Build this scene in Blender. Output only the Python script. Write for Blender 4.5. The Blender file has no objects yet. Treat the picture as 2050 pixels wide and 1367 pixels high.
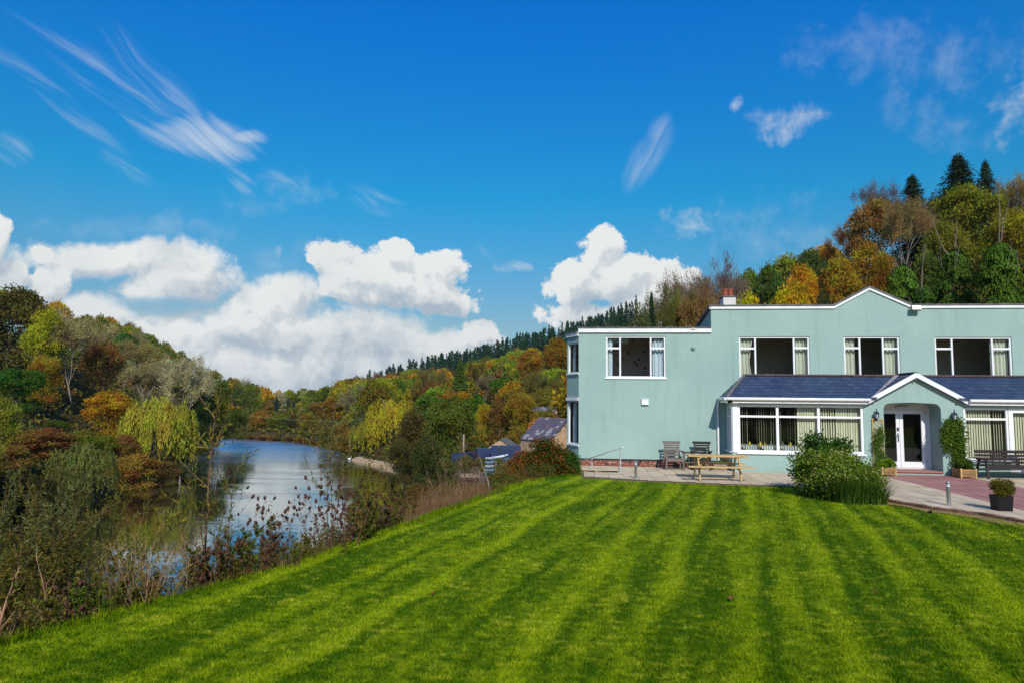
import bpy, math, random
import numpy as np
from math import sin, cos, pi, radians, atan, sqrt, hypot
from mathutils import Vector, Matrix
sc = bpy.context.scene
COL = sc.collection

# ------------------------------------------------------------------ camera
F, CX, CY = 1367.0, 1025.0, 683.5
YAW, PITCH, ROLL = radians(6), atan(119.5 / F), 0.010
CAMZ = 2.4
cam = bpy.data.cameras.new('camera'); camo = bpy.data.objects.new('camera', cam)
COL.objects.link(camo); sc.camera = camo
cam.sensor_width = 36; cam.lens = 24.0; cam.clip_start = 0.1; cam.clip_end = 9000
CM = Matrix.Rotation(YAW, 3, 'Z') @ Matrix.Rotation(pi / 2 + PITCH, 3, 'X') @ Matrix.Rotation(ROLL, 3, 'Z')
mw = CM.to_4x4(); mw.translation = Vector((0, 0, CAMZ)); camo.matrix_world = mw
sc.render.resolution_x = 1024; sc.render.resolution_y = 682

# ------------------------------------------------------------------ sun
SUN_AZ, SUN_EL = radians(13), radians(37)      # azimuth measured from -Y (behind the camera) towards +X
sd = Vector((sin(SUN_AZ) * cos(SUN_EL), -cos(SUN_AZ) * cos(SUN_EL), sin(SUN_EL)))
sl = bpy.data.lights.new('sun', 'SUN'); sl.energy = 4.3; sl.angle = radians(0.55); sl.color = (1, 0.94, 0.84)
so = bpy.data.objects.new('sun', sl); COL.objects.link(so)
so.rotation_euler = (-sd).to_track_quat('-Z', 'Y').to_euler(); so.location = (20, -30, 40)
sc.view_settings.view_transform = 'Standard'; sc.view_settings.look = 'None'
sc.view_settings.gamma = 1; sc.view_settings.exposure = 0.0
sc.cycles.max_bounces = 6; sc.cycles.diffuse_bounces = 2; sc.cycles.transparent_max_bounces = 8

def ray(px, py):
    return CM @ Vector(((px - CX) / F, -(py - CY) / F, -1))
def hor(px): return 803 + (px - 1025) * 0.01
def c2w(X, D): return (X * cos(YAW) - D * sin(YAW), X * sin(YAW) + D * cos(YAW))
def w2c(x, y): return (x * cos(YAW) + y * sin(YAW), -x * sin(YAW) + y * cos(YAW))
def zat(px, py, D): return CAMZ + (hor(px) - py) / F * D
def onY(px, py, Y):
    d = ray(px, py); k = Y / d.y
    return d.x * k, CAMZ + d.z * k
def onZ(px, py, z=0.0):
    d = ray(px, py); k = (z - CAMZ) / d.z
    return d.x * k, d.y * k

# ------------------------------------------------------------------ world: sky and clouds
W = bpy.data.worlds.new('World'); sc.world = W; W.use_nodes = True
W.cycles.sampling_method = 'MANUAL'; W.cycles.sample_map_resolution = 512
nt = W.node_tree; nt.nodes.clear(); N = nt.nodes; L = nt.links
def val(x, sock):
    if isinstance(x, (int, float)): sock.default_value = x
    elif isinstance(x, (tuple, list)): sock.default_value = x
    else: L.new(x, sock)
def M_(op, a, b=0.0, c=0.0, clamp=False):
    n = N.new('ShaderNodeMath'); n.operation = op; n.use_clamp = clamp
    val(a, n.inputs[0]); val(b, n.inputs[1]); val(c, n.inputs[2]); return n.outputs[0]
def V_(op, a, b=(0, 0, 0), c=(0, 0, 0), s=None):
    n = N.new('ShaderNodeVectorMath'); n.operation = op
    val(a, n.inputs[0]); val(b, n.inputs[1])
    if op == 'MULTIPLY_ADD': val(c, n.inputs[2])
    if s is not None: val(s, n.inputs['Scale'])
    return n.outputs['Value'] if op in ('LENGTH', 'DOT_PRODUCT') else n.outputs['Vector']
def MR(v, a, b, c=0.0, d=1.0, smooth=True):
    n = N.new('ShaderNodeMapRange'); n.interpolation_type = 'SMOOTHSTEP' if smooth else 'LINEAR'
    val(v, n.inputs[0]); val(a, n.inputs[1]); val(b, n.inputs[2]); val(c, n.inputs[3]); val(d, n.inputs[4]); return n.outputs[0]
def NZ(vec, scale, detail=4, rough=0.55, dist=0.0):
    n = N.new('ShaderNodeTexNoise'); n.inputs['Scale'].default_value = scale; n.inputs['Detail'].default_value = detail
    n.inputs['Roughness'].default_value = rough; n.inputs['Distortion'].default_value = dist
    L.new(vec, n.inputs['Vector']); return n
def MIX(f, a, b):
    n = N.new('ShaderNodeMix'); n.data_type = 'RGBA'; val(f, n.inputs[0]); val(a, n.inputs[6]); val(b, n.inputs[7]); return n.outputs[2]
tc = N.new('ShaderNodeTexCoord'); gen = tc.outputs['Generated']
sky = N.new('ShaderNodeTexSky'); sky.sky_type = 'NISHITA'; sky.sun_disc = False
sky.sun_elevation = SUN_EL; sky.sun_rotation = pi - SUN_AZ
sky.air_density = 1.0; sky.dust_density = 0.3; sky.ozone_density = 3.0
# direction -> (azimuth, tan elevation) relative to a fixed bearing
rot = N.new('ShaderNodeVectorRotate'); rot.rotation_type = 'Z_AXIS'; L.new(gen, rot.inputs['Vector']); rot.inputs['Angle'].default_value = -YAW
sx = N.new('ShaderNodeSeparateXYZ'); L.new(rot.outputs[0], sx.inputs[0])
az = M_('ARCTAN2', sx.outputs[0], sx.outputs[1])
hl = M_('SQRT', M_('ADD', M_('MULTIPLY', sx.outputs[0], sx.outputs[0]), M_('MULTIPLY', sx.outputs[1], sx.outputs[1])))
el = M_('ARCTAN2', sx.outputs[2], hl)
cb = N.new('ShaderNodeCombineXYZ'); L.new(az, cb.inputs[0]); L.new(el, cb.inputs[1]); P = cb.outputs[0]
def ang(px, py):
    d = Matrix.Rotation(-YAW, 3, 'Z') @ ray(px, py)
    return math.atan2(d.x, d.y), math.atan2(d.z, hypot(d.x, d.y))
def blob(cx, cy, rx, ry, p, rotd=0.0, k=1.0):
    """1 at the centre, 0 at the rim of an ellipse on the sky, sizes in pixels of the photograph"""
    a, e = ang(cx, cy); a1, e1 = ang(cx + rx * .5, cy); a0, _ = ang(cx - rx * .5, cy); _, e2 = ang(cx, cy - ry * .5); _, e3 = ang(cx, cy + ry * .5)
    ra = abs(a1 - a0); re = abs(e2 - e3)
    d = V_('SUBTRACT', p, (a, e, 0))
    if rotd:
        r = N.new('ShaderNodeVectorRotate'); r.rotation_type = 'Z_AXIS'; L.new(d, r.inputs['Vector']); r.inputs['Angle'].default_value = radians(rotd); d = r.outputs[0]
    q = V_('MULTIPLY', d, (1 / ra, 1 / re, 0))
    l = V_('DOT_PRODUCT', q, q)
    return M_('MULTIPLY_ADD', l, -k * .62, k * .62)
def union(bs, sk=0.1):
    o = bs[0]
    for b in bs[1:]:
        n = N.new('ShaderNodeMath'); n.operation = 'SMOOTH_MAX'; L.new(o, n.inputs[0]); L.new(b, n.inputs[1]); n.inputs[2].default_value = sk; o = n.outputs[0]
    return o
def vor(p, scale, detail):
    n = N.new('ShaderNodeTexVoronoi'); n.voronoi_dimensions = '2D'; n.feature = 'SMOOTH_F1'; n.inputs['Smoothness'].default_value = .35
    n.inputs['Scale'].default_value = scale; n.inputs['Detail'].default_value = detail; n.inputs['Roughness'].default_value = .55; n.inputs['Lacunarity'].default_value = 2.3
    L.new(p, n.inputs['Vector']); return n.outputs['Distance']
def nz2(p, scale, detail, rough):
    n = NZ(p, scale, detail, rough); n.noise_dimensions = '2D'; return n
def clouds(P):
    """returns heights of (heaped clouds, banked clouds) at a position on the sky"""
    n1 = nz2(P, 6.0, 2.0, 0.5); PW = V_('ADD', P, V_('MULTIPLY_ADD', n1.outputs['Color'], (0.05, 0.04, 0), (-0.025, -0.02, 0)))
    b = vor(PW, 17.0, 4.0); f = nz2(PW, 30.0, 6.0, 0.62).outputs['Fac']
    A = union([blob(682, 520, 62, 56, PW), blob(725, 565, 95, 66, PW), blob(790, 515, 34, 42, PW), blob(868, 555, 92, 72, PW), blob(800, 585, 165, 62, PW), blob(905, 600, 85, 46, PW),
               blob(1192, 498, 62, 58, PW), blob(1140, 560, 88, 56, PW), blob(1230, 560, 105, 60, PW), blob(1330, 570, 80, 52, PW), blob(1220, 640, 180, 70, PW), blob(-14, 490, 60, 70, PW), blob(100, 512, 40, 34, PW), blob(120, 560, 50, 60, PW), blob(20, 560, 90, 70, PW), blob(968, 672, 70, 36, PW)], .06)
    C = union([blob(215, 520, 230, 46, PW, -6), blob(360, 555, 140, 78, PW, -22), blob(540, 605, 150, 50, PW, -14), blob(180, 640, 120, 56, PW, -14), blob(340, 690, 190, 72, PW), blob(530, 660, 200, 80, PW), blob(720, 690, 220, 90, PW), blob(880, 700, 120, 52, PW), blob(480, 750, 480, 90, PW)], .15)
    bb = M_('MULTIPLY_ADD', b, -1.1, .50); ff = M_('SUBTRACT', f, .5)
    hA = M_('ADD', A, M_('MULTIPLY_ADD', bb, .42, M_('MULTIPLY', ff, .42)))
    hC = M_('ADD', C, M_('MULTIPLY_ADD', bb, .30, M_('MULTIPLY', ff, .60)))
    return hA, hC, f, n1.outputs['Fac'], PW, A
hA, hC, fz, n1f, PW, mA = clouds(P)
hA2, hC2, _, _, _, _ = clouds(V_('ADD', P, (-0.010, 0.018, 0)))
def streak(p, rotd, sxx, syy):
    r = N.new('ShaderNodeVectorRotate'); r.rotation_type = 'Z_AXIS'; L.new(p, r.inputs['Vector']); r.inputs['Angle'].default_value = radians(rotd)
    q = V_('MULTIPLY', r.outputs[0], (sxx, syy, 1)); return nz2(q, 1.0, 6.0, 0.62).outputs['Fac']
dA = MR(hA, -0.04, 0.13)
gap = MR(blob(320, 608, 105, 26, PW, -6), 0.0, .6); dC = M_('MULTIPLY', MR(hC, -0.16, 0.26), M_('SUBTRACT', 1.0, M_('MULTIPLY', gap, .85)))
puff = union([blob(1560, 240, 95, 42, PW), blob(1385, 445, 80, 46, PW), blob(2050, 190, 70, 110, PW), blob(1022, 538, 34, 15, PW), blob(562, 508, 15, 20, PW), blob(1470, 215, 16, 20, PW)])
ff2 = M_('SUBTRACT', fz, .5)
dP = M_('MULTIPLY', MR(M_('MULTIPLY_ADD', ff2, 1.9, puff), 0.1, 1.3), 0.62)
haze = union([blob(1560, 470, 190, 85, PW, 10), blob(560, 385, 150, 50, PW, -15), blob(300, 460, 230, 34, PW, -5), blob(1830, 110, 330, 80, PW, 15), blob(560, 560, 260, 70, PW, -12), blob(1880, 240, 160, 60, PW, 30)])
dH = M_('MULTIPLY', MR(M_('MULTIPLY_ADD', ff2, 2.4, haze), 0.0, 1.5), 0.17)
st1 = streak(PW, 25, 4.5, 50); st1b = streak(PW, 40, 4.5, 60); st2 = streak(PW, -60, 7, 48); st3 = streak(PW, 30, 9, 60)
c1 = union([blob(270, 200, 330, 44, PW, 27), blob(110, 190, 230, 30, PW, 34), blob(20, 310, 60, 40, PW)])
d1 = M_('MULTIPLY', M_('MULTIPLY', MR(c1, 0.0, 0.9), MR(st1, 0.38, 0.85)), .52)
d1b = M_('MULTIPLY', M_('MULTIPLY', MR(blob(330, 200, 190, 62, PW, 40), 0.0, 0.9), MR(st1b, 0.40, 0.85)), .45)
core = union([blob(410, 278, 140, 48, PW, -2), blob(500, 275, 60, 16, PW, -3)]); d1c = M_('MULTIPLY', MR(M_('MULTIPLY_ADD', M_('SUBTRACT', st1, .5), 1.4, core), 0.0, 0.9), .58)
d2 = M_('MULTIPLY', M_('MULTIPLY', MR(union([blob(1300, 315, 84, 44, PW, -45), blob(1326, 268, 34, 46, PW)]), 0.0, 1.1), MR(st2, 0.15, 0.80)), .62)
d3 = M_('MULTIPLY', M_('MULTIPLY', MR(union([blob(745, 395, 85, 34, PW, 24), blob(250, 335, 74, 22, PW, 35), blob(490, 365, 70, 30, PW, 40), blob(580, 370, 60, 34, PW, 30), blob(970, 500, 40, 22, PW, 20)]), 0.0, 1.0), MR(st3, 0.38, 0.85)), .5)
dS = M_('MAXIMUM', M_('MAXIMUM', M_('MAXIMUM', d1, d1b), M_('MAXIMUM', d2, d3)), d1c)
oth = nz2(V_('MULTIPLY', P, (1, 2.2, 0)), 2.6, 6.0, 0.55).outputs['Fac']
back = MR(M_('ABSOLUTE', az), 0.85, 1.2)
dO = M_('MULTIPLY', M_('MULTIPLY', MR(oth, 0.5, 0.66), back), MR(el, 0.02, 0.08))
dO = M_('MULTIPLY', dO, MR(el, 1.1, 0.7))
white = M_('MAXIMUM', M_('MAXIMUM', dA, dC), dO)
cov = M_('MAXIMUM', white, M_('MAXIMUM', M_('MAXIMUM', dP, dH), dS))
relA = MR(M_('SUBTRACT', hA2, hA), -.16, .26, .0, .62)
relC = MR(M_('SUBTRACT', hC2, hC), -.16, .22, .06, .62)
low = M_('MAXIMUM', M_('MAXIMUM', blob(830, 632, 170, 44, PW), blob(400, 590, 120, 46, PW, -15)), M_('MAXIMUM', blob(640, 775, 330, 52, PW), blob(1200, 630, 110, 60, PW)))
low = M_('MAXIMUM', low, M_('MAXIMUM', blob(520, 690, 200, 34, PW, -8), blob(740, 690, 120, 44, PW)))
low = M_('MAXIMUM', low, M_('MAXIMUM', blob(20, 580, 90, 70, PW), blob(340, 510, 80, 40, PW)))
rel = MIX(dA, relC, relA)
gry = M_('ADD', MR(M_('MULTIPLY_ADD', ff2, 1.8, low), -0.1, 0.8, 0.0, 0.42), M_('MAXIMUM', rel, -.15))
gry = M_('ADD', gry, MR(n1f, 0.4, 0.65, -0.08, 0.10)); gry = M_('MAXIMUM', M_('MINIMUM', gry, 1.0), 0.0)
ccol = MIX(gry, (8.3, 8.5, 8.4, 1), (4.0, 4.9, 5.7, 1))
tint = N.new('ShaderNodeMix'); tint.data_type = 'RGBA'; tint.blend_type = 'MULTIPLY'; tint.inputs[0].default_value = 1.0
L.new(sky.outputs[0], tint.inputs[6])
cr = N.new('ShaderNodeValToRGB'); L.new(M_('MULTIPLY', el, 1 / .62, 0, True), cr.inputs[0]); e_ = cr.color_ramp.elements
stops = [(0, (.60, .66, .62)), (.18, (.52, .70, .74)), (.46, (.09, .96, 1.2)), (.84, (.012, .94, 1.83)), (1, (.01, .9, 1.95))]
while len(e_) < len(stops): e_.new(.5)
for q, (p_, c_) in zip(e_, stops): q.position = p_; q.color = (c_[0] / 2, c_[1] / 2, c_[2] / 2, 1)
L.new(V_('MULTIPLY', cr.outputs[0], (2, 2, 2)), tint.inputs[7])
allc = MIX(cov, tint.outputs[2], ccol)
bg = N.new('ShaderNodeBackground'); L.new(allc, bg.inputs['Color']); bg.inputs['Strength'].default_value = 0.10
wo = N.new('ShaderNodeOutputWorld'); L.new(bg.outputs[0], wo.inputs[0])

# ------------------------------------------------------------------ helpers
def kind(o, k, label=None):
    o['kind'] = k
    if label: o['label'] = label
    return o
def tag(o, label, cat, group=None):
    o['label'] = label; o['category'] = cat
    if group: o['group'] = group
    return o
def thing(name, label, cat, loc=(0, 0, 0), rz=0.0, group=None):
    o = bpy.data.objects.new(name, None); COL.objects.link(o); o.empty_display_size = 0.2
    o.location = loc; o.rotation_euler = (0, 0, rz); return tag(o, label, cat, group)
def wl(p):
    v = Vector((0, 0, 0))
    while p is not None: v = v + p.location; p = p.parent
    return v
def fast(name, V, Fc, mats, tone=None, mi=None, smooth=False):
    """V (n,3) array, Fc (m,k) array of k-gons"""
    V = np.asarray(V, dtype=np.float32); Fc = np.asarray(Fc, dtype=np.int32); m, k = Fc.shape
    me = bpy.data.meshes.new(name)
    me.vertices.add(len(V)); me.vertices.foreach_set('co', V.ravel())
    me.loops.add(m * k); me.loops.foreach_set('vertex_index', Fc.ravel())
    me.polygons.add(m); me.polygons.foreach_set('loop_start', np.arange(0, m * k, k, dtype=np.int32))
    try: me.polygons.foreach_set('loop_total', np.full(m, k, dtype=np.int32))
    except Exception: pass
    for a in (mats if isinstance(mats, (list, tuple)) else [mats]): me.materials.append(a)
    if mi is not None: me.polygons.foreach_set('material_index', np.asarray(mi, dtype=np.int32))
    if smooth: me.polygons.foreach_set('use_smooth', np.ones(m, dtype=bool))
    if tone is not None:
        at = me.attributes.new('tone', 'FLOAT', 'FACE'); at.data.foreach_set('value', np.asarray(tone, dtype=np.float32))
    me.update(); me.validate(); return me
def link(name, me, parent=None, loc=(0, 0, 0), rz=0.0, scale=None):
    o = bpy.data.objects.new(name, me); COL.objects.link(o); o.parent = parent; o.location = loc; o.rotation_euler = (0, 0, rz)
    if scale: o.scale = scale
    return o
class MB:
    def __init__(s): s.v = []; s.f = []; s.t = []; s.T = None
    def av(s, p):
        if s.T: p = s.T(p)
        s.v.append(tuple(p)); return len(s.v) - 1
    def face(s, pts, t=0.5):
        s.f.append([s.av(p) for p in pts]); s.t.append(t)
    def box(s, a, b, t=0.5):
        x0, y0, z0 = a; x1, y1, z1 = b
        i = [s.av(p) for p in ((x0, y0, z0), (x1, y0, z0), (x1, y1, z0), (x0, y1, z0), (x0, y0, z1), (x1, y0, z1), (x1, y1, z1), (x0, y1, z1))]
        for q in ((0, 3, 2, 1), (4, 5, 6, 7), (0, 1, 5, 4), (1, 2, 6, 5), (2, 3, 7, 6), (3, 0, 4, 7)):
            s.f.append([i[k] for k in q]); s.t.append(t)
    def bar(s, p0, p1, w, h, up=(0, 0, 1), t=0.5):
        p0 = Vector(p0); p1 = Vector(p1); d = (p1 - p0).normalized(); u = Vector(up)
        if abs(d.dot(u)) > 0.95: u = Vector((0, 1, 0))
        r = d.cross(u).normalized(); u = r.cross(d).normalized(); i = []
        for c in (p0, p1):
            for a, b in ((-1, -1), (1, -1), (1, 1), (-1, 1)): i.append(s.av(c + r * (a * w / 2) + u * (b * h / 2)))
        for q in ((0, 1, 2, 3), (7, 6, 5, 4), (0, 4, 5, 1), (1, 5, 6, 2), (2, 6, 7, 3), (3, 7, 4, 0)):
            s.f.append([i[k] for k in q]); s.t.append(t)
    def tube(s, pts, rad, n=8, cap=True, t=0.5):
        pts = [Vector(p) for p in pts]; rads = rad if isinstance(rad, (list, tuple)) else [rad] * len(pts); rings = []
        for k, p in enumerate(pts):
            d = (pts[min(k + 1, len(pts) - 1)] - pts[max(k - 1, 0)]).normalized()
            a = d.orthogonal().normalized() if abs(d.z) < 0.9 else Vector((1, 0, 0)).cross(d).normalized(); b = d.cross(a)
            rings.append([s.av(p + (a * cos(2 * pi * j / n) + b * sin(2 * pi * j / n)) * rads[k]) for j in range(n)])
        for k in range(len(pts) - 1):
            for j in range(n):
                s.f.append([rings[k][j], rings[k][(j + 1) % n], rings[k + 1][(j + 1) % n], rings[k + 1][j]]); s.t.append(t)
        if cap: s.f.append(rings[0][::-1]); s.f.append(rings[-1]); s.t += [t, t]
    def lathe(s, c, prof, n=16, t=0.5):
        s.tube([(c[0], c[1], c[2] + z) for r, z in prof], [max(r, 1e-4) for r, z in prof], n, True, t)
    def build(s, name, mat, parent=None, rel=True, bevel=0, smooth=False, loc=None):
        me = bpy.data.meshes.new(name); o = Vector((0, 0, 0))
        if parent is not None and rel: o = wl(parent)
        if loc is not None: o = o + Vector(loc) if rel else o
        me.from_pydata([(a - o.x, b - o.y, c - o.z) for a, b, c in s.v], [], s.f)
        for a in (mat if isinstance(mat, (list, tuple)) else [mat]): me.materials.append(a)
        at = me.attributes.new('tone', 'FLOAT', 'FACE'); at.data.foreach_set('value', s.t)
        if smooth: me.polygons.foreach_set('use_smooth', [True] * len(me.polygons))
        me.update(); ob = link(name, me, parent)
        if loc is not None: ob.location = loc
        if bevel:
            b = ob.modifiers.new('bevel', 'BEVEL'); b.width = bevel; b.segments = 2; b.limit_method = 'ANGLE'
        return ob

# ------------------------------------------------------------------ materials
def newmat(name):
    global nt, N, L
    m = bpy.data.materials.new(name); m.use_nodes = True; nt = m.node_tree; N = nt.nodes; L = nt.links
    N.clear(); out = N.new('ShaderNodeOutputMaterial'); return m, out
def objco():
    return N.new('ShaderNodeTexCoord').outputs['Object']
def worldco():
    return N.new('ShaderNodeNewGeometry').outputs['Position']
def toneA():
    a = N.new('ShaderNodeAttribute'); a.attribute_name = 'tone'; return a.outputs['Fac']
def bump(h, dist, strength=1.0):
    b = N.new('ShaderNodeBump'); b.inputs['Distance'].default_value = dist; b.inputs['Strength'].default_value = strength
    L.new(h, b.inputs['Height']); return b.outputs[0]
def prin(out, col, rough=0.7, norm=None, metal=0.0, spec=0.5, **k):
    p = N.new('ShaderNodeBsdfPrincipled'); val(col, p.inputs['Base Color']); val(rough, p.inputs['Roughness'])
    p.inputs['Metallic'].default_value = metal; p.inputs['Specular IOR Level'].default_value = spec
    if norm is not None: L.new(norm, p.inputs['Normal'])
    L.new(p.outputs[0], out.inputs[0]); return p
def c4(c): return (c[0], c[1], c[2], 1)
def mulc(c, k): return (c[0] * k, c[1] * k, c[2] * k, 1)
def simple(name, col, rough=0.6, var=0.15, scale=6.0, bmp=0.0, bscale=60, metal=0.0, tonek=0.0, spec=0.5):
    m, out = newmat(name); P = objco()
    n = NZ(P, scale, 5, 0.6).outputs['Fac']
    c = MIX(MR(n, 0.3, 0.7), mulc(col, 1 - var), mulc(col, 1 + var))
    if tonek: c = MIX(toneA(), N_mul(c, 1 - tonek), N_mul(c, 1 + tonek))
    nm = bump(NZ(P, bscale, 4, 0.6).outputs['Fac'], bmp) if bmp else None
    prin(out, c, rough, nm, metal, spec); return m
def N_mul(c, k):
    return V_('MULTIPLY', c, (k, k, k))
def wood(name, col, var=0.35, rough=0.7, axis=(3, 3, 60)):
    m, out = newmat(name); P = objco(); q = V_('MULTIPLY', P, axis)
    n = NZ(q, 1.0, 5, 0.6, 0.6).outputs['Fac']; n2 = NZ(P, 2.5, 3).outputs['Fac']
    c = MIX(MR(n, 0.3, 0.7), mulc(col, 1 - var), mulc(col, 1 + var)); c = MIX(MR(n2, 0.45, 0.75, 0, 0.5), c, mulc(col, 0.6))
    c = MIX(toneA(), N_mul(c, 0.8), N_mul(c, 1.2))
    prin(out, c, rough, bump(n, 0.002)); return m

mt = {}
# painted render
m, out = newmat('aqua_render'); P_ = worldco()
a = NZ(P_, 0.7, 5, 0.6).outputs['Fac']; b = NZ(P_, 5.0, 6, 0.7).outputs['Fac']
st = NZ(V_('MULTIPLY', P_, (3.0, 3.0, 0.25)), 1.0, 5, 0.65).outputs['Fac']
c = MIX(MR(a, 0.3, 0.7), (0.270, 0.400, 0.368, 1), (0.305, 0.435, 0.395, 1))
c = MIX(MR(b, 0.56, 0.85, 0, 0.5), c, (0.37, 0.47, 0.41, 1)); c = MIX(MR(st, 0.50, 0.75, 0, 0.5), c, (0.20, 0.31, 0.265, 1)); c = MIX(MR(NZ(P_, 1.7, 6, 0.75).outputs['Fac'], .6, .72, 0, .4), c, (0.36, 0.46, 0.41, 1))
sep = N.new('ShaderNodeSeparateXYZ'); L.new(P_, sep.inputs[0])
dirt = M_('MULTIPLY', MR(M_('MULTIPLY_ADD', b, 0.5, sep.outputs[2]), 0.75, 0.2), 0.3); c = MIX(dirt, c, (0.20, 0.30, 0.25, 1))
hb = M_('ADD', M_('MULTIPLY', NZ(P_, 160, 3, 0.7).outputs['Fac'], 0.35), NZ(P_, 9, 5, 0.65).outputs['Fac'])
prin(out, c, 0.85, bump(hb, 0.012)); mt['wall'] = m
mt['white'] = simple('white_plastic', (0.78, 0.79, 0.80), 0.35, 0.04, 3)
mt['fascia'] = simple('white_fascia_paint', (0.76, 0.76, 0.76), 0.5, 0.08, 2)
mt['felt'] = simple('grey_roof_felt', (0.13, 0.125, 0.12), 0.9, 0.35, 5, 0.004, 90)
mt['ridge'] = simple('brown_ridge_tile', (0.075, 0.045, 0.045), 0.6, 0.3, 6, 0.003, 60, tonek=0.3)
m, out = newmat('blue_slate'); P_ = worldco(); tn = toneA()
n = NZ(P_, 12, 5, 0.65).outputs['Fac']; sp = NZ(P_, 45, 3, 0.7).outputs['Fac']
c = MIX(tn, (0.020, 0.038, 0.088, 1), (0.036, 0.060, 0.122, 1)); c = MIX(MR(n, 0.45, 0.75, 0, 0.6), c, (0.035, 0.05, 0.10, 1))
c = MIX(MR(sp, 0.74, 0.80, 0, 0.7), c, (0.35, 0.35, 0.33, 1)); prin(out, c, 0.5, bump(n, 0.003), spec=.3); mt['slate'] = m
m, out = newmat('mottled_slate'); P_ = worldco(); tn = toneA(); n = NZ(P_, 4, 5, 0.65).outputs['Fac']
c = MIX(MR(tn, 0.3, 0.5), (0.10, 0.085, 0.11, 1), (0.13, 0.095, 0.12, 1)); c = MIX(MR(tn, 0.8, 0.86), c, (0.30, 0.29, 0.28, 1)); c = MIX(MR(n, 0.5, 0.75, 0, 0.4), c, (0.12, 0.06, 0.06, 1))
prin(out, c, 0.6); mt['slate2'] = m
def glass(name, refl):
    m, out = newmat(name)
    tr = N.new('ShaderNodeBsdfTransparent'); tr.inputs[0].default_value = (0.90, 0.95, 0.94, 1)
    gl = N.new('ShaderNodeBsdfGlossy'); gl.inputs['Roughness'].default_value = 0.01
    lw = N.new('ShaderNodeLayerWeight'); lw.inputs[0].default_value = 0.5; fc = M_('POWER', lw.outputs['Facing'], 4.0)
    mx = N.new('ShaderNodeMixShader'); L.new(M_('MULTIPLY', M_('MULTIPLY_ADD', fc, .8, .045), refl, 0, True), mx.inputs[0])
    L.new(tr.outputs[0], mx.inputs[1]); L.new(gl.outputs[0], mx.inputs[2]); L.new(mx.outputs[0], out.inputs[0]); return m
mt['glass'] = glass('window_glass', 1.3); mt['glass_side'] = glass('bright_window_glass', 2.2)
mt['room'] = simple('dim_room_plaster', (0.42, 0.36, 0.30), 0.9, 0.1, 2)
mt['room_shaded'] = simple('shaded_room_plaster', (0.03, 0.026, 0.022), 0.9, 0.1, 2)  # near-black copy of the room plaster: shade of unlit rooms put into the colour
m, out = newmat('floral_wallpaper'); P_ = worldco()
vo = N.new('ShaderNodeTexVoronoi'); vo.inputs['Scale'].default_value = 4.0; L.new(V_('MULTIPLY', P_, (1, 0, 1)), vo.inputs['Vector'])
c = MIX(MR(M_('MULTIPLY_ADD', NZ(P_, 20, 3).outputs['Fac'], 0.25, vo.outputs['Distance']), 0.30, 0.40), (0.10, 0.03, 0.035, 1), (0.50, 0.36, 0.33, 1)); prin(out, c, 0.9); mt['paper'] = m
mt['curtain'] = simple('cream_curtain_cloth', (0.58, 0.57, 0.46), 0.9, 0.06, 4)
mt['curtain_blue'] = simple('white_net_cloth', (0.55, 0.62, 0.68), 0.9, 0.06, 4)
mt['blind'] = simple('cream_blind_fabric', (0.60, 0.57, 0.40), 0.85, 0.05, 4, tonek=0.12)
mt['pine'] = wood('pressure_treated_pine', (0.50, 0.33, 0.13), 0.22)
mt['grey_wood'] = wood('weathered_grey_timber', (0.16, 0.12, 0.10), 0.3)
mt['dark_wood'] = wood('dark_stained_timber', (0.018, 0.010, 0.010), 0.3, 0.7)
mt['planter_wood'] = wood('planter_timber', (0.30, 0.16, 0.06), 0.3)
mt['trellis'] = wood('yellow_trellis_timber', (0.62, 0.38, 0.06), 0.2)
mt['steel'] = simple('brushed_steel', (0.55, 0.56, 0.57), 0.28, 0.08, 20, metal=0.9)
mt['galv'] = simple('galvanised_rail', (0.55, 0.58, 0.60), 0.45, 0.1, 20, metal=0.5)
mt['black'] = simple('black_plastic', (0.008, 0.008, 0.010), 0.55, 0.1, 8, spec=.25)
mt['iron'] = simple('blue_black_iron', (0.018, 0.03, 0.05), 0.35, 0.2, 12)
mt['terracotta'] = simple('terracotta', (0.26, 0.065, 0.03), 0.8, 0.25, 8)
mt['cream_render'] = simple('cream_render', (0.62, 0.60, 0.55), 0.85, 0.08, 5)
mt['soil'] = simple('dark_soil', (0.035, 0.024, 0.016), 0.95, 0.3, 20, 0.01, 40)
mt['cloth'] = simple('white_tablecloth_cloth', (0.72, 0.72, 0.70), 0.85, 0.04, 8)
mt['yellow'] = simple('yellow_napkin_cloth', (0.80, 0.56, 0.03), 0.8, 0.08, 20)
mt['orange_wood'] = wood('orange_table_wood', (0.40, 0.16, 0.04), 0.2)
mt['lamp_glass'] = simple('frosted_lamp_glass', (0.55, 0.62, 0.68), 0.15, 0.05, 4)
mt['bark'] = simple('grey_brown_bark', (0.16, 0.125, 0.09), 0.9, 0.4, 4, 0.01, 30)
mt['bark_pale'] = simple('pale_ash_bark', (0.24, 0.20, 0.15), 0.9, 0.3, 5)
mt['twig'] = simple('brown_twig_bark', (0.17, 0.09, 0.05), 0.85, 0.35, 9)
mt['twig_pink'] = simple('pinkish_sapling_bark', (0.34, 0.18, 0.11), 0.8, 0.3, 9)
mt['twig_red'] = simple('dry_red_stem', (0.16, 0.05, 0.03), 0.85, 0.4, 9)
mt['straw'] = simple('dry_straw_stem', (0.36, 0.21, 0.12), 0.9, 0.4, 5, tonek=0.4)
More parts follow.
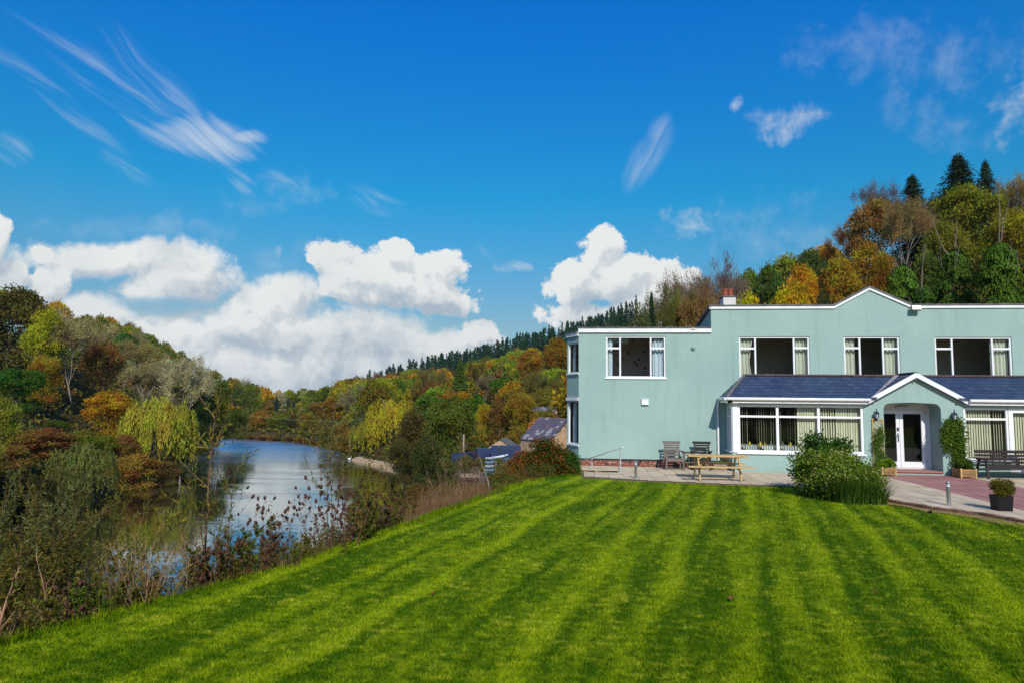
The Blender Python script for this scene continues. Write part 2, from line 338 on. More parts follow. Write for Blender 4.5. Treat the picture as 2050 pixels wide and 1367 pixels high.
# brick plinth
m, out = newmat('painted_brick'); P_ = objco(); q = N.new('ShaderNodeCombineXYZ'); s_ = N.new('ShaderNodeSeparateXYZ'); L.new(worldco(), s_.inputs[0]); L.new(s_.outputs[0], q.inputs[0]); L.new(s_.outputs[2], q.inputs[1])
br = N.new('ShaderNodeTexBrick'); br.inputs['Scale'].default_value = 4.4; L.new(q.outputs[0], br.inputs['Vector'])
br.inputs['Color1'].default_value = (0.34, 0.075, 0.03, 1); br.inputs['Color2'].default_value = (0.20, 0.05, 0.03, 1); br.inputs['Mortar'].default_value = (0.12, 0.09, 0.08, 1); br.inputs['Mortar Size'].default_value = 0.03
fl = NZ(q.outputs[0], 9, 5, 0.75).outputs['Fac']; fb = NZ(q.outputs[0], 6, 4, 0.7).outputs['Fac']
c = MIX(MR(fl, 0.55, 0.62), br.outputs['Color'], (0.45, 0.42, 0.40, 1)); c = MIX(MR(fb, 0.53, 0.6), c, (0.02, 0.02, 0.025, 1)); prin(out, c, 0.9, bump(fl, 0.01)); mt['brick'] = m
mt['band'] = simple('black_damp_course', (0.015, 0.015, 0.02), 0.5, 0.1, 4)
mt['stone'] = simple('lichen_stone', (0.30, 0.24, 0.17), 0.95, 0.4, 6, 0.02, 14, tonek=0.25)
mt['tan_stone'] = simple('tan_cottage_stone', (0.42, 0.28, 0.17), 0.95, 0.25, 2.5, 0.03, 5)
mt['red_brick_house'] = simple('orange_brickwork', (0.42, 0.13, 0.04), 0.95, 0.25, 2)
mt['pale_stone'] = simple('pale_limestone', (0.30, 0.22, 0.14), 0.95, 0.25, 4, 0.02, 10)
# paving slabs
m, out = newmat('concrete_slabs'); P_ = worldco()
tn = toneA(); n = NZ(P_, 1.3, 5, 0.65).outputs['Fac']; n3 = NZ(P_, 14, 5, 0.7).outputs['Fac']
c = MIX(tn, (0.46, 0.36, 0.235, 1), (0.60, 0.49, 0.33, 1)); c = MIX(MR(n, 0.4, 0.75, 0, 0.5), c, (0.36, 0.26, 0.20, 1)); c = MIX(MR(n3, 0.5, 0.8, 0, 0.35), c, (0.22, 0.17, 0.13, 1))
prin(out, c, 0.85, bump(n3, 0.004)); mt['slab'] = m
m, out = newmat('red_slabs'); P_ = worldco()
tn = toneA(); n = NZ(P_, 1.3, 5, 0.65).outputs['Fac']; n3 = NZ(P_, 14, 5, 0.7).outputs['Fac']
c = MIX(tn, (0.28, 0.115, 0.10, 1), (0.37, 0.17, 0.15, 1)); c = MIX(MR(n, 0.4, 0.75, 0, 0.4), c, (0.30, 0.19, 0.16, 1)); c = MIX(MR(n3, 0.5, 0.8, 0, 0.3), c, (0.16, 0.08, 0.06, 1))
prin(out, c, 0.85, bump(n3, 0.004)); mt['redslab'] = m
mt['joint'] = simple('dark_joint_grout', (0.09, 0.07, 0.05), 0.95, 0.3, 10)
mt['kerb'] = simple('brown_kerb_brick', (0.17, 0.085, 0.055), 0.9, 0.35, 10, 0.008, 30, tonek=0.35)
# lawn
def lawnmat(name, blade):
    m, out = newmat(name); P_ = worldco()
    w = NZ(P_, 0.12, 2, 0.5); w2 = NZ(P_, 1.4, 3, 0.6)
    ps = V_('ADD', P_, V_('MULTIPLY_ADD', w.outputs['Color'], (1.1, 0.5, 0), (-0.55, -0.25, 0)))
    th = radians(12.8); s = V_('DOT_PRODUCT', ps, (cos(th), -sin(th), 0))
    s = M_('MULTIPLY_ADD', w2.outputs['Fac'], 0.22, s)
    wv = M_('SINE', M_('MULTIPLY', s, 2 * pi / 1.02)); wv2 = M_('SINE', M_('MULTIPLY', s, 2 * pi / 2.35)); wv3 = M_('POWER', M_('ABSOLUTE', M_('SINE', M_('MULTIPLY_ADD', s, pi / 1.02, .4))), 14.0)
    sep = N.new('ShaderNodeSeparateXYZ'); L.new(P_, sep.inputs[0])
    pt = NZ(V_('MULTIPLY', P_, (1, 1, 0)), 0.9, 5, 0.65).outputs['Fac']; pt2 = NZ(V_('MULTIPLY', P_, (1.0, 1.6, 0)), 5.0, 5, 0.7).outputs['Fac']
    pt3 = NZ(V_('MULTIPLY', P_, (1, 1, 0)), 0.30, 3, 0.5).outputs['Fac']
    lng = V_('DOT_PRODUCT', ps, (sin(th), cos(th), 0)); cs = N.new('ShaderNodeCombineXYZ'); L.new(M_('MULTIPLY', s, 3.2), cs.inputs[0]); L.new(M_('MULTIPLY', lng, .16), cs.inputs[1]); stn = NZ(cs.outputs[0], 1.0, 4, 0.6).outputs['Fac']
    f = M_('ADD', M_('MULTIPLY', wv, M_('MAXIMUM', M_('MULTIPLY_ADD', pt3, 2.0, -.62), .12)), M_('MULTIPLY_ADD', wv2, 0.16, M_('MULTIPLY', wv3, -.8)))
    f = M_('ADD', f, M_('MULTIPLY_ADD', pt, 1.9, -.95)); f = M_('ADD', f, M_('MULTIPLY_ADD', stn, 2.6, -1.3)); f = M_('ADD', f, M_('MULTIPLY_ADD', pt2, 4.2, -2.1))
    c = MIX(MR(f, -1.05, 0.95), (0.052, 0.125, 0.003, 1), (0.265, 0.350, 0.006, 1))
    fk = MR(NZ(V_('MULTIPLY', P_, (1, 1, 0)), 14, 4, 0.7).outputs['Fac'], 0.58, 0.70, 0, 0.5); c = MIX(fk, c, (0.20, 0.17, 0.02, 1)); yel = MR(M_('ADD', pt2, M_('MULTIPLY', pt, 0.6)), 0.84, 1.04, 0, 0.6); c = MIX(yel, c, (0.44, 0.42, 0.04, 1))
    # worn earth along the paving
    if blade:
        tn = toneA(); c = MIX(tn, N_mul(c, 0.65), N_mul(c, 1.45))
        df = N.new('ShaderNodeBsdfDiffuse'); L.new(c, df.inputs[0]); t = N.new('ShaderNodeBsdfTranslucent'); L.new(c, t.inputs[0])
        mx = N.new('ShaderNodeMixShader'); mx.inputs[0].default_value = 0.35; L.new(df.outputs[0], mx.inputs[1]); L.new(t.outputs[0], mx.inputs[2]); L.new(mx.outputs[0], out.inputs[0])
    else:
        g = NZ(V_('MULTIPLY', P_, (1, 1, 0)), 40, 3, 0.75).outputs['Fac']
        c = MIX(MR(g, 0.3, 0.7), N_mul(c, 0.75), N_mul(c, 1.25))
        prin(out, c, 0.9, bump(g, 0.02), spec=0.1)
    return m
mt['lawn'] = lawnmat('mown_grass_ground', False); mt['blade'] = lawnmat('grass_blade', True)
# terrain
m, out = newmat('valley_ground'); P_ = worldco(); n = NZ(P_, 0.08, 5, 0.6).outputs['Fac']; n2_ = NZ(P_, 1.5, 5, 0.65).outputs['Fac']
c = MIX(MR(n, 0.35, 0.65), (0.050, 0.048, 0.018, 1), (0.085, 0.052, 0.022, 1)); c = MIX(MR(n2_, 0.4, 0.7), c, (0.03, 0.035, 0.012, 1))
ln = V_('LENGTH', P_); c = MIX(MR(ln, 620, 800), c, (0.13, 0.22, 0.08, 1)); prin(out, c, 0.95, bump(n2_, 0.15), spec=0.1); mt['ground'] = m
mt['tarmac'] = simple('car_park_gravel', (0.12, 0.085, 0.055), 0.95, 0.2, 1.0)
mt['bracken'] = simple('russet_bracken', (0.24, 0.075, 0.025), 0.95, 0.3, 0.3)
# water
m, out = newmat('river_water'); P_ = worldco()
a = NZ(V_('MULTIPLY', P_, (0.5, 1.3, 1)), 0.9, 4, 0.6).outputs['Fac']; b = NZ(V_('MULTIPLY', P_, (1, 2.0, 1)), 0.045, 3, 0.6).outputs['Fac']
amp = MR(b, 0.46, 0.62, 0.12, 1.0); h = M_('MULTIPLY', a, amp)
nb_ = bump(h, 0.028)
df = N.new('ShaderNodeBsdfDiffuse'); df.inputs[0].default_value = (0.022, 0.016, 0.008, 1)
gl = N.new('ShaderNodeBsdfGlossy'); L.new(M_('ADD', MR(V_('LENGTH', P_), 95, 165, 0.03, 0.30), MR(b, .5, .62, 0, .05)), gl.inputs['Roughness']); gl.inputs['Color'].default_value = (0.92, 0.98, 1.0, 1); L.new(nb_, gl.inputs['Normal'])
lw = N.new('ShaderNodeLayerWeight'); lw.inputs[0].default_value = 0.5; L.new(nb_, lw.inputs['Normal'])
mx = N.new('ShaderNodeMixShader'); L.new(M_('MULTIPLY_ADD', M_('POWER', lw.outputs['Facing'], 3.0), .92, .04, True), mx.inputs[0]); L.new(df.outputs[0], mx.inputs[1]); L.new(gl.outputs[0], mx.inputs[2]); L.new(mx.outputs[0], out.inputs[0]); mt['water'] = m
# foliage
def foliage(name, trans=0.44, hue=0.045, lo=1.0, hi=2.15):
    m, out = newmat(name); oi = N.new('ShaderNodeObjectInfo'); tn = toneA()
    hs = N.new('ShaderNodeHueSaturation'); L.new(oi.outputs['Color'], hs.inputs['Color'])
    L.new(MR(tn, 0, 1, 0.5 + hue, 0.5 - hue, False), hs.inputs['Hue']); L.new(MR(tn, 0, 1, lo, hi, False), hs.inputs['Value'])
    fn = NZ(worldco(), 0.55, 3, 0.6).outputs; h2 = N.new('ShaderNodeHueSaturation'); L.new(hs.outputs[0], h2.inputs['Color']); L.new(MR(fn['Fac'], .35, .65, .5 + hue * .7, .5 - hue * .7, False), h2.inputs['Hue']); L.new(MR(fn['Fac'], .3, .7, 1.25, .8, False), h2.inputs['Value']); c = h2.outputs[0]
    df = N.new('ShaderNodeBsdfDiffuse'); L.new(c, df.inputs[0]); t = N.new('ShaderNodeBsdfTranslucent'); L.new(c, t.inputs[0])
    mx = N.new('ShaderNodeMixShader'); mx.inputs[0].default_value = trans
    L.new(df.outputs[0], mx.inputs[1]); L.new(t.outputs[0], mx.inputs[2]); L.new(mx.outputs[0], out.inputs[0]); return m
mt['leaf'] = foliage('tree_leaves'); mt['needle'] = foliage('conifer_needles', 0.15, 0.02, 0.6, 1.6); mt['varleaf'] = foliage('garden_leaves', 0.25, 0.03, 0.45, 1.5)

def foliage2(name, ca, cb, th, trans=0.25, lo=.5, hi=1.4):
    """two leaf colours: cb for leaves whose tone is above th"""
    m, out = newmat(name); tn = toneA(); at = N.new('ShaderNodeAttribute'); at.attribute_name = 'tone'
    fr = M_('FRACT', M_('MULTIPLY', tn, 7.31)); c = MIX(MR(fr, th - .01, th + .01), c4(ca), c4(cb)); c = V_('SCALE', c, s=MR(tn, 0, 1, lo, hi, False))
    df = N.new('ShaderNodeBsdfDiffuse'); L.new(c, df.inputs[0]); t = N.new('ShaderNodeBsdfTranslucent'); L.new(c, t.inputs[0])
    mx = N.new('ShaderNodeMixShader'); mx.inputs[0].default_value = trans
    L.new(df.outputs[0], mx.inputs[1]); L.new(t.outputs[0], mx.inputs[2]); L.new(mx.outputs[0], out.inputs[0]); return m
mt['l_var'] = foliage2('variegated_leaves', (.12, .19, .015), (.42, .40, .13), .82)
mt['l_dark'] = foliage2('dark_shrub_leaves', (.030, .085, .014), (.06, .14, .02), .6)
mt['l_berry'] = foliage2('berry_shrub_leaves', (.055, .085, .014), (.26, .055, .012), .70)
mt['l_berry2'] = foliage2('red_tinted_leaves', (.10, .085, .018), (.38, .085, .018), .50)
mt['l_willow'] = foliage2('narrow_willow_leaves', (.12, .13, .022), (.19, .22, .075), .6, .4)
mt['l_willow2'] = foliage2('yellowed_willow_leaves', (.19, .20, .025), (.30, .22, .03), .6, .4)
mt['l_weed'] = foliage2('weed_leaves', (.085, .125, .016), (.16, .13, .025), .6)
mt['l_weedb'] = foliage2('bright_weed_leaves', (.09, .16, .014), (.13, .15, .02), .7)
mt['l_dock'] = foliage2('rusty_dock_leaves', (.14, .075, .028), (.06, .040, .018), .6, .1)
mt['l_dry'] = foliage2('dry_grass_blades', (.27, .165, .085), (.16, .085, .045), .6, .2)
mt['l_box'] = foliage2('box_leaves', (.10, .115, .014), (.16, .10, .016), .6)
mt['l_bright'] = foliage2('bright_climber_leaves', (.12, .24, .015), (.20, .28, .02), .6)
mt['l_climb'] = foliage2('climber_leaves', (.055, .12, .015), (.15, .17, .02), .75)
mt['l_blade'] = foliage2('tall_grass_blades', (.055, .13, .014), (.12, .19, .03), .7)
mt['teasel'] = simple('teasel_seed_head', (0.075, 0.028, 0.014), 0.95, 0.35, 40)
m, out = newmat('hillside_undergrowth'); P_ = worldco(); n = NZ(P_, 0.05, 4, 0.6).outputs['Fac']; n2_ = NZ(P_, 0.23, 4, 0.65).outputs['Fac']; tn = toneA()
c = MIX(MR(n, 0.38, 0.62), (0.085, 0.085, 0.014, 1), (0.17, 0.10, 0.018, 1)); c = MIX(MR(n2_, 0.45, 0.6), c, (0.045, 0.07, 0.014, 1)); c = MIX(MR(n2_, 0.42, 0.36), c, (0.13, 0.055, 0.018, 1)); c = V_('SCALE', c, s=MR(tn, 0, 1, .5, 1.5, False))
df = N.new('ShaderNodeBsdfDiffuse'); L.new(c, df.inputs[0]); L.new(df.outputs[0], out.inputs[0]); mt['under'] = m

mt['l_scrub'] = foliage2('olive_scrub_leaves', (.105, .105, .018), (.20, .135, .028), .66, .35)
# ------------------------------------------------------------------ terrain
WATER = -8.6
def sdist(poly, X, Y):
    """signed distance to polygon, negative inside; arrays"""
    X = np.asarray(X, float); Y = np.asarray(Y, float); d = np.full(X.shape, 1e9); ins = np.zeros(X.shape, bool); n = len(poly)
    for i in range(n):
        x0, y0 = poly[i]; x1, y1 = poly[(i + 1) % n]; ex, ey = x1 - x0, y1 - y0; l = ex * ex + ey * ey
        t = np.clip(((X - x0) * ex + (Y - y0) * ey) / l, 0, 1); d = np.minimum(d, np.hypot(X - x0 - t * ex, Y - y0 - t * ey))
        c = ((y0 > Y) != (y1 > Y)); xi = x0 + (Y - y0) / (y1 - y0 + 1e-12) * ex; ins ^= c & (X < xi)
    return np.where(ins, -d, d)
RIVER = [(-62, -300), (-58, -60), (-50, 0), (-45, 40), (-42, 73), (-48, 95), (-63, 145), (-76, 176), (-100, 186), (-170, 190), (-400, 150), (-400, 185), (-180, 222), (-100, 206), (-58, 178),
         (-42, 155), (-29, 126), (-20, 112), (-13, 90), (-9, 69), (-8, 45), (-12, 20), (-17, 5), (-24, -20), (-34, -60), (-38, -300)]
EDGE = [(-60, -13.0), (-10, -8.6), (0, -7.0), (3, -6.4), (6.37, -5.68), (8.16, -4.8), (9.89, -4.05), (13.19, -3.4), (17.47, -2.5), (21.0, -1.55), (22.9, -0.2), (23.6, 0.1)]   # (y, x) lawn edge, world
def edge_x(y): return np.interp(y, [e[0] for e in EDGE], [e[1] for e in EDGE])
PLAT = [(e[1], e[0]) for e in EDGE[:-2]] + [(-1.2, 23.2), (-1.4, 26.0), (-1.6, 36), (2, 44), (45, 44), (60, 30), (60, -60)]
def sm(x): x = np.clip(x, 0, 1); return x * x * (3 - 2 * x)
RPX = [-400, 0, 60, 130, 200, 260, 330, 400, 450, 520, 560, 640, 680, 720, 750, 800, 900, 1000, 1100, 1200, 1300, 1400, 1480, 1540, 1600, 1660, 1700, 1730, 1780, 1860, 1940, 2050, 2500]
RYC = [520, 575, 585, 620, 640, 658, 700, 742, 765, 795, 806, 806, 778, 762, 757, 738, 716, 690, 664, 634, 604, 578, 552, 527, 510, 492, 455, 420, 385, 365, 340, 345, 345]
RD1 = [150, 165, 170, 200, 290, 350, 420, 440, 450, 480, 1500, 1500, 480, 500, 520, 520, 520, 500, 470, 420, 330, 250, 200, 185, 165, 150, 130, 120, 115, 115, 110, 108, 105]
RD0 = [62, 72, 76, 82, 90, 100, 110, 140, 200, 230, 500, 500, 220, 190, 180, 165, 150, 130, 115, 100, 85, 66, 60, 56, 52, 50, 48, 47, 46, 45, 45, 45, 45]
RTH = [14, 14, 14, 12, 12, 11, 11, 10, 9, 8, 0, 0, 8, 10, 15, 16, 16, 16, 16, 16, 14, 12, 11, 11, 11, 12, 12, 13, 13, 14, 14, 14, 14]
def terrain(x, y):
    x = np.asarray(x, float); y = np.asarray(y, float)
    Xc = x * cos(YAW) + y * sin(YAW); D = -x * sin(YAW) + y * cos(YAW)
    px = np.where(D > 1, 1025 + F * Xc / np.maximum(D, 1), np.where(Xc < 0, -400, 2500)); px = np.clip(px, -400, 2500)
    R = np.where(D > 1, D, 1.0)
    back = np.where(D < 40, np.hypot(Xc, D), D); R = np.where((px <= -399) | (px >= 2499), back, D)
    yc = np.interp(px, RPX, RYC); D1 = np.interp(px, RPX, RD1); D0 = np.interp(px, RPX, RD0); th = np.interp(px, RPX, RTH)
    Hc = CAMZ + (803 - yc) / F * D1 - th
    sr = sdist(RIVER, Xc, D)
    right = sm((px - 640) / 200) if True else 0
    low = np.where(px > 640, -9.6 + 3.0 * sm(sr / 5) + 2.3 * sm((sr - 3) / 12), -9.6 + 3.0 * sm(sr / 5) + 2.0 * sm((sr - 4) / 25))
    low = np.where((px > 1100) & (D > 30), np.maximum(low, -4.3 + 4.0 * sm((px - 1140) / 250)), low)
    f = np.clip((R - D0) / (D1 - D0), 0, 1); f = 0.35 * sm(f) + 0.65 * f ** 0.92
    und = 1.5 * np.sin(Xc * 0.05 + 1) * np.sin(D * 0.043) * sm(f * 4) * sm((1 - f) * 4)
    z = low + (Hc - low) * f * sm(sr / 14) + und
    z = np.where(R > D1, z - np.minimum((R - D1) * 0.12, 40), z)
    sp = sdist(PLAT, x, y)
    pl = -0.12 - np.where(sp > 0, 0.62 * sp + 0.10 * np.sin(sp * 1.3), 0)
    behind = np.where(y < -5, -0.12, -99)
    return np.maximum(z, np.where(sp < 24, pl, -99)) - np.where(sp < -0.5, 0.0, 0.0)
def tz(x, y): return float(terrain(np.array([x]), np.array([y]))[0])
def axis(lo, hi, h0, g):
    a = [0.0]
    while a[-1] < hi: a.append(a[-1] + h0 * (1 + abs(a[-1]) * g))
    b = [0.0]
    while b[-1] > lo: b.append(b[-1] - h0 * (1 + abs(b[-1]) * g))
    return np.array(sorted(set(b[1:] + a)))
def grid_mesh(name, xs, ys, zf, mat, smooth=True):
    gx, gy = np.meshgrid(xs, ys); gz = zf(gx, gy); V = np.stack([gx.ravel(), gy.ravel(), gz.ravel()], 1); w = len(xs)
    i, j = np.meshgrid(np.arange(w - 1), np.arange(len(ys) - 1)); a = (j * w + i).ravel()
    return fast(name, V, np.stack([a, a + 1, a + w + 1, a + w], 1), mat, smooth=smooth)
xs = axis(-1500, 2200, 0.8, 0.02); ys = axis(-300, 2600, 0.8, 0.02)
kind(link('terrain', grid_mesh('terrain', xs, ys, terrain, mt['ground'])), 'structure')
# water sheet
wm = MB(); wm.face([(-900, -350, WATER), (300, -350, WATER), (300, 420, WATER), (-900, 420, WATER)])
kind(wm.build('river_water', mt['water']), 'structure')

# ------------------------------------------------------------------ lawn
def lawn_z(x, y):
    return 0.035 * np.sin(x * 0.55 + 1.2) * np.sin(y * 0.4) * sm((20 - y) / 6.0)
rows = np.concatenate([np.arange(-25, 3, 1.0), np.arange(3, 23.61, 0.3)]); offs = np.array([-1.1, -0.8, -0.55, -0.35, -0.2, -0.08, 0.0] + list(np.cumsum([0.3] * 40)) + list(12 + np.cumsum([1.5] * 22)))
V = []
for y in rows:
    e = float(edge_x(y)) + 0.10 * sin(y * 2.1) + 0.05 * sin(y * 5.3)
    for o in offs:
        V.append((e + o, y, float(lawn_z(e + o, y)) - (0.62 * o * o + 0.1 * abs(o) if o < 0 else 0)))
w = len(offs); h_ = len(rows); i, j = np.meshgrid(np.arange(w - 1), np.arange(h_ - 1)); a = (j * w + i).ravel()
lawn = link('lawn', fast('lawn', V, np.stack([a, a + 1, a + w + 1, a + w], 1), mt['lawn'], smooth=True)); kind(lawn, 'structure')
# short blades of grass standing on the lawn
rng = np.random.default_rng(5)
nb = 600000
tt = rng.uniform(-0.80, 0.80, nb); DD = 3.9 * (21.0 / 3.9) ** (rng.random(nb) ** 1.15)
Xc = tt * DD; bx = Xc * cos(YAW) - DD * sin(YAW); by = Xc * sin(YAW) + DD * cos(YAW)
TER = [(-0.05, 22.35), (2.0, 21.56), (4.15, 21.07), (6.0, 21.0), (7.45, 18.6), (8.1, 17.0), (8.72, 16.35), (9.1, 15.3), (10.4, 13.4), (13, 11.5), (20, 9.5), (30, 9)]
tery = np.interp(bx, [p[0] for p in TER], [p[1] for p in TER])
ok = (bx > edge_x(by) - 0.1) & (by < tery - 0.12 - 0.2 * rng.random(nb)); bx, by, DD = bx[ok], by[ok], DD[ok]; nb = len(bx)
bz = lawn_z(bx, by) - 0.005; ang_ = rng.uniform(0, 2 * pi, nb); ww = (0.0028 + 0.00055 * DD) * rng.uniform(0.7, 1.4, nb); hh = rng.uniform(0.014, 0.036, nb) * (1 + DD * 0.02)
ln_ = rng.normal(0, 0.016, (nb, 2))
dx, dy = np.cos(ang_) * ww, np.sin(ang_) * ww
V = np.empty((nb, 3, 3)); V[:, 0] = np.stack([bx - dx, by - dy, bz], 1); V[:, 1] = np.stack([bx + dx, by + dy, bz], 1); V[:, 2] = np.stack([bx + ln_[:, 0], by + ln_[:, 1], bz + hh], 1)
n2 = 16000; ey = rng.uniform(3.5, 23.2, n2); ex = edge_x(ey) + rng.normal(-.10, .12, n2); ez = np.where(ex > edge_x(ey), 0, -.45 * np.abs(ex - edge_x(ey))); eh = rng.uniform(.03, .14, n2) * rng.uniform(.5, 1.2, n2); ea = rng.uniform(0, 6.28, n2); ew = .003 + .0005 * ey; el_ = rng.normal(0, .03, (n2, 2))
V2 = np.empty((n2, 3, 3)); V2[:, 0] = np.stack([ex - np.cos(ea) * ew, ey - np.sin(ea) * ew, ez - .02], 1); V2[:, 1] = np.stack([ex + np.cos(ea) * ew, ey + np.sin(ea) * ew, ez - .02], 1); V2[:, 2] = np.stack([ex + el_[:, 0], ey + el_[:, 1], ez + eh], 1)
V = np.concatenate([V, V2]); nb = len(V)
gb = link('grass', fast('grass', V.reshape(-1, 3), np.arange(nb * 3).reshape(-1, 3), mt['blade'], tone=rng.random(nb)))
kind(gb, 'stuff', 'short mown green grass striped by the mower across the garden lawn'); gb['category'] = 'grass'

# ------------------------------------------------------------------ terrace
tb = MB()
pts = TER[:9]; poly = [(p[0], p[1]) for p in pts] + [(22, 9.5), (22, 26.0), (-0.05, 26.0)]
def strip(mb, line, z0, z1):
    for a, b in zip(line[:-1], line[1:]): mb.face([(a[0], a[1], z0), (b[0], b[1], z0), (b[0], b[1], z1), (a[0], a[1], z1)])
tb.face([(p[0], p[1], 0.028) for p in poly]); strip(tb, poly[:10], -0.1, 0.028)
kind(tb.build('terrace_bed', mt['joint']), 'structure')
def pip(x, y):
    return bool(sdist(poly, np.array([x]), np.array([y]))[0] < -0.02)
def slabs(test, seed):
    r = random.Random(seed); mb = MB(); sx_, sy_ = 0.46, 0.62; y = 26.0
    k = 0
    while y > 9:
        x = -0.1 - (k % 2) * 0.0
        while x < 22:
            a = (x + 0.006, y - sy_ + 0.006, 0.0); b = (x + sx_ - 0.006, y - 0.006, 0)
            cs = [(a[0], a[1]), (b[0], a[1]), (b[0], b[1]), (a[0], b[1])]
            ins = [pip(*q) for q in cs]
            cx, cy = (a[0] + b[0]) / 2, (a[1] + b[1]) / 2
            if test(cx, cy) and all(ins):
                t = 0.036 + r.uniform(-0.003, 0.003); mb.box((a[0], a[1], 0.0), (b[0], b[1], t), r.random())
            elif test(cx, cy) and any(ins):       # cut slabs on the edge
                for i in range(4):
                    for j in range(4):
                        xa, xb = a[0] + (b[0] - a[0]) * i / 4, a[0] + (b[0] - a[0]) * (i + 1) / 4; ya, yb = a[1] + (b[1] - a[1]) * j / 4, a[1] + (b[1] - a[1]) * (j + 1) / 4
                        if pip((xa + xb) / 2, (ya + yb) / 2): mb.face([(xa, ya, .034), (xb, ya, .034), (xb, yb, .034), (xa, yb, .034)], 0.4)
            x += sx_
        y -= sy_; k += 1
    return mb
isred = lambda x, y: 10.0 <= x <= 12.76
kind(slabs(lambda x, y: not isred(x, y), 1).build('terrace_paving', mt['slab']), 'structure')
kind(slabs(isred, 2).build('red_paving', mt['redslab']), 'structure')
# brick kerb
kb = MB(); r = random.Random(3)
line = [(6.9, 19.6)] + TER[4:9]
seg = []
for a, b in zip(line[:-1], line[1:]):
    n = max(1, int(hypot(b[0] - a[0], b[1] - a[1]) / 0.22))
    for i in range(n): seg.append(((a[0] + (b[0] - a[0]) * i / n, a[1] + (b[1] - a[1]) * i / n), (a[0] + (b[0] - a[0]) * (i + 0.94) / n, a[1] + (b[1] - a[1]) * (i + 0.94) / n)))
for a, b in seg: kb.bar((a[0] - .03, a[1] - .03, .0 + r.uniform(-.012, .012)), (b[0] - .03, b[1] - .03, .0 + r.uniform(-.012, .012)), 0.11, 0.15, t=r.random())
ko = kb.build('terrace_kerb', mt['kerb'], bevel=0.012); kind(ko, 'structure')
# worn earth strip between lawn and paving
eb = MB(); r = random.Random(8)
ln0 = [(0.0, 22.25), (1, 21.9), (2.0, 21.5), (3, 21.25), (4.15, 21.02), (5.2, 20.97), (6.0, 20.9)]
ln1 = [(6.9, 19.4), (7.4, 18.5), (8.0, 16.95), (8.65, 16.3), (9.05, 15.2), (10.3, 13.3)]
for lnn, wd in ((ln0, 0.14), (ln1, 0.55)):
    q = []
    for a, b in zip(lnn[:-1], lnn[1:]):
        for i in range(6): q.append((a[0] + (b[0] - a[0]) * i / 6, a[1] + (b[1] - a[1]) * i / 6))
    d = [(p[0] - wd * .6 * r.uniform(.3, 1.2), p[1] - wd * r.uniform(.4, 1.2)) for p in q]
    for k in range(len(q) - 1):
        eb.face([(d[k][0], d[k][1], .012), (d[k + 1][0], d[k + 1][1], .012), (q[k + 1][0], q[k + 1][1], .012), (q[k][0], q[k][1], .012)])
kind(eb.build('worn_soil_edge', simple('dry_worn_turf', (0.27, 0.18, 0.05), 0.95, 0.4, 9, 0.01, 40)), 'structure')

# ------------------------------------------------------------------ the hotel
WY, BY, ZP = 26.03, 24.95, 5.2
H = thing('hotel_building', 'pale aqua rendered two-storey building with white windows and slate-roofed ground floor bay', 'building', (4.75, WY, 0))
def wall_panel(mb, x0, x1, z0, z1, Y, holes, dep=0.13, T=None):
    mb.T = T
    xs_ = sorted(set([x0, x1] + [h[0] for h in holes] + [h[1] for h in holes])); zs = sorted(set([z0, z1] + [h[2] for h in holes] + [h[3] for h in holes]))
    xs_ = [v for v in xs_ if x0 <= v <= x1]; zs = [v for v in zs if z0 <= v <= z1]
    for a, b in zip(xs_[:-1], xs_[1:]):
        for c, d in zip(zs[:-1], zs[1:]):
            mx, mz = (a + b) / 2, (c + d) / 2
            if any(h[0] < mx < h[1] and h[2] < mz < h[3] for h in holes): continue
            mb.face([(a, Y, c), (b, Y, c), (b, Y, d), (a, Y, d)])
    for h in holes:
        a, b, c, d = h[0], h[1], max(h[2], z0), min(h[3], z1)
        mb.face([(a, Y, c), (a, Y, d), (a, Y + dep, d), (a, Y + dep, c)]); mb.face([(b, Y, d), (b, Y, c), (b, Y + dep, c), (b, Y + dep, d)])
        mb.face([(a, Y, d), (b, Y, d), (b, Y + dep, d), (a, Y + dep, d)]); mb.face([(b, Y, c), (a, Y, c), (a, Y + dep, c), (b, Y + dep, c)])
    mb.T = None
def window(x0, x1, z0, z1, Y, mulls, trans, label=None, T=None, sill=True, fw=0.06, gl='glass', mw_=0.06, open_mid=None):
    """trans: list of (xa, xb, z) transoms; mulls: list of x"""
    f = MB(); f.T = T; a, b = Y - 0.012, Y + 0.06
    f.box((x0, a, z0), (x0 + fw, b, z1)); f.box((x1 - fw, a, z0), (x1, b, z1)); f.box((x0 + fw, a, z1 - fw), (x1 - fw, b, z1)); f.box((x0 + fw, a, z0), (x1 - fw, b, z0 + fw))
    for m_ in mulls: f.box((m_ - mw_ / 2, a - .004, z0 + fw), (m_ + mw_ / 2, b - .004, z1 - fw))
    for xa, xb, z in trans: f.box((xa, a - .008, z - .035), (xb, b - .008, z + .035))
    w_ = f.build('window', mt['white'], H, bevel=0.004)
    if label: w_['label'] = label
    p = MB(); p.T = T; p.face([(x0 + .02, Y + .03, z0 + .02), (x1 - .02, Y + .03, z0 + .02), (x1 - .02, Y + .03, z1 - .02), (x0 + .02, Y + .03, z1 - .02)])
    p.build('pane', mt[gl], w_)
    if sill:
        s = MB(); s.T = T; s.box((x0 - .05, Y - .09, z0 - .05), (x1 + .05, Y + .03, z0 - .004)); s.build('sill', mt['white'], w_, bevel=0.004)
    return w_
w1 = (0.85, 3.07, 3.33, 4.89); w2 = (5.75, 8.27, 3.2, 4.88); w3 = (9.48, 11.42, 3.2, 4.88); w4 = (12.62, 15.22, 3.2, 4.86)
wm = MB()
wall_panel(wm, -0.18, 4.75, 0.30, 5.03, WY, [w1])
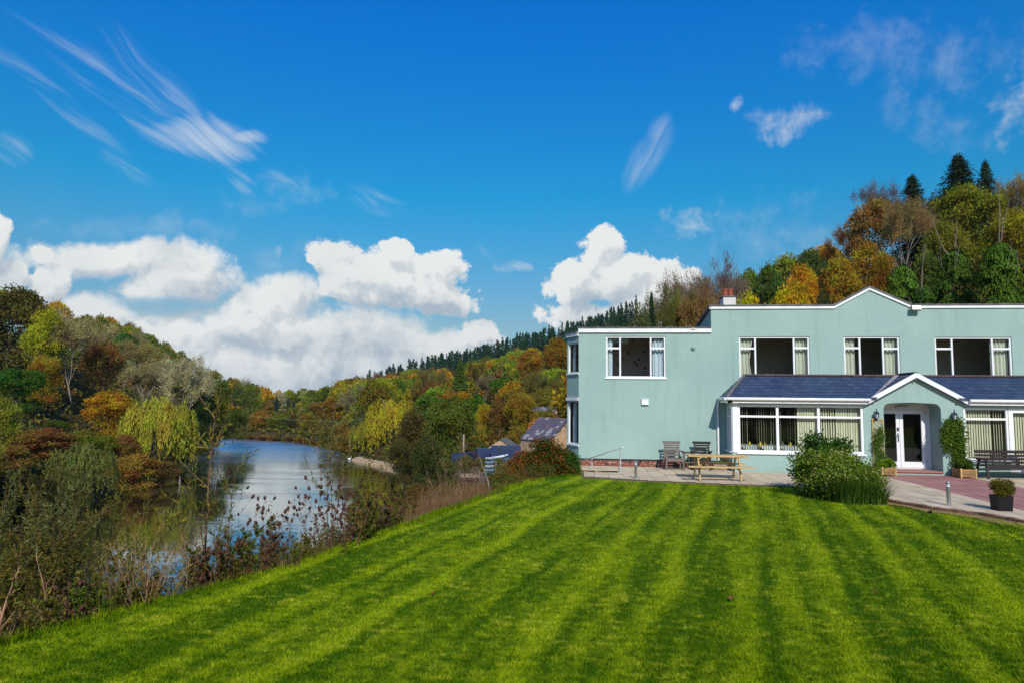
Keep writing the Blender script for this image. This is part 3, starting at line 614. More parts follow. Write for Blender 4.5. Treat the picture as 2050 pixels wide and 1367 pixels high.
wall_panel(wm, 4.75, 20.0, 0.0, 5.92, WY, [w2, w3, w4, (5.3, 9.8, -1, 2.5), (10.2, 12.3, -1, 2.55), (12.8, 20.0, -1, 2.5)], 0.02)
wm.face([(9.18, WY, 5.92), (11.88, WY, 5.92), (10.43, WY, 6.60)])
wm.T = None
for q in ([(9.18, WY + .02, 5.92), (10.43, WY + .02, 6.6), (11.88, WY + .02, 5.92)],): wm.face(q)
# reveals for the upper windows
for h in (w2, w3, w4):
    a, b, c, d = h; wm.face([(a, WY + .02, c), (a, WY + .02, d), (a, WY + .13, d), (a, WY + .13, c)]); wm.face([(b, WY + .02, d), (b, WY + .02, c), (b, WY + .13, c), (b, WY + .13, d)]); wm.face([(a, WY + .02, d), (b, WY + .02, d), (b, WY + .13, d), (a, WY + .13, d)])
wm.face([(4.75, WY, 5.0), (4.75, WY, 5.92), (4.75, WY + 4.2, 5.32), (4.75, WY + 4.2, 5.0)])       # raked flank above the wing roof
wm.face([(4.75, WY + 4.2, 0), (4.75, WY + 4.2, 5.3), (20, WY + 4.2, 5.3), (20, WY + 4.2, 0)]); wm.face([(20, WY, 0), (20, WY + 4.2, 0), (20, WY + 4.2, 5.3), (20, WY, 5.9)])
wm.face([(-0.18, WY + 4.2, 0), (-0.18, WY + 4.2, 5.0), (4.75, WY + 4.2, 5.0), (4.75, WY + 4.2, 0)])
# splayed bay at the far left corner: faces run left-and-back
SA = math.atan2(0.85, -0.46); SL = hypot(0.46, 0.85)
def TS(p):                                    # local x along the splay from its left end, y inward
    u, d, z = p; ux, uy = 0.46 / SL, -0.85 / SL
    return (-0.64 + ux * u + (-uy) * (d) * 1.0, WY + 0.87 + uy * u + ux * d, z)
def TS(p):
    u, d, z = p; ux, uy = 0.46 / SL, -0.85 / SL           # along: from (-0.64, WY+.87) to (-0.18, WY+.02)
    nx, ny = 0.85 / SL, 0.46 / SL                         # inward (to the right and back)
    return (-0.64 + ux * u + nx * d, WY + 0.87 + uy * u + ny * d, z)
s1 = (0.06, SL - 0.02, 3.50, 4.68); s2 = (0.06, SL - 0.02, 0.80, 2.46)
wall_panel(wm, 0, SL, 0.30, 4.92, 0.0, [s1, s2], 0.10, TS)
wm.face([(-0.64, WY + .87, .3), (-0.64, WY + .87, 4.92), (-0.64, WY + 3.4, 4.92), (-0.64, WY + 3.4, .3)]); wm.face([(-0.64, WY + 3.4, .3), (-0.64, WY + 3.4, 4.92), (-.18, WY + 4.2, 4.92), (-.18, WY + 4.2, .3)])
wm.build('wall', mt['wall'], H)
# lower bay and porch walls
pm = MB()
b1 = (5.42, 9.66, 0.70, 2.38)
wall_panel(pm, 5.22, 9.86, 0.0, 2.5, BY, [b1], 0.10)
TB = lambda p: (5.22 + p[1], WY - p[0], p[2])              # left flank of the bay, x runs towards the camera
wall_panel(pm, 0.0, WY - BY, 0.0, 2.5, 0.0, [(0.14, 1.0, 0.74, 2.32)], 0.10, TB)
pm.build('bay_wall', mt['wall'], H)
pm = MB()
PX0, PX1, PZ0, PZ1 = 10.33, 12.20, 0.17, 2.47
# porch face with a round-shouldered opening
def arch():
    r_ = 0.22; pts_ = [(PX0, PZ0)]
    for k in range(7): a = pi - k * pi / 12; pts_.append((PX0 + r_ + r_ * cos(a), PZ1 - r_ + r_ * sin(a) ))
    pts_.append((11.27, PZ1 + .03))
    for k in range(7): a = pi / 2 - k * pi / 12; pts_.append((PX1 - r_ + r_ * cos(a), PZ1 - r_ + r_ * sin(a)))
    pts_.append((PX1, PZ0)); return pts_
ar = arch(); GX, GZ, GL, GR, GE = 11.38, 3.40, 9.86, 12.92, 2.50
def topz(x): return GZ - abs(x - GX) * ((GZ - GE) / (GX - GL)) if x < GX else GZ - (x - GX) * ((GZ - GE) / (GR - GX))
seq = [(GL, 0.0)] ; 
for (xa, za), (xb, zb) in zip(ar[1:-2], ar[2:-1]):
    xs2 = [xa, xb] if not (xa < GX < xb) else [xa, GX, xb]
    for p, q in zip(xs2[:-1], xs2[1:]):
        zp = za + (zb - za) * (p - xa) / (xb - xa + 1e-9); zq = za + (zb - za) * (q - xa) / (xb - xa + 1e-9)
        pm.face([(p, BY, zp), (q, BY, zq), (q, BY, topz(q)), (p, BY, topz(p))])
pm.face([(GL, BY, 0), (PX0, BY, 0), (PX0, BY, topz(PX0)), (GL, BY, GE)]); pm.face([(PX1, BY, 0), (GR, BY, 0), (GR, BY, GE), (PX1, BY, topz(PX1))])
pm.face([(PX0, BY, 0), (PX1, BY, 0), (PX1, BY, PZ0), (PX0, BY, PZ0)])
DY = 25.72
for (xa, za), (xb, zb) in zip(ar[:-1], ar[1:]): pm.face([(xa, BY, za), (xa, DY, za), (xb, DY, zb), (xb, BY, zb)])
pm.build('porch_wall', mt['wall'], H)
pm = MB()
w5 = (12.93, 14.36, 0.58, 2.34); w6 = (14.36, 16.2, 0.22, 2.34)
wall_panel(pm, 12.92, 20.0, 0.0, 2.5, BY, [w5, w6, (17.2, 19.4, .7, 2.3)], 0.10)
pm.build('right_bay_wall', mt['wall'], H)
# threshold
pm = MB(); pm.box((PX0 + .003, BY - 0.05, PZ0 - 0.05), (PX1 - .003, DY + .1, PZ0)); th_ = pm.build('threshold', mt['redslab'], H, bevel=.006)
# plinth
pm = MB(); pm.box((-0.16, WY + 0.012, -0.3), (4.75, WY + .1, 0.262)); pm.build('brick_plinth', mt['brick'], H)
pm = MB(); pm.box((-0.19, WY - 0.01, 0.262), (5.22, WY + .08, 0.31)); pm.T = TS; pm.box((0, -.01, -1.5), (SL, .08, 0.30)); pm.build('damp_course', mt['band'], H)
# fascias and copings
fm = MB()
fm.box((-0.20, WY - 0.07, 5.02), (4.75, WY + .01, 5.185)); fm.T = TS; fm.box((0, -.06, 4.90), (SL + .02, .01, 5.05)); fm.box((-0.02, -.05, 2.46), (SL, .012, 2.56)); fm.T = None
def along(mb, pts_, y0, y1, z0, z1):
    for (xa, za), (xb, zb) in zip(pts_[:-1], pts_[1:]):
        i = [mb.av(p) for p in ((xa, y0, za + z0), (xb, y0, zb + z0), (xb, y1, zb + z0), (xa, y1, za + z0), (xa, y0, za + z1), (xb, y0, zb + z1), (xb, y1, zb + z1), (xa, y1, za + z1))]
        for q in ((0, 3, 2, 1), (4, 5, 6, 7), (0, 1, 5, 4), (1, 2, 6, 5), (2, 3, 7, 6), (3, 0, 4, 7)): mb.f.append([i[k] for k in q]); mb.t.append(.5)
par = [(4.68, 5.90), (9.18, 5.90), (10.43, 6.58), (11.88, 5.90), (20, 5.90)]
along(fm, par, WY - 0.05, WY + .01, 0.0, 0.105)
fm.build('fascia', mt['fascia'], H, bevel=.004)
fm = MB(); along(fm, par, WY - 0.08, WY + .35, 0.108, 0.155)
fm.box((-0.24, WY - .10, 5.188), (4.74, WY + 4.3, 5.225)); fm.T = TS; fm.box((-.05, -.1, 5.053), (SL, .3, 5.085)); fm.T = None
fm.face([(-0.66, WY + .87, 5.06), (-.18, WY, 5.06), (-.18, WY + 4.2, 5.06), (-.66, WY + 3.4, 5.06)])
fm.face([(4.72, WY, 5.95), (20, WY, 5.95), (20, WY + 4.25, 5.35), (4.72, WY + 4.25, 5.35)]); fm.bar((4.70, WY - .05, 5.98), (4.70, WY + 4.2, 5.38), .10, .07)
for k in range(7): fm.box((0.5 + k * .68 , WY - .115, 5.222), (0.62 + k * .68, WY + .2, 5.24 + .01 * (k % 3)))
fm.build('roof_coping', mt['felt'], H)
# windows
window(*w1, WY + .05, [1.38, 2.52], [(0.91, 1.35, 4.44), (2.55, 3.01, 4.44)], 'white three-light window at the left end of the upper floor')
window(*w2, WY + .05, [6.34, 7.72], [(5.81, 6.31, 4.44), (7.75, 8.21, 4.46)])
window(*w3, WY + .05, [10.04, 10.85], [(9.54, 10.01, 4.46), (10.88, 11.36, 4.44)])
window(*w4, WY + .05, [13.22, 14.58], [(12.68, 13.19, 4.44), (14.61, 15.16, 4.44)])
window(*s1, 0.04, [], [], 'narrow white upper window in the splayed corner', TS, fw=.05)
window(*s2, 0.04, [], [], 'tall white lower window in the splayed corner', TS, fw=.05)
window(*b1, BY + .03, [6.78, 8.17], [(5.5, 6.75, 1.96), (6.81, 8.14, 1.96), (8.2, 9.6, 1.96)], 'wide white three-bay window over the terrace', fw=.085, mw_=.09)
window(0.14, 1.0, 0.74, 2.32, 0.03, [0.57], [(.2, .54, 1.96), (.6, .94, 1.96)], 'narrow white side window of the bay', TB, gl='glass_side')
window(*w5, BY + .03, [], [(13.0, 14.3, 1.96)], fw=.07)
window(*w6, BY + .03, [15.3], [], 'full-height white glazed door panel behind the bench', fw=.16)
window(17.2, 19.4, .7, 2.3, BY + .03, [18.3], [])
# corner post of the bay
pm = MB(); pm.box((5.215, BY - .02, .70), (5.43, BY + .03, 2.5)); pm.box((5.205, BY - .02, .70), (5.24, BY + .15, 2.5)); pm.build('corner_post', mt['white'], H, bevel=.004)
# door
dm = MB(); x0, x1, z0, z1 = 10.36, 12.06, PZ0 + .002, 2.47
for a, b, c, d in ((x0, x0 + .05, z0, z1), (x1 - .05, x1, z0, z1), (x0 + .05, x1 - .05, 2.24, z1), (x0 + .05, x1 - .05, z0, z0 + .04)): dm.box((a, DY, c), (b, DY + .07, d))
dm.box((x1, DY, z0), (PX1, DY + .06, z1))
dr = dm.build('door', mt['white'], H, bevel=.004); dr['label'] = 'white glazed double door in the porch'
for a, b in ((x0 + .05, 11.16), (11.17, x1 - .05)):
    lf = MB(); lf.box((a, DY - .02, .215), (a + .115, DY + .04, 2.235)); lf.box((b - .115, DY - .02, .215), (b, DY + .04, 2.235)); lf.box((a + .115, DY - .02, 2.10), (b - .115, DY + .04, 2.235)); lf.box((a + .115, DY - .02, .215), (b - .115, DY + .04, .42))
    lf.build('door_leaf', mt['white'], dr, bevel=.004)
pm = MB(); pm.face([(x0 + .1, DY + .012, .4), (11.1, DY + .012, .4), (11.1, DY + .012, 2.12), (x0 + .1, DY + .012, 2.12)]); pm.face([(11.25, DY + .012, .4), (x1 - .1, DY + .012, .4), (x1 - .1, DY + .012, 2.12), (11.25, DY + .012, 2.12)])
pm.build('pane', mt['glass'], dr)
hm = MB(); hm.box((11.08, DY - .035, 1.12), (11.12, DY - .02, 1.42)); hm.tube([(11.1, DY - .03, 1.34), (11.1, DY - .08, 1.34), (10.98, DY - .08, 1.33)], .012); hm.box((11.07, DY - .05, 1.50), (11.13, DY - .02, 1.62)); hm.build('handle', mt['iron'], dr)
for z in (.42, 1.3, 2.1): hm = MB(); hm.box((x1 - .05, DY - .035, z), (x1 - .015, DY, z + .09)); hm.build('hinge', mt['steel'], dr)
hm = MB(); hm.box((11.05, DY - .12, 2.29), (11.48, DY - .003, 2.37)); hm.build('door_closer_light', mt['galv'], dr, bevel=.01)
# rooms behind the glass
def room(name, x0, x1, z0, z1, y0, y1, mat, back=None):
    rm = MB()
    rm.face([(x0, y0, z0), (x0, y1, z0), (x0, y1, z1), (x0, y0, z1)]); rm.face([(x1, y0, z0), (x1, y1, z0), (x1, y1, z1), (x1, y0, z1)])
    rm.face([(x0, y0, z0), (x1, y0, z0), (x1, y1, z0), (x0, y1, z0)]); rm.face([(x0, y0, z1), (x1, y0, z1), (x1, y1, z1), (x0, y1, z1)])
    if not back: rm.face([(x0, y1, z0), (x1, y1, z0), (x1, y1, z1), (x0, y1, z1)])
    o = rm.build('room', mat, H)
    if back:
        rm = MB(); rm.face([(x0, y1, z0), (x1, y1, z0), (x1, y1, z1), (x0, y1, z1)]); rm.build('papered_wall', back, H)
    return o
room('r', 0.0, 4.6, 2.75, 4.98, WY + .135, WY + 1.9, mt['room'], mt['paper'])
room('r', 4.85, 8.9, 2.75, 5.1, WY + .135, WY + 2.2, mt['room']); room('r', 9.0, 12.0, 2.75, 5.1, WY + .135, WY + 2.2, mt['room']); room('r', 12.1, 17, 2.75, 5.1, WY + .135, WY + 2.2, mt['room'])
room('r', 5.34, 9.95, 0.05, 2.46, BY + .145, WY + 3.0, mt['room_shaded']); room('r', 10.3, 12.3, 0.12, 2.5, DY + .08, WY + 3.6, mt['room_shaded']); room('r', 12.86, 19.9, 0.05, 2.46, BY + .145, WY + 3.0, mt['room'])
# slates
def slate_plane(mb, origin, u, v, U, Vv, keep, cw=0.27, ch=0.205, seed=0, th=0.009):
    r = random.Random(seed); o = Vector(origin); u = Vector(u).normalized(); v = Vector(v).normalized(); n = u.cross(v).normalized()
    k = 0
    while k * ch < Vv:
        x = -cw * (0.5 if k % 2 else 0.0)
        while x < U:
            a, b = x + .004, x + cw - .004; c, d = k * ch - .02, min((k + 1) * ch + .05, Vv)
            if d > c + .03:
                # clip against keep(): sample corners, shrink
                na, nb_ = None, None
                S = 8
                for i in range(S + 1):
                    xx = a + (b - a) * i / S
                    if keep(xx, (c + d) / 2):
                        if na is None: na = xx
                        nb_ = xx
                if na is not None and nb_ - na > .03:
                    l = n * (.004 + r.uniform(0, .004)); base0 = l + n * 0.016; top0 = l + n * 0.002
                    q = [o + u * na + v * c + base0, o + u * nb_ + v * c + base0, o + u * nb_ + v * d + top0, o + u * na + v * d + top0]
                    q2 = [p - n * th for p in q]; t = r.random(); idx = [mb.av(p) for p in q + q2]
                    for f_ in ((0, 1, 2, 3), (0, 4, 5, 1), (0, 3, 7, 4), (1, 5, 6, 2)): mb.f.append([idx[j] for j in f_]); mb.t.append(t)
            x += cw
        k += 1
RZ0, RZ1, RY0, RY1 = 2.61, 3.44, 24.72, 25.97
RL = hypot(RZ1 - RZ0, RY1 - RY0); vv = ((0, (RY1 - RY0) / RL, (RZ1 - RZ0) / RL))
sm_ = MB()
def keepmain(x, v_, side=-1):
    X = 5.02 + x; z = RZ0 + v_ / RL * (RZ1 - RZ0); return (X - GX) * side > 0 and X > 5.02 + .88 * v_ / RL and not (GX - (GZ + .07 - z) / .605 < X < GX + (GZ + .07 - z) / .60)
slate_plane(sm_, (5.02, RY0, RZ0), (1, 0, 0), vv, 15, RL, keepmain, seed=1)
hv = Vector((0.88, 0, RZ1 - RZ0)); slate_plane(sm_, (5.0, RY1 + .03, RZ0), (0, -1, 0), hv, RY1 - RY0, hv.length, lambda x, v_: x < (RY1 - RY0) * (1 - v_ / hv.length), cw=.22, seed=2)
rf = sm_.build('slate_roof', mt['slate'], H); rf['label'] = 'hipped slate roof over the left bay'
sm_ = MB(); slate_plane(sm_, (5.02, RY0, RZ0), (1, 0, 0), vv, 15, RL, lambda x, v_: keepmain(x, v_, 1), seed=1); rf2 = sm_.build('slate_roof', mt['slate'], H); rf2['label'] = 'slate roof right of the porch gable'
bb = MB(); bb.face([(5.02, RY0 + .02, RZ0 - .02), (GL - .1, RY0 + .02, RZ0 - .02), (GX - .1, RY1, RZ1 - .02), (5.9, RY1, RZ1 - .02)]); bb.face([(GR + .12, RY0 + .02, RZ0 - .02), (20, RY0 + .02, RZ0 - .02), (20, RY1, RZ1 - .02), (GX + .1, RY1, RZ1 - .02)]); bb.face([(5.04, RY1 + .05, RZ0 - .02), (5.04, RY0 + .02, RZ0 - .02), (5.9, RY1, RZ1 - .02)]); bb.build('roof_underlay', mt['felt'], rf)
# porch gable roof
gm = MB()
for sgn, ex in ((-1, GL - .10), (1, GR + .12)):
    ridge0 = Vector((GX, BY - .132, GZ + .10)); eave0 = Vector((ex, BY - .132, GE + .055)); sl_ = (ridge0 - eave0); Ls = sl_.length
    def kg(yy, v_):
        if yy < -.002: return False
        z = GE + .05 + v_ / Ls * (GZ - GE + .05); yv = RY0 + (z - RZ0) / (RZ1 - RZ0) * (RY1 - RY0); return BY - .16 + yy < yv + .12
    if sgn < 0: slate_plane(gm, eave0 + Vector((0, 1.3, 0)), (0, -1, 0), sl_, 1.3, Ls, lambda x, v_: kg(1.3 - x, v_), seed=3)
    else: slate_plane(gm, eave0, (0, 1, 0), sl_, 1.3, Ls, kg, seed=4)
pr = gm.build('porch_roof', mt['slate'], H)
bg_ = MB()
for ex in (GL - .1, GR + .12): bg_.face([(GX, BY - .15, GZ + .085), (ex, BY - .15, GE + .04), (ex, RY0 + .2, GE + .04), (GX, RY1, GZ + .085)])
bg_.build('roof_underlay', mt['felt'], pr)
bg_ = MB(); bg_.bar((GX, BY - .16, GZ + .125), (GX, RY1, GZ + .125), .16, .05); bg_.build('ridge_tile', mt['ridge'], pr, bevel=.02)
# valley flashing on both sides
fl_ = MB()
for s_, fx, k_ in ((-1, GL, .605), (1, GR, .60)): fl_.bar((GX + s_ * 1.42, RY0 + .03, RZ0 + .05), (GX + s_ * .14, RY1 - .05, RZ1 + .045), .13, .012, up=(0, -.55, .83))
fl_.build('valley_flashing', simple('pale_lead_flashing', (0.22, 0.20, 0.22), 0.6, 0.35, 12), H)
# bargeboards on the gable
bm_ = MB()
bm_.bar((GL - .12, BY - .158, GE + .005), (GX + .02, BY - .158, GZ + .055), .04, .15, up=(0, 0, 1)); bm_.bar((GR + .14, BY - .161, GE + .005), (GX - .02, BY - .161, GZ + .055), .04, .15, up=(0, 0, 1))
bm_.build('bargeboard', mt['white'], H, bevel=.004)
bm_ = MB(); bm_.tube([(GX - .03, BY - .18, GZ - .12), (GX - .03, BY - .18, GZ - .06)], .02); bm_.build('bracket', mt['steel'], H)
# ridge tiles along the lean-to
rd = MB(); r = random.Random(4); x = 5.85
while x < 19.8: rd.box((x + .003, RY1 - .08 + r.uniform(-.004, .004), RZ1 - .01), (x + .38, RY1 + .05, RZ1 + .055 + r.uniform(-.006, .006)), r.random()); x += .384
rd.build('ridge_tile', mt['ridge'], H, bevel=.012)
hp = MB(); hp.bar((5.02, RY0, RZ0 + .03), (5.9, RY1, RZ1 + .02), .12, .04, up=(-.4, -.5, .8)); hp.build('hip_cap', mt['felt'], H, bevel=.01)
# gutters, soffit boards
gt = MB()
def gutter(p0, p1):
    gt.tube([p0, p1], .052, 10); d = Vector(p1) - Vector(p0); n = max(1, int(d.length / .95))
    for i in range(1, n): gt.tube([Vector(p0) + d * (i / n) - d.normalized() * .02, Vector(p0) + d * (i / n) + d.normalized() * .02], .059, 10)
gutter((5.0, RY0 - .03, 2.575), (GL - .05, RY0 - .03, 2.575)); gutter((GR + .1, RY0 - .03, 2.575), (20, RY0 - .03, 2.575)); gutter((4.96, WY - .02, 2.575), (4.96, RY0 - .03, 2.575))
gt.build('gutter', mt['fascia'], H, smooth=False)
sf = MB(); sf.box((5.03, RY0 + .03, 2.43), (GL - .12, BY + .02, 2.525)); sf.box((GR + .12, RY0 + .03, 2.43), (20, BY + .02, 2.525)); sf.box((5.0, RY0 + .03, 2.43), (5.21, WY - .003, 2.52)); sf.build('soffit_board', mt['white'], H, bevel=.004)
dp = MB(); dp.tube([(4.98, WY - .08, 2.55), (4.93, WY - .07, 2.4), (4.93, WY - .07, .05)], .036, 10)
for z in (.6, 1.5, 2.3): dp.box((4.885, WY - .075, z), (4.975, WY - .005, z + .03))
dp.build('downpipe', mt['fascia'], H)
# chimney
cmx, _z = onY(1457, 600, WY + 1.5)
ch = MB(); ch.box((cmx - .21, WY + 1.3, 5.6), (cmx + .27, WY + 1.9, 6.55)); cho = ch.build('chimney', mt['cream_render'], H, bevel=.01)
ch = MB(); ch.box((cmx - .24, WY + 1.27, 6.552), (cmx + .30, WY + 1.93, 6.60)); ch.build('chimney_cap', mt['felt'], cho, bevel=.01)
for dx_ in (-.07, .13):
    ch = MB(); ch.lathe((cmx + dx_, WY + 1.6, 6.6), [(.12, 0), (.11, .05), (.10, .24), (.115, .26), (.115, .30), (.09, .32)], 14); ch.build('chimney_pot', mt['terracotta'], cho, smooth=False)
# small things fixed to the wall
x_, z_ = onY(1388, 696, WY); v_ = MB(); v_.tube([(x_, WY, z_), (x_, WY - .06, z_)], .085, 16); v_.tube([(x_, WY - .06, z_ + .0), (x_, WY - .1, z_ - .03)], [.08, .03], 16); v_.build('wall_vent', mt['wall'], H)
x_, z_ = onY(1291, 804, WY); v_ = MB(); v_.box((x_ - .13, WY - .09, z_ - .11), (x_ + .13, WY - .002, z_ + .09)); v_.box((x_ - .14, WY - .11, z_ + .09), (x_ + .14, WY - .002, z_ + .115)); v_.build('alarm_box', mt['white'], H, bevel=.012)
x_, z_ = onY(1387, 658, WY); v_ = MB(); v_.box((x_ - .06, WY - .1, z_ - .05), (x_ + .06, WY - .072, z_ + .05)); v_.build('junction_box', simple('cream_plastic', (.6, .52, .35), .5), H, bevel=.008)
x_, z_ = onY(1829, 619, WY)
fl = thing('floodlight', 'small weathered floodlight under the roof edge right of the pediment', 'floodlight', (x_, WY, z_))
v_ = MB(); v_.T = lambda p: (x_ + p[0], WY - .18 + p[1] * .95 + p[2] * .3, z_ + p[2] * .95 - p[1] * .3)
v_.box((-.17, -.07, -.09), (.17, .05, .09)); v_.build('lamp_housing', simple('weathered_lamp_case', (.28, .26, .16), .6), fl, bevel=.015)
v_.v = []; v_.f = []; v_.t = []; v_.box((-.15, -.077, -.075), (.15, -.071, .075)); v_.build('lens', mt['galv'], fl)
v_ = MB(); v_.bar((x_, WY - .01, z_ + .03), (x_, WY - .17, z_ - .02), .04, .02); v_.build('bracket', mt['iron'], fl)
# ------------------------------------------------------------------ curtains, blinds, dining room
def curtain(x0, x1, z0, z1, Y, label, group, amp=.035, wl_=.13, mat='curtain', tie=0.0, seed=0):
    r = random.Random(seed); nx, nz = int((x1 - x0) / .012) + 2, 10; V = []; Fc = []
    ph = r.uniform(0, 6)
    for j in range(nz + 1):
        z = z0 + (z1 - z0) * j / nz; k = j / nz; sq = 1 - tie * max(0, 1 - abs(k - .45) / .5)
        for i in range(nx + 1):
            u = i / nx; x = x0 + (x1 - x0) * u * sq
            V.append((x, Y + amp * sin(u * (x1 - x0) / wl_ * 2 * pi + ph + .3 * sin(k * 3)) + .3 * amp * sin(u * 31 + ph), z))
    for j in range(nz):
        for i in range(nx): a = j * (nx + 1) + i; Fc.append((a, a + 1, a + nx + 2, a + nx + 1))
    o = link('curtain', fast('curtain', V, Fc, mt[mat], smooth=True)); tag(o, label, 'curtain', group); return o
G = 'curtains in the upstairs windows'; YC = WY + .22
curtain(0.92, 1.10, 3.4, 4.85, YC, 'narrow whitish curtain at the left side of the wing window', G, mat='curtain_blue', seed=1)
curtain(2.60, 3.02, 3.4, 4.85, YC, 'bluish white curtain at the right side of the wing window', G, mat='curtain_blue', seed=2, tie=-.1)
curtain(5.80, 6.28, 3.2, 4.85, YC, 'cream curtain drawn left in the first window above the slate roof', G, seed=3, tie=.25)
curtain(7.78, 8.24, 3.2, 4.85, YC, 'cream curtain drawn right in the first window above the slate roof', G, seed=4)
curtain(9.53, 9.92, 3.2, 4.85, YC, 'cream curtain drawn left in the small window above the porch', G, seed=5)
curtain(10.90, 11.38, 3.2, 4.85, YC, 'cream curtain drawn right in the small window above the porch', G, seed=6)
curtain(12.66, 12.80, 3.2, 4.85, YC, 'thin cream curtain edge left in the rightmost upstairs window', G, seed=7, tie=.3)
curtain(14.62, 15.18, 3.2, 4.85, YC, 'cream curtain drawn right in the rightmost upstairs window', G, seed=8)
def blind(segs, z0, z1, Y, label, group, seed=0):
    """segs: (x0, x1, openness 0 closed..1 edge-on)"""
    r = random.Random(seed); mb = MB()
    xmin, xmax = min(s[0] for s in segs), max(s[1] for s in segs)
    mb.box((xmin, Y - .02, z1), (xmax, Y + .02, z1 + .03), .3)
    for x0, x1, op in segs:
        x = x0 + .04
        while x < x1 - .02:
            a = radians(12 + 66 * op + r.uniform(-5, 5)); h = .047; dx_, dy_ = cos(a) * h, sin(a) * h; t = r.random()
            mb.face([(x - dx_, Y - dy_, z0 + r.uniform(0, .01)), (x + dx_, Y + dy_, z0), (x + dx_, Y + dy_, z1), (x - dx_, Y - dy_, z1)], t); x += .082
    o = mb.build('vertical_blind', mt['blind']); tag(o, label, 'blind', group)
GB = 'vertical blinds in the ground floor windows'; YB = BY + .20
blind([(5.5, 6.75, .93)], .76, 2.33, YB, 'vertical blind with slats turned open in the left bay panel', GB, 1)
blind([(6.81, 7.50, .93), (7.5, 8.14, .12)], .76, 2.33, YB, 'vertical blind half open half closed in the middle bay panel', GB, 2)
blind([(8.2, 8.8, .45), (8.8, 9.6, .15)], .76, 2.33, YB, 'mostly closed cream vertical blind in the right bay panel behind the shrub', GB, 3)
blind([(13.0, 13.95, .2), (13.95, 14.3, .5)], .64, 2.3, YB, 'closed cream vertical blind in the window right of the porch', GB, 4)
blind([(14.5, 15.25, .18), (15.3, 16.1, .3)], .3, 2.25, YB, 'closed cream vertical blind in the glazed panel behind the bench', GB, 5)
def dining_table(x, y, label):
    t = thing('dining_table', label, 'table', (x, y, 0), 0, 'dining tables behind the bay window')
    m = MB(); m.box((x - .4, y - .4, .88), (x + .4, y + .4, .92)); m.box((x - .38, y - .38, .79), (x + .38, y + .38, .88)); m.build('tabletop', mt['orange_wood'], t)
    for a in (-1, 1):
        for b in (-1, 1): m = MB(); m.box((x + a * .36 - .03, y + b * .36 - .03, .05), (x + a * .36 + .03, y + b * .36 + .03, .79)); m.build('leg', mt['orange_wood'], t)
    m = MB(); m.face([(x - .43, y - .42, .927), (x + .43, y - .42, .927), (x + .43, y + .42, .927), (x - .43, y + .42, .927)])
    m.face([(x - .43, y - .42, .927), (x, y - .43, .60), (x + .43, y - .42, .927)]); m.face([(x - .44, y - .42, .927), (x - .44, y, .60), (x - .44, y + .42, .927)])
    o = m.build('tablecloth', mt['cloth']); tag(o, 'white cloth hanging in a point over the ' + label.split(' dining')[0].replace('orange brown', '').strip() + ' dining table', 'tablecloth', 'white tablecloths')
    return x, y
def napkin(x, y, label, s=.075):
    m = MB(); z = .93; m.face([(x - s, y - .04, z), (x + s, y - .04, z), (x, y, z + .14)]); m.face([(x + s, y - .04, z), (x, y + .05, z), (x, y, z + .14)]); m.face([(x, y + .05, z), (x - s, y - .04, z), (x, y, z + .14)])
    tag(m.build('folded_napkin', mt['yellow']), label, 'napkin', 'yellow folded napkins')
def shaker(x, y, label):
    m = MB(); m.lathe((x, y, .928), [(.022, 0), (.026, .03), (.018, .12), (.02, .15), (.008, .16)], 10); tag(m.build('salt_shaker', mt['cloth']), label, 'shaker', 'white shakers on the dining tables')
for x, y, l in ((5.98, 25.75, 'leftmost orange brown dining table behind the bay window'), (6.62, 25.6, 'middle orange brown dining table behind the bay window'), (7.3, 25.65, 'right orange brown dining table behind the bay window')): dining_table(x, y, l)
napkin(5.93, 25.45, 'dull yellow folded napkin on the leftmost dining table'); napkin(6.27, 25.35, 'bright yellow folded napkin at the left corner of the middle dining table', .09); napkin(6.5, 25.6, 'small yellow folded napkin at the middle of the middle dining table', .05); napkin(7.32, 25.4, 'bright yellow folded napkin on the right dining table', .085)
shaker(6.64, 25.35, 'white shaker on the middle dining table'); shaker(7.05, 25.4, 'white shaker left of the napkin on the right dining table')

# ------------------------------------------------------------------ lanterns
def lantern(x, z, label):
    y = BY; t = thing('wall_lantern', label, 'lantern', (x, y, z), 0, 'wall lanterns either side of the porch')
    m = MB(); m.box((x - .045, y - .02, z - .17), (x + .045, y - .002, z - .03)); m.tube([(x, y - .02, z - .12), (x, y - .10, z - .17), (x, y - .13, z - .12)], .012, 6); m.build('bracket', mt['iron'], t)
    m = MB(); c = (x, y - .13, z); m.lathe(c, [(.03, -.13), (.055, -.10), (.06, -.095)], 6); m.lathe(c, [(.10, .06), (.085, .08), (.05, .13), (.015, .16), (.012, .20), (.02, .21), (.004, .25)], 6)
    for k in range(6): a = k * pi / 3; m.bar((x + .055 * cos(a), y - .13 + .055 * sin(a), z - .10), (x + .085 * cos(a), y - .13 + .085 * sin(a), z + .07), .012, .012)
    m.build('cage', mt['iron'], t)
    m = MB(); m.lathe(c, [(.045, -.095), (.07, .06)], 6); m.build('lamp_glass', mt['lamp_glass'], t)
x_, z_ = onY(1752, 831, BY); lantern(x_, z_, 'blue-black coach lantern above the left trellis by the porch')
x_, z_ = onY(1907, 833, BY); lantern(x_, z_, 'blue-black coach lantern above the climber-covered right trellis')
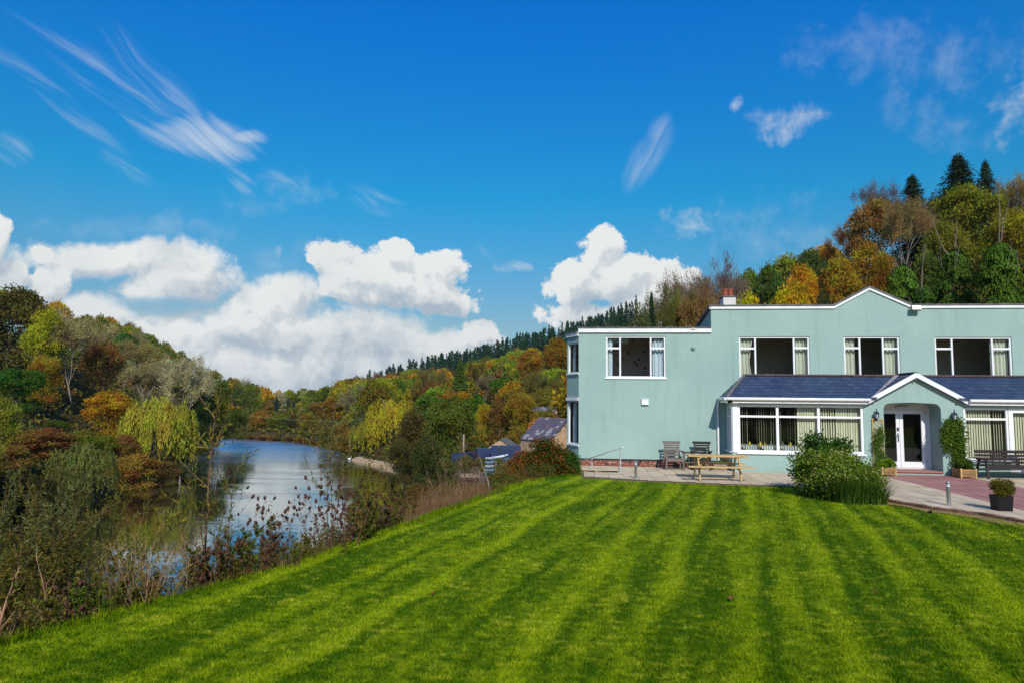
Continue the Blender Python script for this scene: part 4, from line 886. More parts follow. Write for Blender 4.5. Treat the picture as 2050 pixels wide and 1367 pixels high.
# ------------------------------------------------------------------ trellises
def trellis(x, x2, z0, z1, label):
    y = BY - .06; t = thing('trellis', label, 'trellis', (x, y, z0), 0, 'narrow timber trellises by the porch')
    m = MB()
    for a in (x, x2): m.bar((a, y, z0), (a, y, z1), .022, .022)
    for c in (z0 + .02, z1): m.bar((x, y - .003, c), (x2, y - .003, c), .02, .02)
    m.build('trellis_frame', mt['trellis'], t)
    m = MB(); w_ = x2 - x; n = int((z1 - z0) / (w_ / 2)); s = (z1 - z0) / n
    for k in range(-1, n):
        for q in (0, 1):
            a0, a1 = z0 + k * s, z0 + (k + 2) * s; lo, hi = max(a0, z0), min(a1, z1); f0, f1 = (lo - a0) / (a1 - a0), (hi - a0) / (a1 - a0)
            xa, xb = (x + w_ * f0, x + w_ * f1) if q == 0 else (x2 - w_ * f0, x2 - w_ * f1)
            m.bar((xa, y - .006 * q + .006, lo), (xb, y - .006 * q + .006, hi), .014, .006, up=(0, 1, 0))
    m.build('lattice', mt['trellis'], t)
trellis(9.93, 10.27, .35, 1.93, 'yellow timber trellis left of the porch with a thin climber')
trellis(12.52, 12.82, .35, 1.93, 'yellow timber trellis right of the porch hidden under a dense climber')
# ------------------------------------------------------------------ planters
def box_planter(x, y, w_, h, label):
    t = thing('wooden_planter', label, 'planter', (x, y, .036), 0, 'square timber planters at the foot of the trellises')
    m = MB(); z0 = .04
    for s_ in (-1, 1):
        for k in range(3):
            za, zb = z0 + .03 + k * (h - .04) / 3, z0 + .03 + (k + .93) * (h - .04) / 3
            m.box((x - w_ / 2, y + s_ * w_ / 2 - .01, za), (x + w_ / 2, y + s_ * w_ / 2 + .01, zb), .3 + .2 * k); m.box((x + s_ * w_ / 2 - .01, y - w_ / 2 + .013, za), (x + s_ * w_ / 2 + .01, y + w_ / 2 - .013, zb), .6)
    m.build('side_board', mt['planter_wood'], t, bevel=.004)
    for a in (-1, 1):
        for b in (-1, 1): m = MB(); m.box((x + a * w_ / 2 - .025, y + b * w_ / 2 - .025, z0 - .004), (x + a * w_ / 2 + .025, y + b * w_ / 2 + .025, z0 + h + .01)); m.build('corner_post', mt['pine'], t, bevel=.004)
    m = MB(); m.face([(x - w_ / 2, y - w_ / 2, z0 + h - .04), (x + w_ / 2, y - w_ / 2, z0 + h - .04), (x + w_ / 2, y + w_ / 2, z0 + h - .04), (x - w_ / 2, y + w_ / 2, z0 + h - .04)]); m.build('soil', mt['soil'], t)
box_planter(10.18, 24.55, .42, .30, 'small timber planter with bright green plant left of the porch door')
box_planter(12.62, 24.45, .46, .30, 'small timber planter with green plant under the dense climber right of the porch')
x_, y_ = onZ(2006, 1024); t = thing('black_planter', 'square black planter with a clipped bush at the terrace edge', 'planter', (x_, y_, .036))
m = MB(); w0, w1_ = .15, .17
v0 = [(x_ - w0, y_ - w0, .04), (x_ + w0, y_ - w0, .04), (x_ + w0, y_ + w0, .04), (x_ - w0, y_ + w0, .04)]; v1 = [(x_ - w1_, y_ - w1_, .38), (x_ + w1_, y_ - w1_, .38), (x_ + w1_, y_ + w1_, .38), (x_ - w1_, y_ + w1_, .38)]
for k in range(4): m.face([v0[k], v0[(k + 1) % 4], v1[(k + 1) % 4], v1[k]])
iv = [(x_ - .15, y_ - .15, .38), (x_ + .15, y_ - .15, .38), (x_ + .15, y_ + .15, .38), (x_ - .15, y_ + .15, .38)]; dv = [(p[0], p[1], .32) for p in iv]
for k in range(4): m.face([v1[k], v1[(k + 1) % 4], iv[(k + 1) % 4], iv[k]]); m.face([iv[k], iv[(k + 1) % 4], dv[(k + 1) % 4], dv[k]])
m.build('pot', mt['black'], t); m = MB(); m.face([(p[0], p[1], .34) for p in iv]); m.build('soil', mt['soil'], t)
BLP = (x_, y_)
x_, y_ = onZ(1423, 934); x_ = 4.98; y_ = 25.55
t = thing('trough', 'pale stone trough with small plants at the foot of the downpipe', 'trough', (x_, y_, .036))
m = MB(); m.box((x_ - .34, y_ - .15, .04), (x_ + .22, y_ + .15, .24)); m.build('basin', mt['pale_stone'], t, bevel=.02)
TRO = (x_, y_)
# ------------------------------------------------------------------ bollards and handrail
def bollard(x, y, h, label):
    t = thing('bollard_light', label, 'bollard', (x, y, .034), 0, 'steel bollard lights along the terrace edge')
    m = MB(); m.lathe((x, y, .034), [(.075, 0), (.075, .012), (.045, .014), (.045, h - .12)], 20); m.build('post', mt['steel'], t, smooth=False)
    m = MB(); m.lathe((x, y, .034), [(.036, h - .12), (.036, h - .04)], 20); m.build('lens', mt['lamp_glass'], t)
    m = MB(); m.lathe((x, y, .034), [(.052, h - .04), (.054, h - .015), (.045, h)], 20); m.build('cap', mt['steel'], t)
x_, y_ = onZ(1900, 1014); bollard(x_, y_, .56, 'short steel bollard light left of the black planter')
x_, y_ = onZ(1273, 959); bollard(x_, y_, .54, 'short steel bollard light in front of the plain wall by the handrail')
t = thing('handrail', 'grey metal handrail sloping down beside the low stone wall', 'handrail', (1.3, 23.9, 0))
xr, yr = onZ(1243, 948); yr = 23.7
def hp_(px, py, Y): x, z = onY(px, py, Y); return (x, Y, z)
a_, b_ = hp_(1150, 927, yr + 1.5), hp_(1254, 893, yr); m = MB(); m.tube([a_, hp_(1243, 896, yr), b_], .021, 10); m.build('rail', mt['galv'], t, smooth=True)
p1 = hp_(1242, 897, yr); m = MB(); m.tube([(p1[0], yr, .03), (p1[0], yr, p1[2] - .03), p1], .024, 10); m.lathe((p1[0], yr, .035), [(.06, 0), (.06, .01)], 12); m.build('post', mt['galv'], t)
kk = 60 / 92.; yq = yr + 1.5 * kk + .1; p2 = hp_(1185, 916, yq); m = MB(); m.tube([(p2[0], yq, -.4), (p2[0], yq, p2[2] - .03), p2], .024, 10); m.build('post', mt['galv'], t)
# low stone wall
sw = MB(); r = random.Random(2)
for k in range(3):
    x = -0.9 + r.uniform(0, .1)
    while x < 1.18:
        w_ = r.uniform(.18, .42); sw.box((x, 23.85 + r.uniform(-.02, .02), -.34 + k * .142), (min(x + w_ - .012, 1.2), 24.15, -.34 + k * .142 + .132), r.random()); x += w_
tag(sw.build('stone_wall', mt['stone'], bevel=.02), 'low rough stone wall below the metal handrail', 'wall')
sp_ = MB(); sp_.box((-1.0, 23.82, .082), (1.22, 24.15, .112)); sp_.box((-1.0, 24.152, -.3), (1.22, 25.95, .042)); kind(sp_.build('upper_path', mt['slab']), 'structure')
# cable lying along the wall
m = MB(); m.tube([(-.7, 23.78, .12), (-.45, 23.76, .15), (-.2, 23.74, .05), (.1, 23.72, .08), (.45, 23.74, .03), (.8, 23.72, .06), (1.15, 23.74, .05)], .013, 6); tag(m.build('black_hose', mt['black'], smooth=True), 'thin black hose sagging along the low stone wall', 'hose')

# ------------------------------------------------------------------ picnic table
def picnic(cx, cy, L_, rz, label):
    t = thing('picnic_table', label, 'picnic table', (cx, cy, .036), rz)
    def B(nm, m): return m.build(nm, mt['pine'], t, rel=False, bevel=.006)
    r = random.Random(5); W_ = .72
    m = MB()
    for k in range(5): y0 = -W_ / 2 + k * W_ / 5; m.box((-L_ / 2, y0 + .004, .71), (L_ / 2, y0 + W_ / 5 - .004, .75), r.random())
    B('tabletop', m)
    for s in (-1, 1):
        m = MB(); 
        for k in range(2): y0 = s * .68 - .14 + k * .14; m.box((-L_ / 2 - .06, y0 + .004, .42), (L_ / 2 + .06, y0 + .136, .458), r.random())
        B('seat', m)
    for ex in (-1, 1):
        x = ex * (L_ / 2 - .30)
        for s in (-1, 1): m = MB(); m.bar((x + ex * .004, s * .26, .70), (x, s * .62, 0.0), .09, .045, up=(1, 0, 0)); B('leg', m)
        m = MB(); m.bar((x - ex * .046, -.80, .39), (x - ex * .046, .80, .39), .045, .09); m.bar((x - ex * .046, -.34, .68), (x - ex * .046, .34, .68), .045, .06); B('crossbeam', m)
        m = MB(); m.bar((x - ex * .06, 0, .40), (ex * .22, 0, .69), .045, .07); B('brace', m)
    m = MB(); m.bar((0, -.34, .695), (0, .34, .695), .06, .03); B('crossbeam', m)
picnic(4.17, 22.25, 1.82, radians(-1.0), 'pale pine picnic table with attached benches on the terrace')
# ------------------------------------------------------------------ garden armchairs
def armchair(x, y, rz, mat, label):
    t = thing('garden_armchair', label, 'armchair', (x, y, .036), rz, 'weathered slatted armchairs against the aqua wall')
    def B(nm, m): return m.build(nm, mt[mat], t, rel=False, bevel=.005)
    r = random.Random(7); w_ = .60
    for s in (-1, 1):
        m = MB(); m.bar((s * w_ / 2, -.26, 0), (s * w_ / 2, -.26, .63), .06, .045, up=(0, 1, 0)); B('leg', m)
        m = MB(); m.bar((s * w_ / 2, .30, 0), (s * w_ / 2, .20, .45), .06, .045, up=(0, 1, 0)); B('leg', m)
        m = MB(); m.bar((s * (w_ / 2 - .05), .18, .36), (s * (w_ / 2 - .05), .36, .92), .05, .04, up=(0, 1, 0)); B('back_post', m)
        m = MB(); m.bar((s * (w_ / 2 + .02), -.32, .645), (s * (w_ / 2 + .02), .30, .645), .10, .03); B('armrest', m)
    m = MB()
    for k in range(5): m.box((-w_ / 2 + .03, -.27 + k * .095, .38), (w_ / 2 - .03, -.19 + k * .095, .405), r.random())
    B('seat', m); m = MB(); m.bar((-w_ / 2, -.29, .345), (w_ / 2, -.29, .345), .025, .09); B('front_rail', m)
    m = MB()
    for k in range(5):
        z = .47 + k * .085; y = .20 + (z - .36) * .32; m.box((-w_ / 2 + .05, y - .03, z), (w_ / 2 - .05, y - .01, z + .062), r.random())
    z = .90; y = .20 + (z - .36) * .32; m.box((-w_ / 2 - .02, y - .035, z - .01), (w_ / 2 + .02, y - .01, z + .085), .5); B('backrest', m)
armchair(3.22, 25.25, radians(4), 'grey_wood', 'sun-bleached grey slatted armchair left of the picnic table')
armchair(4.22, 25.35, radians(-10), 'dark_wood', 'darker brown slatted armchair half hidden behind the picnic table')
t = thing('side_table', 'small dark slatted table joining the two garden armchairs', 'side table', (3.72, 25.2, .036))
m = MB()
for k in range(4): m.box((-.20, -.22 + k * .11, .60), (.20, -.12 + k * .11, .625))
m.build('tabletop', mt['dark_wood'], t, rel=False, bevel=.004)
for s in (-1, 1): m = MB(); m.bar((s * .12, .1, 0), (s * .12, .1, .6), .05, .04); m.build('leg', mt['dark_wood'], t, rel=False)
# ------------------------------------------------------------------ bench
bx_, by_ = 13.98, 24.45
t = thing('garden_bench', 'dark stained slatted bench with splayed legs in front of the glazed panel', 'bench', (bx_, by_, .036), radians(2))
def B(nm, m): return m.build(nm, mt['dark_wood'], t, rel=False, bevel=.005)
r = random.Random(9); w_ = 1.72
m = MB()
for k in range(4): m.box((-w_ / 2, -.30 + k * .12, .40), (w_ / 2, -.20 + k * .12, .43), r.random())
B('seat', m); m = MB(); m.bar((-w_ / 2, -.31, .37), (w_ / 2, -.31, .37), .03, .09); B('front_rail', m)
m = MB()
for k, z in enumerate((.47, .58, .69, .80)):
    y = .16 + (z - .4) * .35; m.box((-w_ / 2 - .02, y - .025, z), (w_ / 2 + .02, y, z + (.075 if k < 3 else .10)), r.random())
for xx in (-.35, .05, .45): m.bar((xx, .19, .44), (xx, .34, .86), .05, .03, up=(0, 1, 0))
B('backrest', m)
for s in (-1, 1):
    m = MB(); m.bar((s * (w_ / 2 + .02), -.42, 0), (s * (w_ / 2 - .02), -.28, .60), .075, .05, up=(0, 1, 0)); B('leg', m)
    m = MB(); m.bar((s * (w_ / 2 - .05), .42, 0), (s * (w_ / 2 - .05), .12, .66), .075, .05, up=(0, 1, 0)); B('leg', m)
    m = MB(); m.bar((s * (w_ / 2 + .03), -.40, .62), (s * (w_ / 2 + .03), .28, .64), .10, .035); B('armrest', m)

def added_splay_curtain(u0, u1, z0, z1, lb, mat):  # pale curtains added to brighten the dark room seen through the splayed windows
    V, Fc, n = [], [], 24
    for j in range(3):
        for i in range(n + 1): u = u0 + (u1 - u0) * i / n; V.append(TS((u, .22 + .03 * sin(i * 1.3), z0 + (z1 - z0) * j / 2)))
    for j in range(2):
        for i in range(n): a = j * (n + 1) + i; Fc.append((a, a + 1, a + n + 2, a + n + 1))
    tag(link('curtain', fast('curtain', V, Fc, mt[mat], smooth=True)), lb, 'curtain')
added_splay_curtain(.10, .34, 3.5, 4.66, 'added whitish curtain inside the narrow upper window of the splayed corner', 'curtain_blue')
added_splay_curtain(.10, .42, .8, 2.44, 'added whitish curtain inside the tall lower window of the splayed corner', 'curtain_blue')
# ------------------------------------------------------------------ foliage generators
def rdir(rng, n):
    v = rng.normal(size=(n, 3)); return v / np.linalg.norm(v, axis=1, keepdims=True)
def cards(P, Dv, Nv, Ln, Wd):
    """diamond leaf cards from P along Dv, Nv roughly the leaf normal"""
    Dv = Dv / (np.linalg.norm(Dv, axis=1, keepdims=True) + 1e-9); S = np.cross(Dv, Nv); S /= (np.linalg.norm(S, axis=1, keepdims=True) + 1e-9)
    Ln = np.broadcast_to(np.asarray(Ln, float), (len(P),))[:, None]; Wd = np.broadcast_to(np.asarray(Wd, float), (len(P),))[:, None]
    V = np.stack([P, P + Dv * Ln * .45 + S * Wd * .5, P + Dv * Ln, P + Dv * Ln * .45 - S * Wd * .5], 1)
    return V.reshape(-1, 3)
class Leaves:
    def __init__(s): s.V = []; s.t = []
    def add(s, P, D, Nn, L_, W_, t): s.V.append(cards(P, D, Nn, L_, W_)); s.t.append(np.broadcast_to(t, (len(P),)))
    def mesh(s, name, mats):
        V = np.concatenate(s.V); return fast(name, V, np.arange(len(V)).reshape(-1, 4), mats, tone=np.concatenate(s.t))
def segs_mesh(name, segs, mat, n=4, extra=None):
    """segs: list of (p0, p1, r0, r1)"""
    A = np.array([s[0] for s in segs], float); B_ = np.array([s[1] for s in segs], float); r0 = np.array([s[2] for s in segs])[:, None]; r1 = np.array([s[3] for s in segs])[:, None]
    d = B_ - A; d /= (np.linalg.norm(d, axis=1, keepdims=True) + 1e-9); up = np.where(np.abs(d[:, 2:3]) > .9, np.array([[1, 0, 0.]]), np.array([[0, 0, 1.]]))
    a = np.cross(d, up); a /= np.linalg.norm(a, axis=1, keepdims=True); b = np.cross(d, a); rings = []
    for P, r in ((A, r0), (B_, r1)):
        for k in range(n): th = 2 * pi * k / n; rings.append(P + (a * cos(th) + b * sin(th)) * r)
    V = np.stack(rings, 1).reshape(-1, 3); m = len(A); base = np.arange(m)[:, None] * 2 * n; Fc = []
    for k in range(n): Fc.append(np.stack([base[:, 0] + k, base[:, 0] + (k + 1) % n, base[:, 0] + n + (k + 1) % n, base[:, 0] + n + k], 1))
    Fc = np.concatenate(Fc)
    return V, Fc
def branches(rng, p, d, ln, r, lev, spread=.6, up=.25, nb=3, out=None, curve=.18, shrink=.68):
    """recursive limb skeleton; returns segments and tips"""
    segs, tips = out
    k = 3; q = np.array(p, float); dd = np.array(d, float)
    for i in range(k):
        dd = dd + rng.normal(0, curve, 3) + np.array([0, 0, up * .3]); dd /= np.linalg.norm(dd)
        q2 = q + dd * ln / k; ra = r * (1 - .35 * i / k); rb = r * (1 - .35 * (i + 1) / k); segs.append((q, q2, ra, rb)); q = q2
        if lev > 0 and i > 0:
            sd_ = dd + rdir(rng, 1)[0] * spread * 1.3; sd_ /= np.linalg.norm(sd_); branches(rng, q, sd_, ln * shrink * rng.uniform(.6, 1), rb * .55, lev - 1, spread, up, nb, out, curve, shrink)
    if lev > 0:
        for _ in range(nb - 1):
            sd_ = dd + rdir(rng, 1)[0] * spread; sd_[2] += up * .5; sd_ /= np.linalg.norm(sd_)
            branches(rng, q, sd_, ln * shrink * rng.uniform(.8, 1.1), r * .6, lev - 1, spread, up, nb, out, curve, shrink)
    else: tips.append((q, dd))
# ---- crowns of unit height and unit width: z 0..1, x,y -.5.. .5
def crown_broad(rng, n, s, nl=34, zc=.54, rz=.46, pine=0, low=.18, open_=0.0):
    lv = Leaves(); C_ = []
    for k in range(nl):
        d = rdir(rng, 1)[0]; d[2] = abs(d[2]) * 1.0 if rng.random() < .72 else d[2]
        u = rng.uniform(.45, .92) ** .6; c = np.array([d[0] * .36 * u, d[1] * .36 * u, zc + d[2] * (rz - .10) * u]); R_ = rng.uniform(.085, .17); C_.append((c, R_))
    C_.append((np.array([0, 0, zc]), .22)); C_.append((np.array([0, 0, zc - .18]), .2)); C_ += [(np.array([cos(q) * .24, sin(q) * .24, .14 + .05 * sin(3 * q)]), .15) for q in (0, 1.2, 2.5, 3.8, 5.1)]
    per = n // len(C_)
    for c, R_ in C_:
        m = int(per * (R_ / .13) ** 1.6) + 8; d = rdir(rng, m); d[:, 2] = np.where(rng.random(m) < .6, np.abs(d[:, 2]), d[:, 2]); rr = R_ * (rng.random(m) ** .25) * rng.uniform(.8, 1.25, m)
        P = c + d * rr[:, None] * np.array([1, 1, .8]); lob = rng.uniform(-.22, .22); nn = d + rdir(rng, m) * .6; dr = rdir(rng, m) + d * .5
        L_ = s * rng.uniform(.6, 1.4, m); lv.add(P, dr, nn, L_, L_ * .62, np.clip(.5 + lob + rng.normal(0, .17, m), 0, 1))
    return lv
def crown_conifer(rng, n, s, width=1.0, droop=.25):
    lv = Leaves(); per = 15; nbr = n // per
    h = rng.random(nbr) ** .72 * .97; h[:6] = .97; a = rng.uniform(0, 2 * pi, nbr); h = (np.round(h * 17) + rng.normal(0, .33, nbr)) / 17; h = np.clip(h, .02, .985)
    ln = (1.0 - h) ** .8 * .55 * rng.uniform(.45, 1.12, nbr) + .012; lob = rng.normal(0, .1, nbr)
    for k in range(per):
        f = (k + rng.random(nbr)) / per; r_ = ln * f; z = h - droop * ln * f ** 1.5 * .55 + .05 * f * ln
        P = np.stack([np.cos(a) * r_, np.sin(a) * r_, z], 1) + rng.normal(0, .007, (nbr, 3))
        sd_ = rng.choice([-1, 1], nbr); D_ = np.stack([np.cos(a + sd_ * .8), np.sin(a + sd_ * .8), np.full(nbr, -.28)], 1); L_ = s * (1.15 - .45 * f) * (.28 + ln * 2.6) * 1.5
        lv.add(P, D_ + rng.normal(0, .2, (nbr, 3)), rdir(rng, nbr) * .5 + np.array([0, 0, 1]), L_, L_ * .45, np.clip(.35 + .35 * f + lob + rng.normal(0, .12, nbr), 0, 1))
    return lv
def crown_plate(rng, n, s):
    """flat drooping sprays of a cypress or cedar-like conifer, layer over layer"""
    lv = Leaves(); ns = 150; per = n // ns
    for k in range(ns):
        h = rng.random() ** .8 * .94; R_ = (1 - h) ** .55 * .46 * rng.uniform(.75, 1.08) + .02; a = rng.uniform(0, 2 * pi); c = np.array([cos(a) * R_, sin(a) * R_, h]); lob = rng.normal(0, .12)
        f = rng.random(per); w_ = rng.uniform(-1, 1, per) * .085 * (1.1 - (1 - h) * .2) * np.sqrt(np.clip(1 - (2 * f - 1) ** 2, 0, 1)); ln = .20
        ax = np.array([cos(a), sin(a), 0]); bx2 = np.array([-sin(a), cos(a), 0])
        P = c + ax * ((f - .65) * ln)[:, None] + bx2 * w_[:, None] + np.array([0, 0, 1]) * (-(np.clip(f - .35, 0, 1)) ** 1.4 * .13 - np.abs(w_) * .25)[:, None] + rng.normal(0, .004, (per, 3))
        D_ = ax * .8 + bx2 * np.sign(w_)[:, None] * .4 + np.array([0, 0, -.55]); L_ = s * rng.uniform(.7, 1.3, per)
        lv.add(P, D_ + rng.normal(0, .2, (per, 3)), np.array([0, 0, 1.]) + ax * .35 + rdir(rng, per) * .35, L_, L_ * .5, np.clip(.25 + .5 * f + lob + rng.normal(0, .1, per), 0, 1))
    return lv
def crown_willow(rng, n, s):
    lv = Leaves(); ns = 420; per = n // ns; a = rng.uniform(0, 2 * pi, ns); rr = rng.random(ns) ** .55 * .46
    for k in range(ns):
        top = .97 - .9 * rr[k] ** 2 - rng.uniform(0, .14) + .05 * sin(a[k] * 5) + .06 * sin(rr[k] * 20 + a[k] * 3); bot = max(.02, top - rng.uniform(.25, .75) * (.4 + rr[k] * 1.2)); f = rng.random(per); z = top - (top - bot) * f
        out_ = rr[k] + .05 * np.sin(f * 2.2); P = np.stack([np.cos(a[k]) * out_, np.sin(a[k]) * out_, z], 1) + rng.normal(0, .006, (per, 3)); lob = .16 * sin(a[k] * 7 + rr[k] * 9) + rng.normal(0, .1)
        D_ = np.stack([np.cos(a[k]) * .1 + rng.normal(0, .25, per), np.sin(a[k]) * .1 + rng.normal(0, .25, per), -np.ones(per)], 1)
        lv.add(P, D_, rdir(rng, per) + np.array([cos(a[k]), sin(a[k]), .6]), s * 1.7, s * .42, np.clip(.52 + lob + rng.normal(0, .12, per), 0, 1))
    return lv
def bare_tree(rng, n, s, leafy=.35, lev=4, spread=.55, r0=.010):
    segs, tips = [], []; base = np.array([0, 0, 0.]); top = np.array([rng.normal(0, .02), rng.normal(0, .02), .28]); segs.append((base, top, r0, r0 * .8))
    for k in range(5):
        a = k * 1.256 + rng.uniform(-.4, .4); d = np.array([cos(a) * .42, sin(a) * .42, 1.0]); d /= np.linalg.norm(d)
        branches(rng, top * rng.uniform(.7, 1.0), d, .30, r0 * .6, lev, spread, .35, 2, (segs, tips), .14, .66)
    P = np.array([t[0] for t in tips]); Z = P[:, 2].max(); R_ = np.abs(P[:, :2]).max() * 1.0
    S = np.array([.5 / R_, .5 / R_, 1.0 / Z]); segs = [(a * S, b * S, r_, q) for a, b, r_, q in segs]; P = P * S
    lv = Leaves(); m = int(n * leafy)
    idx = rng.integers(0, len(P), m); Q = P[idx] + rng.normal(0, .022, (m, 3)); L_ = s * rng.uniform(.5, 1.1, m)
    lv.add(Q, rdir(rng, m), rdir(rng, m), L_, L_ * .55, np.clip(rng.normal(.5, .2, m), 0, 1))
    # twig sprays
    m2 = int(n * (1 - leafy)); idx = rng.integers(0, len(P), m2); Q = P[idx] + rng.normal(0, .025, (m2, 3)); dv = Q - np.array([0, 0, .35]); dv /= np.linalg.norm(dv, axis=1, keepdims=True)
    lv.add(Q, dv + rdir(rng, m2) * .7, rdir(rng, m2), s * 2.4, s * .16, np.clip(rng.normal(.35, .15, m2), 0, 1))
    return segs, lv
def limb_trunk(rng, h=.55, r0=.022, n=6, lean=.03):
    segs, tips = [], []; p = np.array([0, 0, -.06]); d = np.array([rng.normal(0, lean), rng.normal(0, lean), 1.0])
    for k in range(4): q = p + d * h / 4 + np.array([rng.normal(0, .008), rng.normal(0, .008), 0]); segs.append((p, q, r0 * (1 - .13 * k), r0 * (1 - .13 * (k + 1)))); p = q
    for k in range(n):
        a = rng.uniform(0, 2 * pi); st = np.array(segs[1 + k % 3][1]); dd = np.array([cos(a) * .7, sin(a) * .7, .8]); dd /= np.linalg.norm(dd); branches(rng, st, dd, .24, r0 * .42, 1, .5, .3, 2, (segs, tips))
    return segs
PR = {}
KIND = {  # kind: (generator, trunk height, trunk radius)
    'broad': (lambda g, n, s: crown_broad(g, n, s), .5, .020), 'tall': (lambda g, n, s: crown_broad(g, n, s, 38, .52, .48), .6, .018),
    'bush': (lambda g, n, s: crown_broad(g, n, s, 30, .45, .52), .2, .010), 'conifer': (lambda g, n, s: crown_conifer(g, n, s), .95, .012),
    'plate': (lambda g, n, s: crown_plate(g, n, s), .9, .02), 'willow': (lambda g, n, s: crown_willow(g, n, s), .7, .022)}
LOD = {0: (11000, .030), 1: (4200, .044), 2: (1500, .068), 3: (700, .10), -1: (26000, .017)}
def proto(kd, var, lod, mat='leaf', bark='bark'):
    key = (kd, var, lod, mat, bark)
    if key in PR: return PR[key]
    rng = np.random.default_rng(hash((len(kd), var)) % 9999 + len(kd) * 31 + var * 7); n, s = LOD[lod]
    if kd in ('bare', 'sparse'):
        segs, lv = bare_tree(rng, int(n * (.8 if kd == 'bare' else 1.1)), s * .8, .12 if kd == 'bare' else .55, 5 if lod <= 0 else 4)
    else:
        g, th, tr = KIND[kd]
        if kd == 'conifer': s = s * (1.2 if lod < 2 else .95); n = int(n * 1.4)
        if kd == 'plate': s = s * 1.0; n = int(n * 1.3)
        lv = g(rng, n, s)
        segs = limb_trunk(rng, th, tr) if kd != 'conifer' else [(np.array([0, 0, -.05]), np.array([0, 0, .96]), tr, .002)]
    if kd in ('conifer', 'plate'): mat = 'needle'
    tv, tf = segs_mesh('t', segs, None, 5 if lod <= 0 else 3)
    if lod >= 2:
        V = np.concatenate(lv.V); t_ = np.concatenate(lv.t); Fl = np.arange(len(V)).reshape(-1, 4)
        me = fast('tree_foliage', np.concatenate([V, tv]), np.concatenate([Fl, tf + len(V)]), [mt[mat], mt[bark]], tone=np.concatenate([t_, np.full(len(tf), .5)]), mi=np.concatenate([np.zeros(len(Fl), int), np.ones(len(tf), int)]))
        PR[key] = (me, None)
    else: PR[key] = (lv.mesh('crown', mt[mat]), fast('trunk', tv, tf, mt[bark]))
    return PR[key]
R_ = random.Random(77)
def jit(c, k=.12): return tuple(max(0.003, v * (1 + R_.uniform(-k, k))) for v in c)
def tree(name, label, cat, group, x, y, z, w_, h, kd, col, lod=1, var=None, mat='leaf', bark='bark', lean=0.0):
    var = R_.randrange(3) if var is None else var; cm, tm = proto(kd, var, lod, mat, bark); rz = R_.uniform(0, 6.28)
    if tm is None:
        o = link(name, cm, None, (x, y, z), rz, (w_, w_, h)); o.color = (*col, 1); tag(o, label, cat, group); return o
    t = thing(name, label, cat, (x, y, z), rz, group); t.scale = (w_, w_, h); t.rotation_euler.x = lean
    c = link('crown', cm, t); c.color = (*col, 1); link('trunk', tm, t); return t
# palette (linear base colours)
OLV = (.105, .110, .014); DKG = (.028, .055, .012); GRN = (.060, .105, .012); YGR = (.190, .205, .016); GLD = (.300, .205, .014); ORG = (.230, .095, .010); RUS = (.150, .052, .014)
BRN = (.15, .095, .032); GRY = (.21, .165, .085); WIL = (.190, .190, .020); CON = (.024, .062, .034); BGR = (.035, .110, .015); PAL = (.28, .235, .11); RED = (.22, .045, .015)
occ = {}                                          # nearest covering of each picture column, for thinning hidden trees
heroes = []
def hero(px, yt, wpx, D, kd, col, name, label, cat='tree', yb=None, lod=0, group=None, zb=None, mat='leaf', bark='bark', var=None):
    X = (px - 1025) / F * D; x, y = c2w(X, D); g = tz(x, y) if zb is None else zb; g = max(g, WATER - .3)
    top = zat(px, yt, D); h = max(top - g, 1.0); w_ = wpx / F * D
    heroes.append((px, yt, wpx, D, yb or hor(px) + (CAMZ - g) / D * F))
    return tree(name, label, cat, group, x, y, g - .1, w_, h, kd, jit(col, .05), lod, var, mat, bark)
h = hero
# left bank and hillside
h(15, 562, 175, 122, 'broad', (.075, .070, .014), 'broadleaf_tree', 'tall dark olive broadleaf tree at the left edge of the photo on the skyline', yb=760)
h(-70, 590, 150, 118, 'broad', OLV, 'broadleaf_tree', 'olive broadleaf tree cut by the left edge of the photo', yb=800)
h(84, 612, 92, 112, 'tall', (.24, .23, .012), 'leafy_tree', 'yellow-green tall tree beside the dark olive skyline tree', yb=760)
h(90, 700, 80, 106, 'tall', (.19, .13, .014), 'leafy_tree', 'dull orange tree below the yellow-green tall tree', yb=830)
h(150, 618, 165, 116, 'sparse', (.29, .22, .10), 'sparse_tree', 'thinly leaved grey-brown tree with pale limbs above the orange round tree', yb=800, bark='bark_pale')
h(205, 660, 90, 128, 'broad', (.17, .10, .024), 'beech_tree', 'russet brown tree on the left hillside', yb=790)
h(40, 728, 118, 96, 'broad', (.034, .090, .010), 'holly_tree', 'dense bright dark green evergreen tree on the left bank', yb=900)
h(8, 782, 90, 70, 'broad', (.16, .17, .02), 'willow_tree', 'pale yellow-green tree low at the left edge', yb=900)
h(222, 773, 112, 104, 'broad', (.26, .145, .010), 'maple_tree', 'orange round-crowned tree above the left bank shrubs', yb=862)
h(322, 790, 150, 100, 'willow', (.25, .24, .025), 'weeping_willow', 'large yellow-green weeping willow on the left river bank', yb=945)
h(374, 714, 130, 134, 'sparse', (.32, .27, .15), 'sparse_tree', 'pale nearly bare tree behind the left weeping willow', yb=800, bark='bark_pale')
h(292, 715, 140, 148, 'sparse', (.26, .21, .09), 'sparse_tree', 'beige thin-leaved tree on the slope behind the orange tree', yb=800, bark='bark_pale')
h(250, 680, 140, 165, 'sparse', (.22, .18, .06), 'sparse_tree', 'olive brown thin-leaved tree high on the left slope', yb=780)
h(424, 735, 96, 150, 'tall', (.065, .095, .014), 'alder_tree', 'dark green tall tree where the left bank meets the water', yb=900)
h(408, 765, 70, 140, 'broad', DKG, 'alder_tree', 'very dark green tree leaning over the water of the left bank', yb=910)
h(473, 812, 72, 148, 'broad', (.060, .085, .014), 'alder_tree', 'green tree overhanging the river at the bend', yb=885, zb=-6.6)
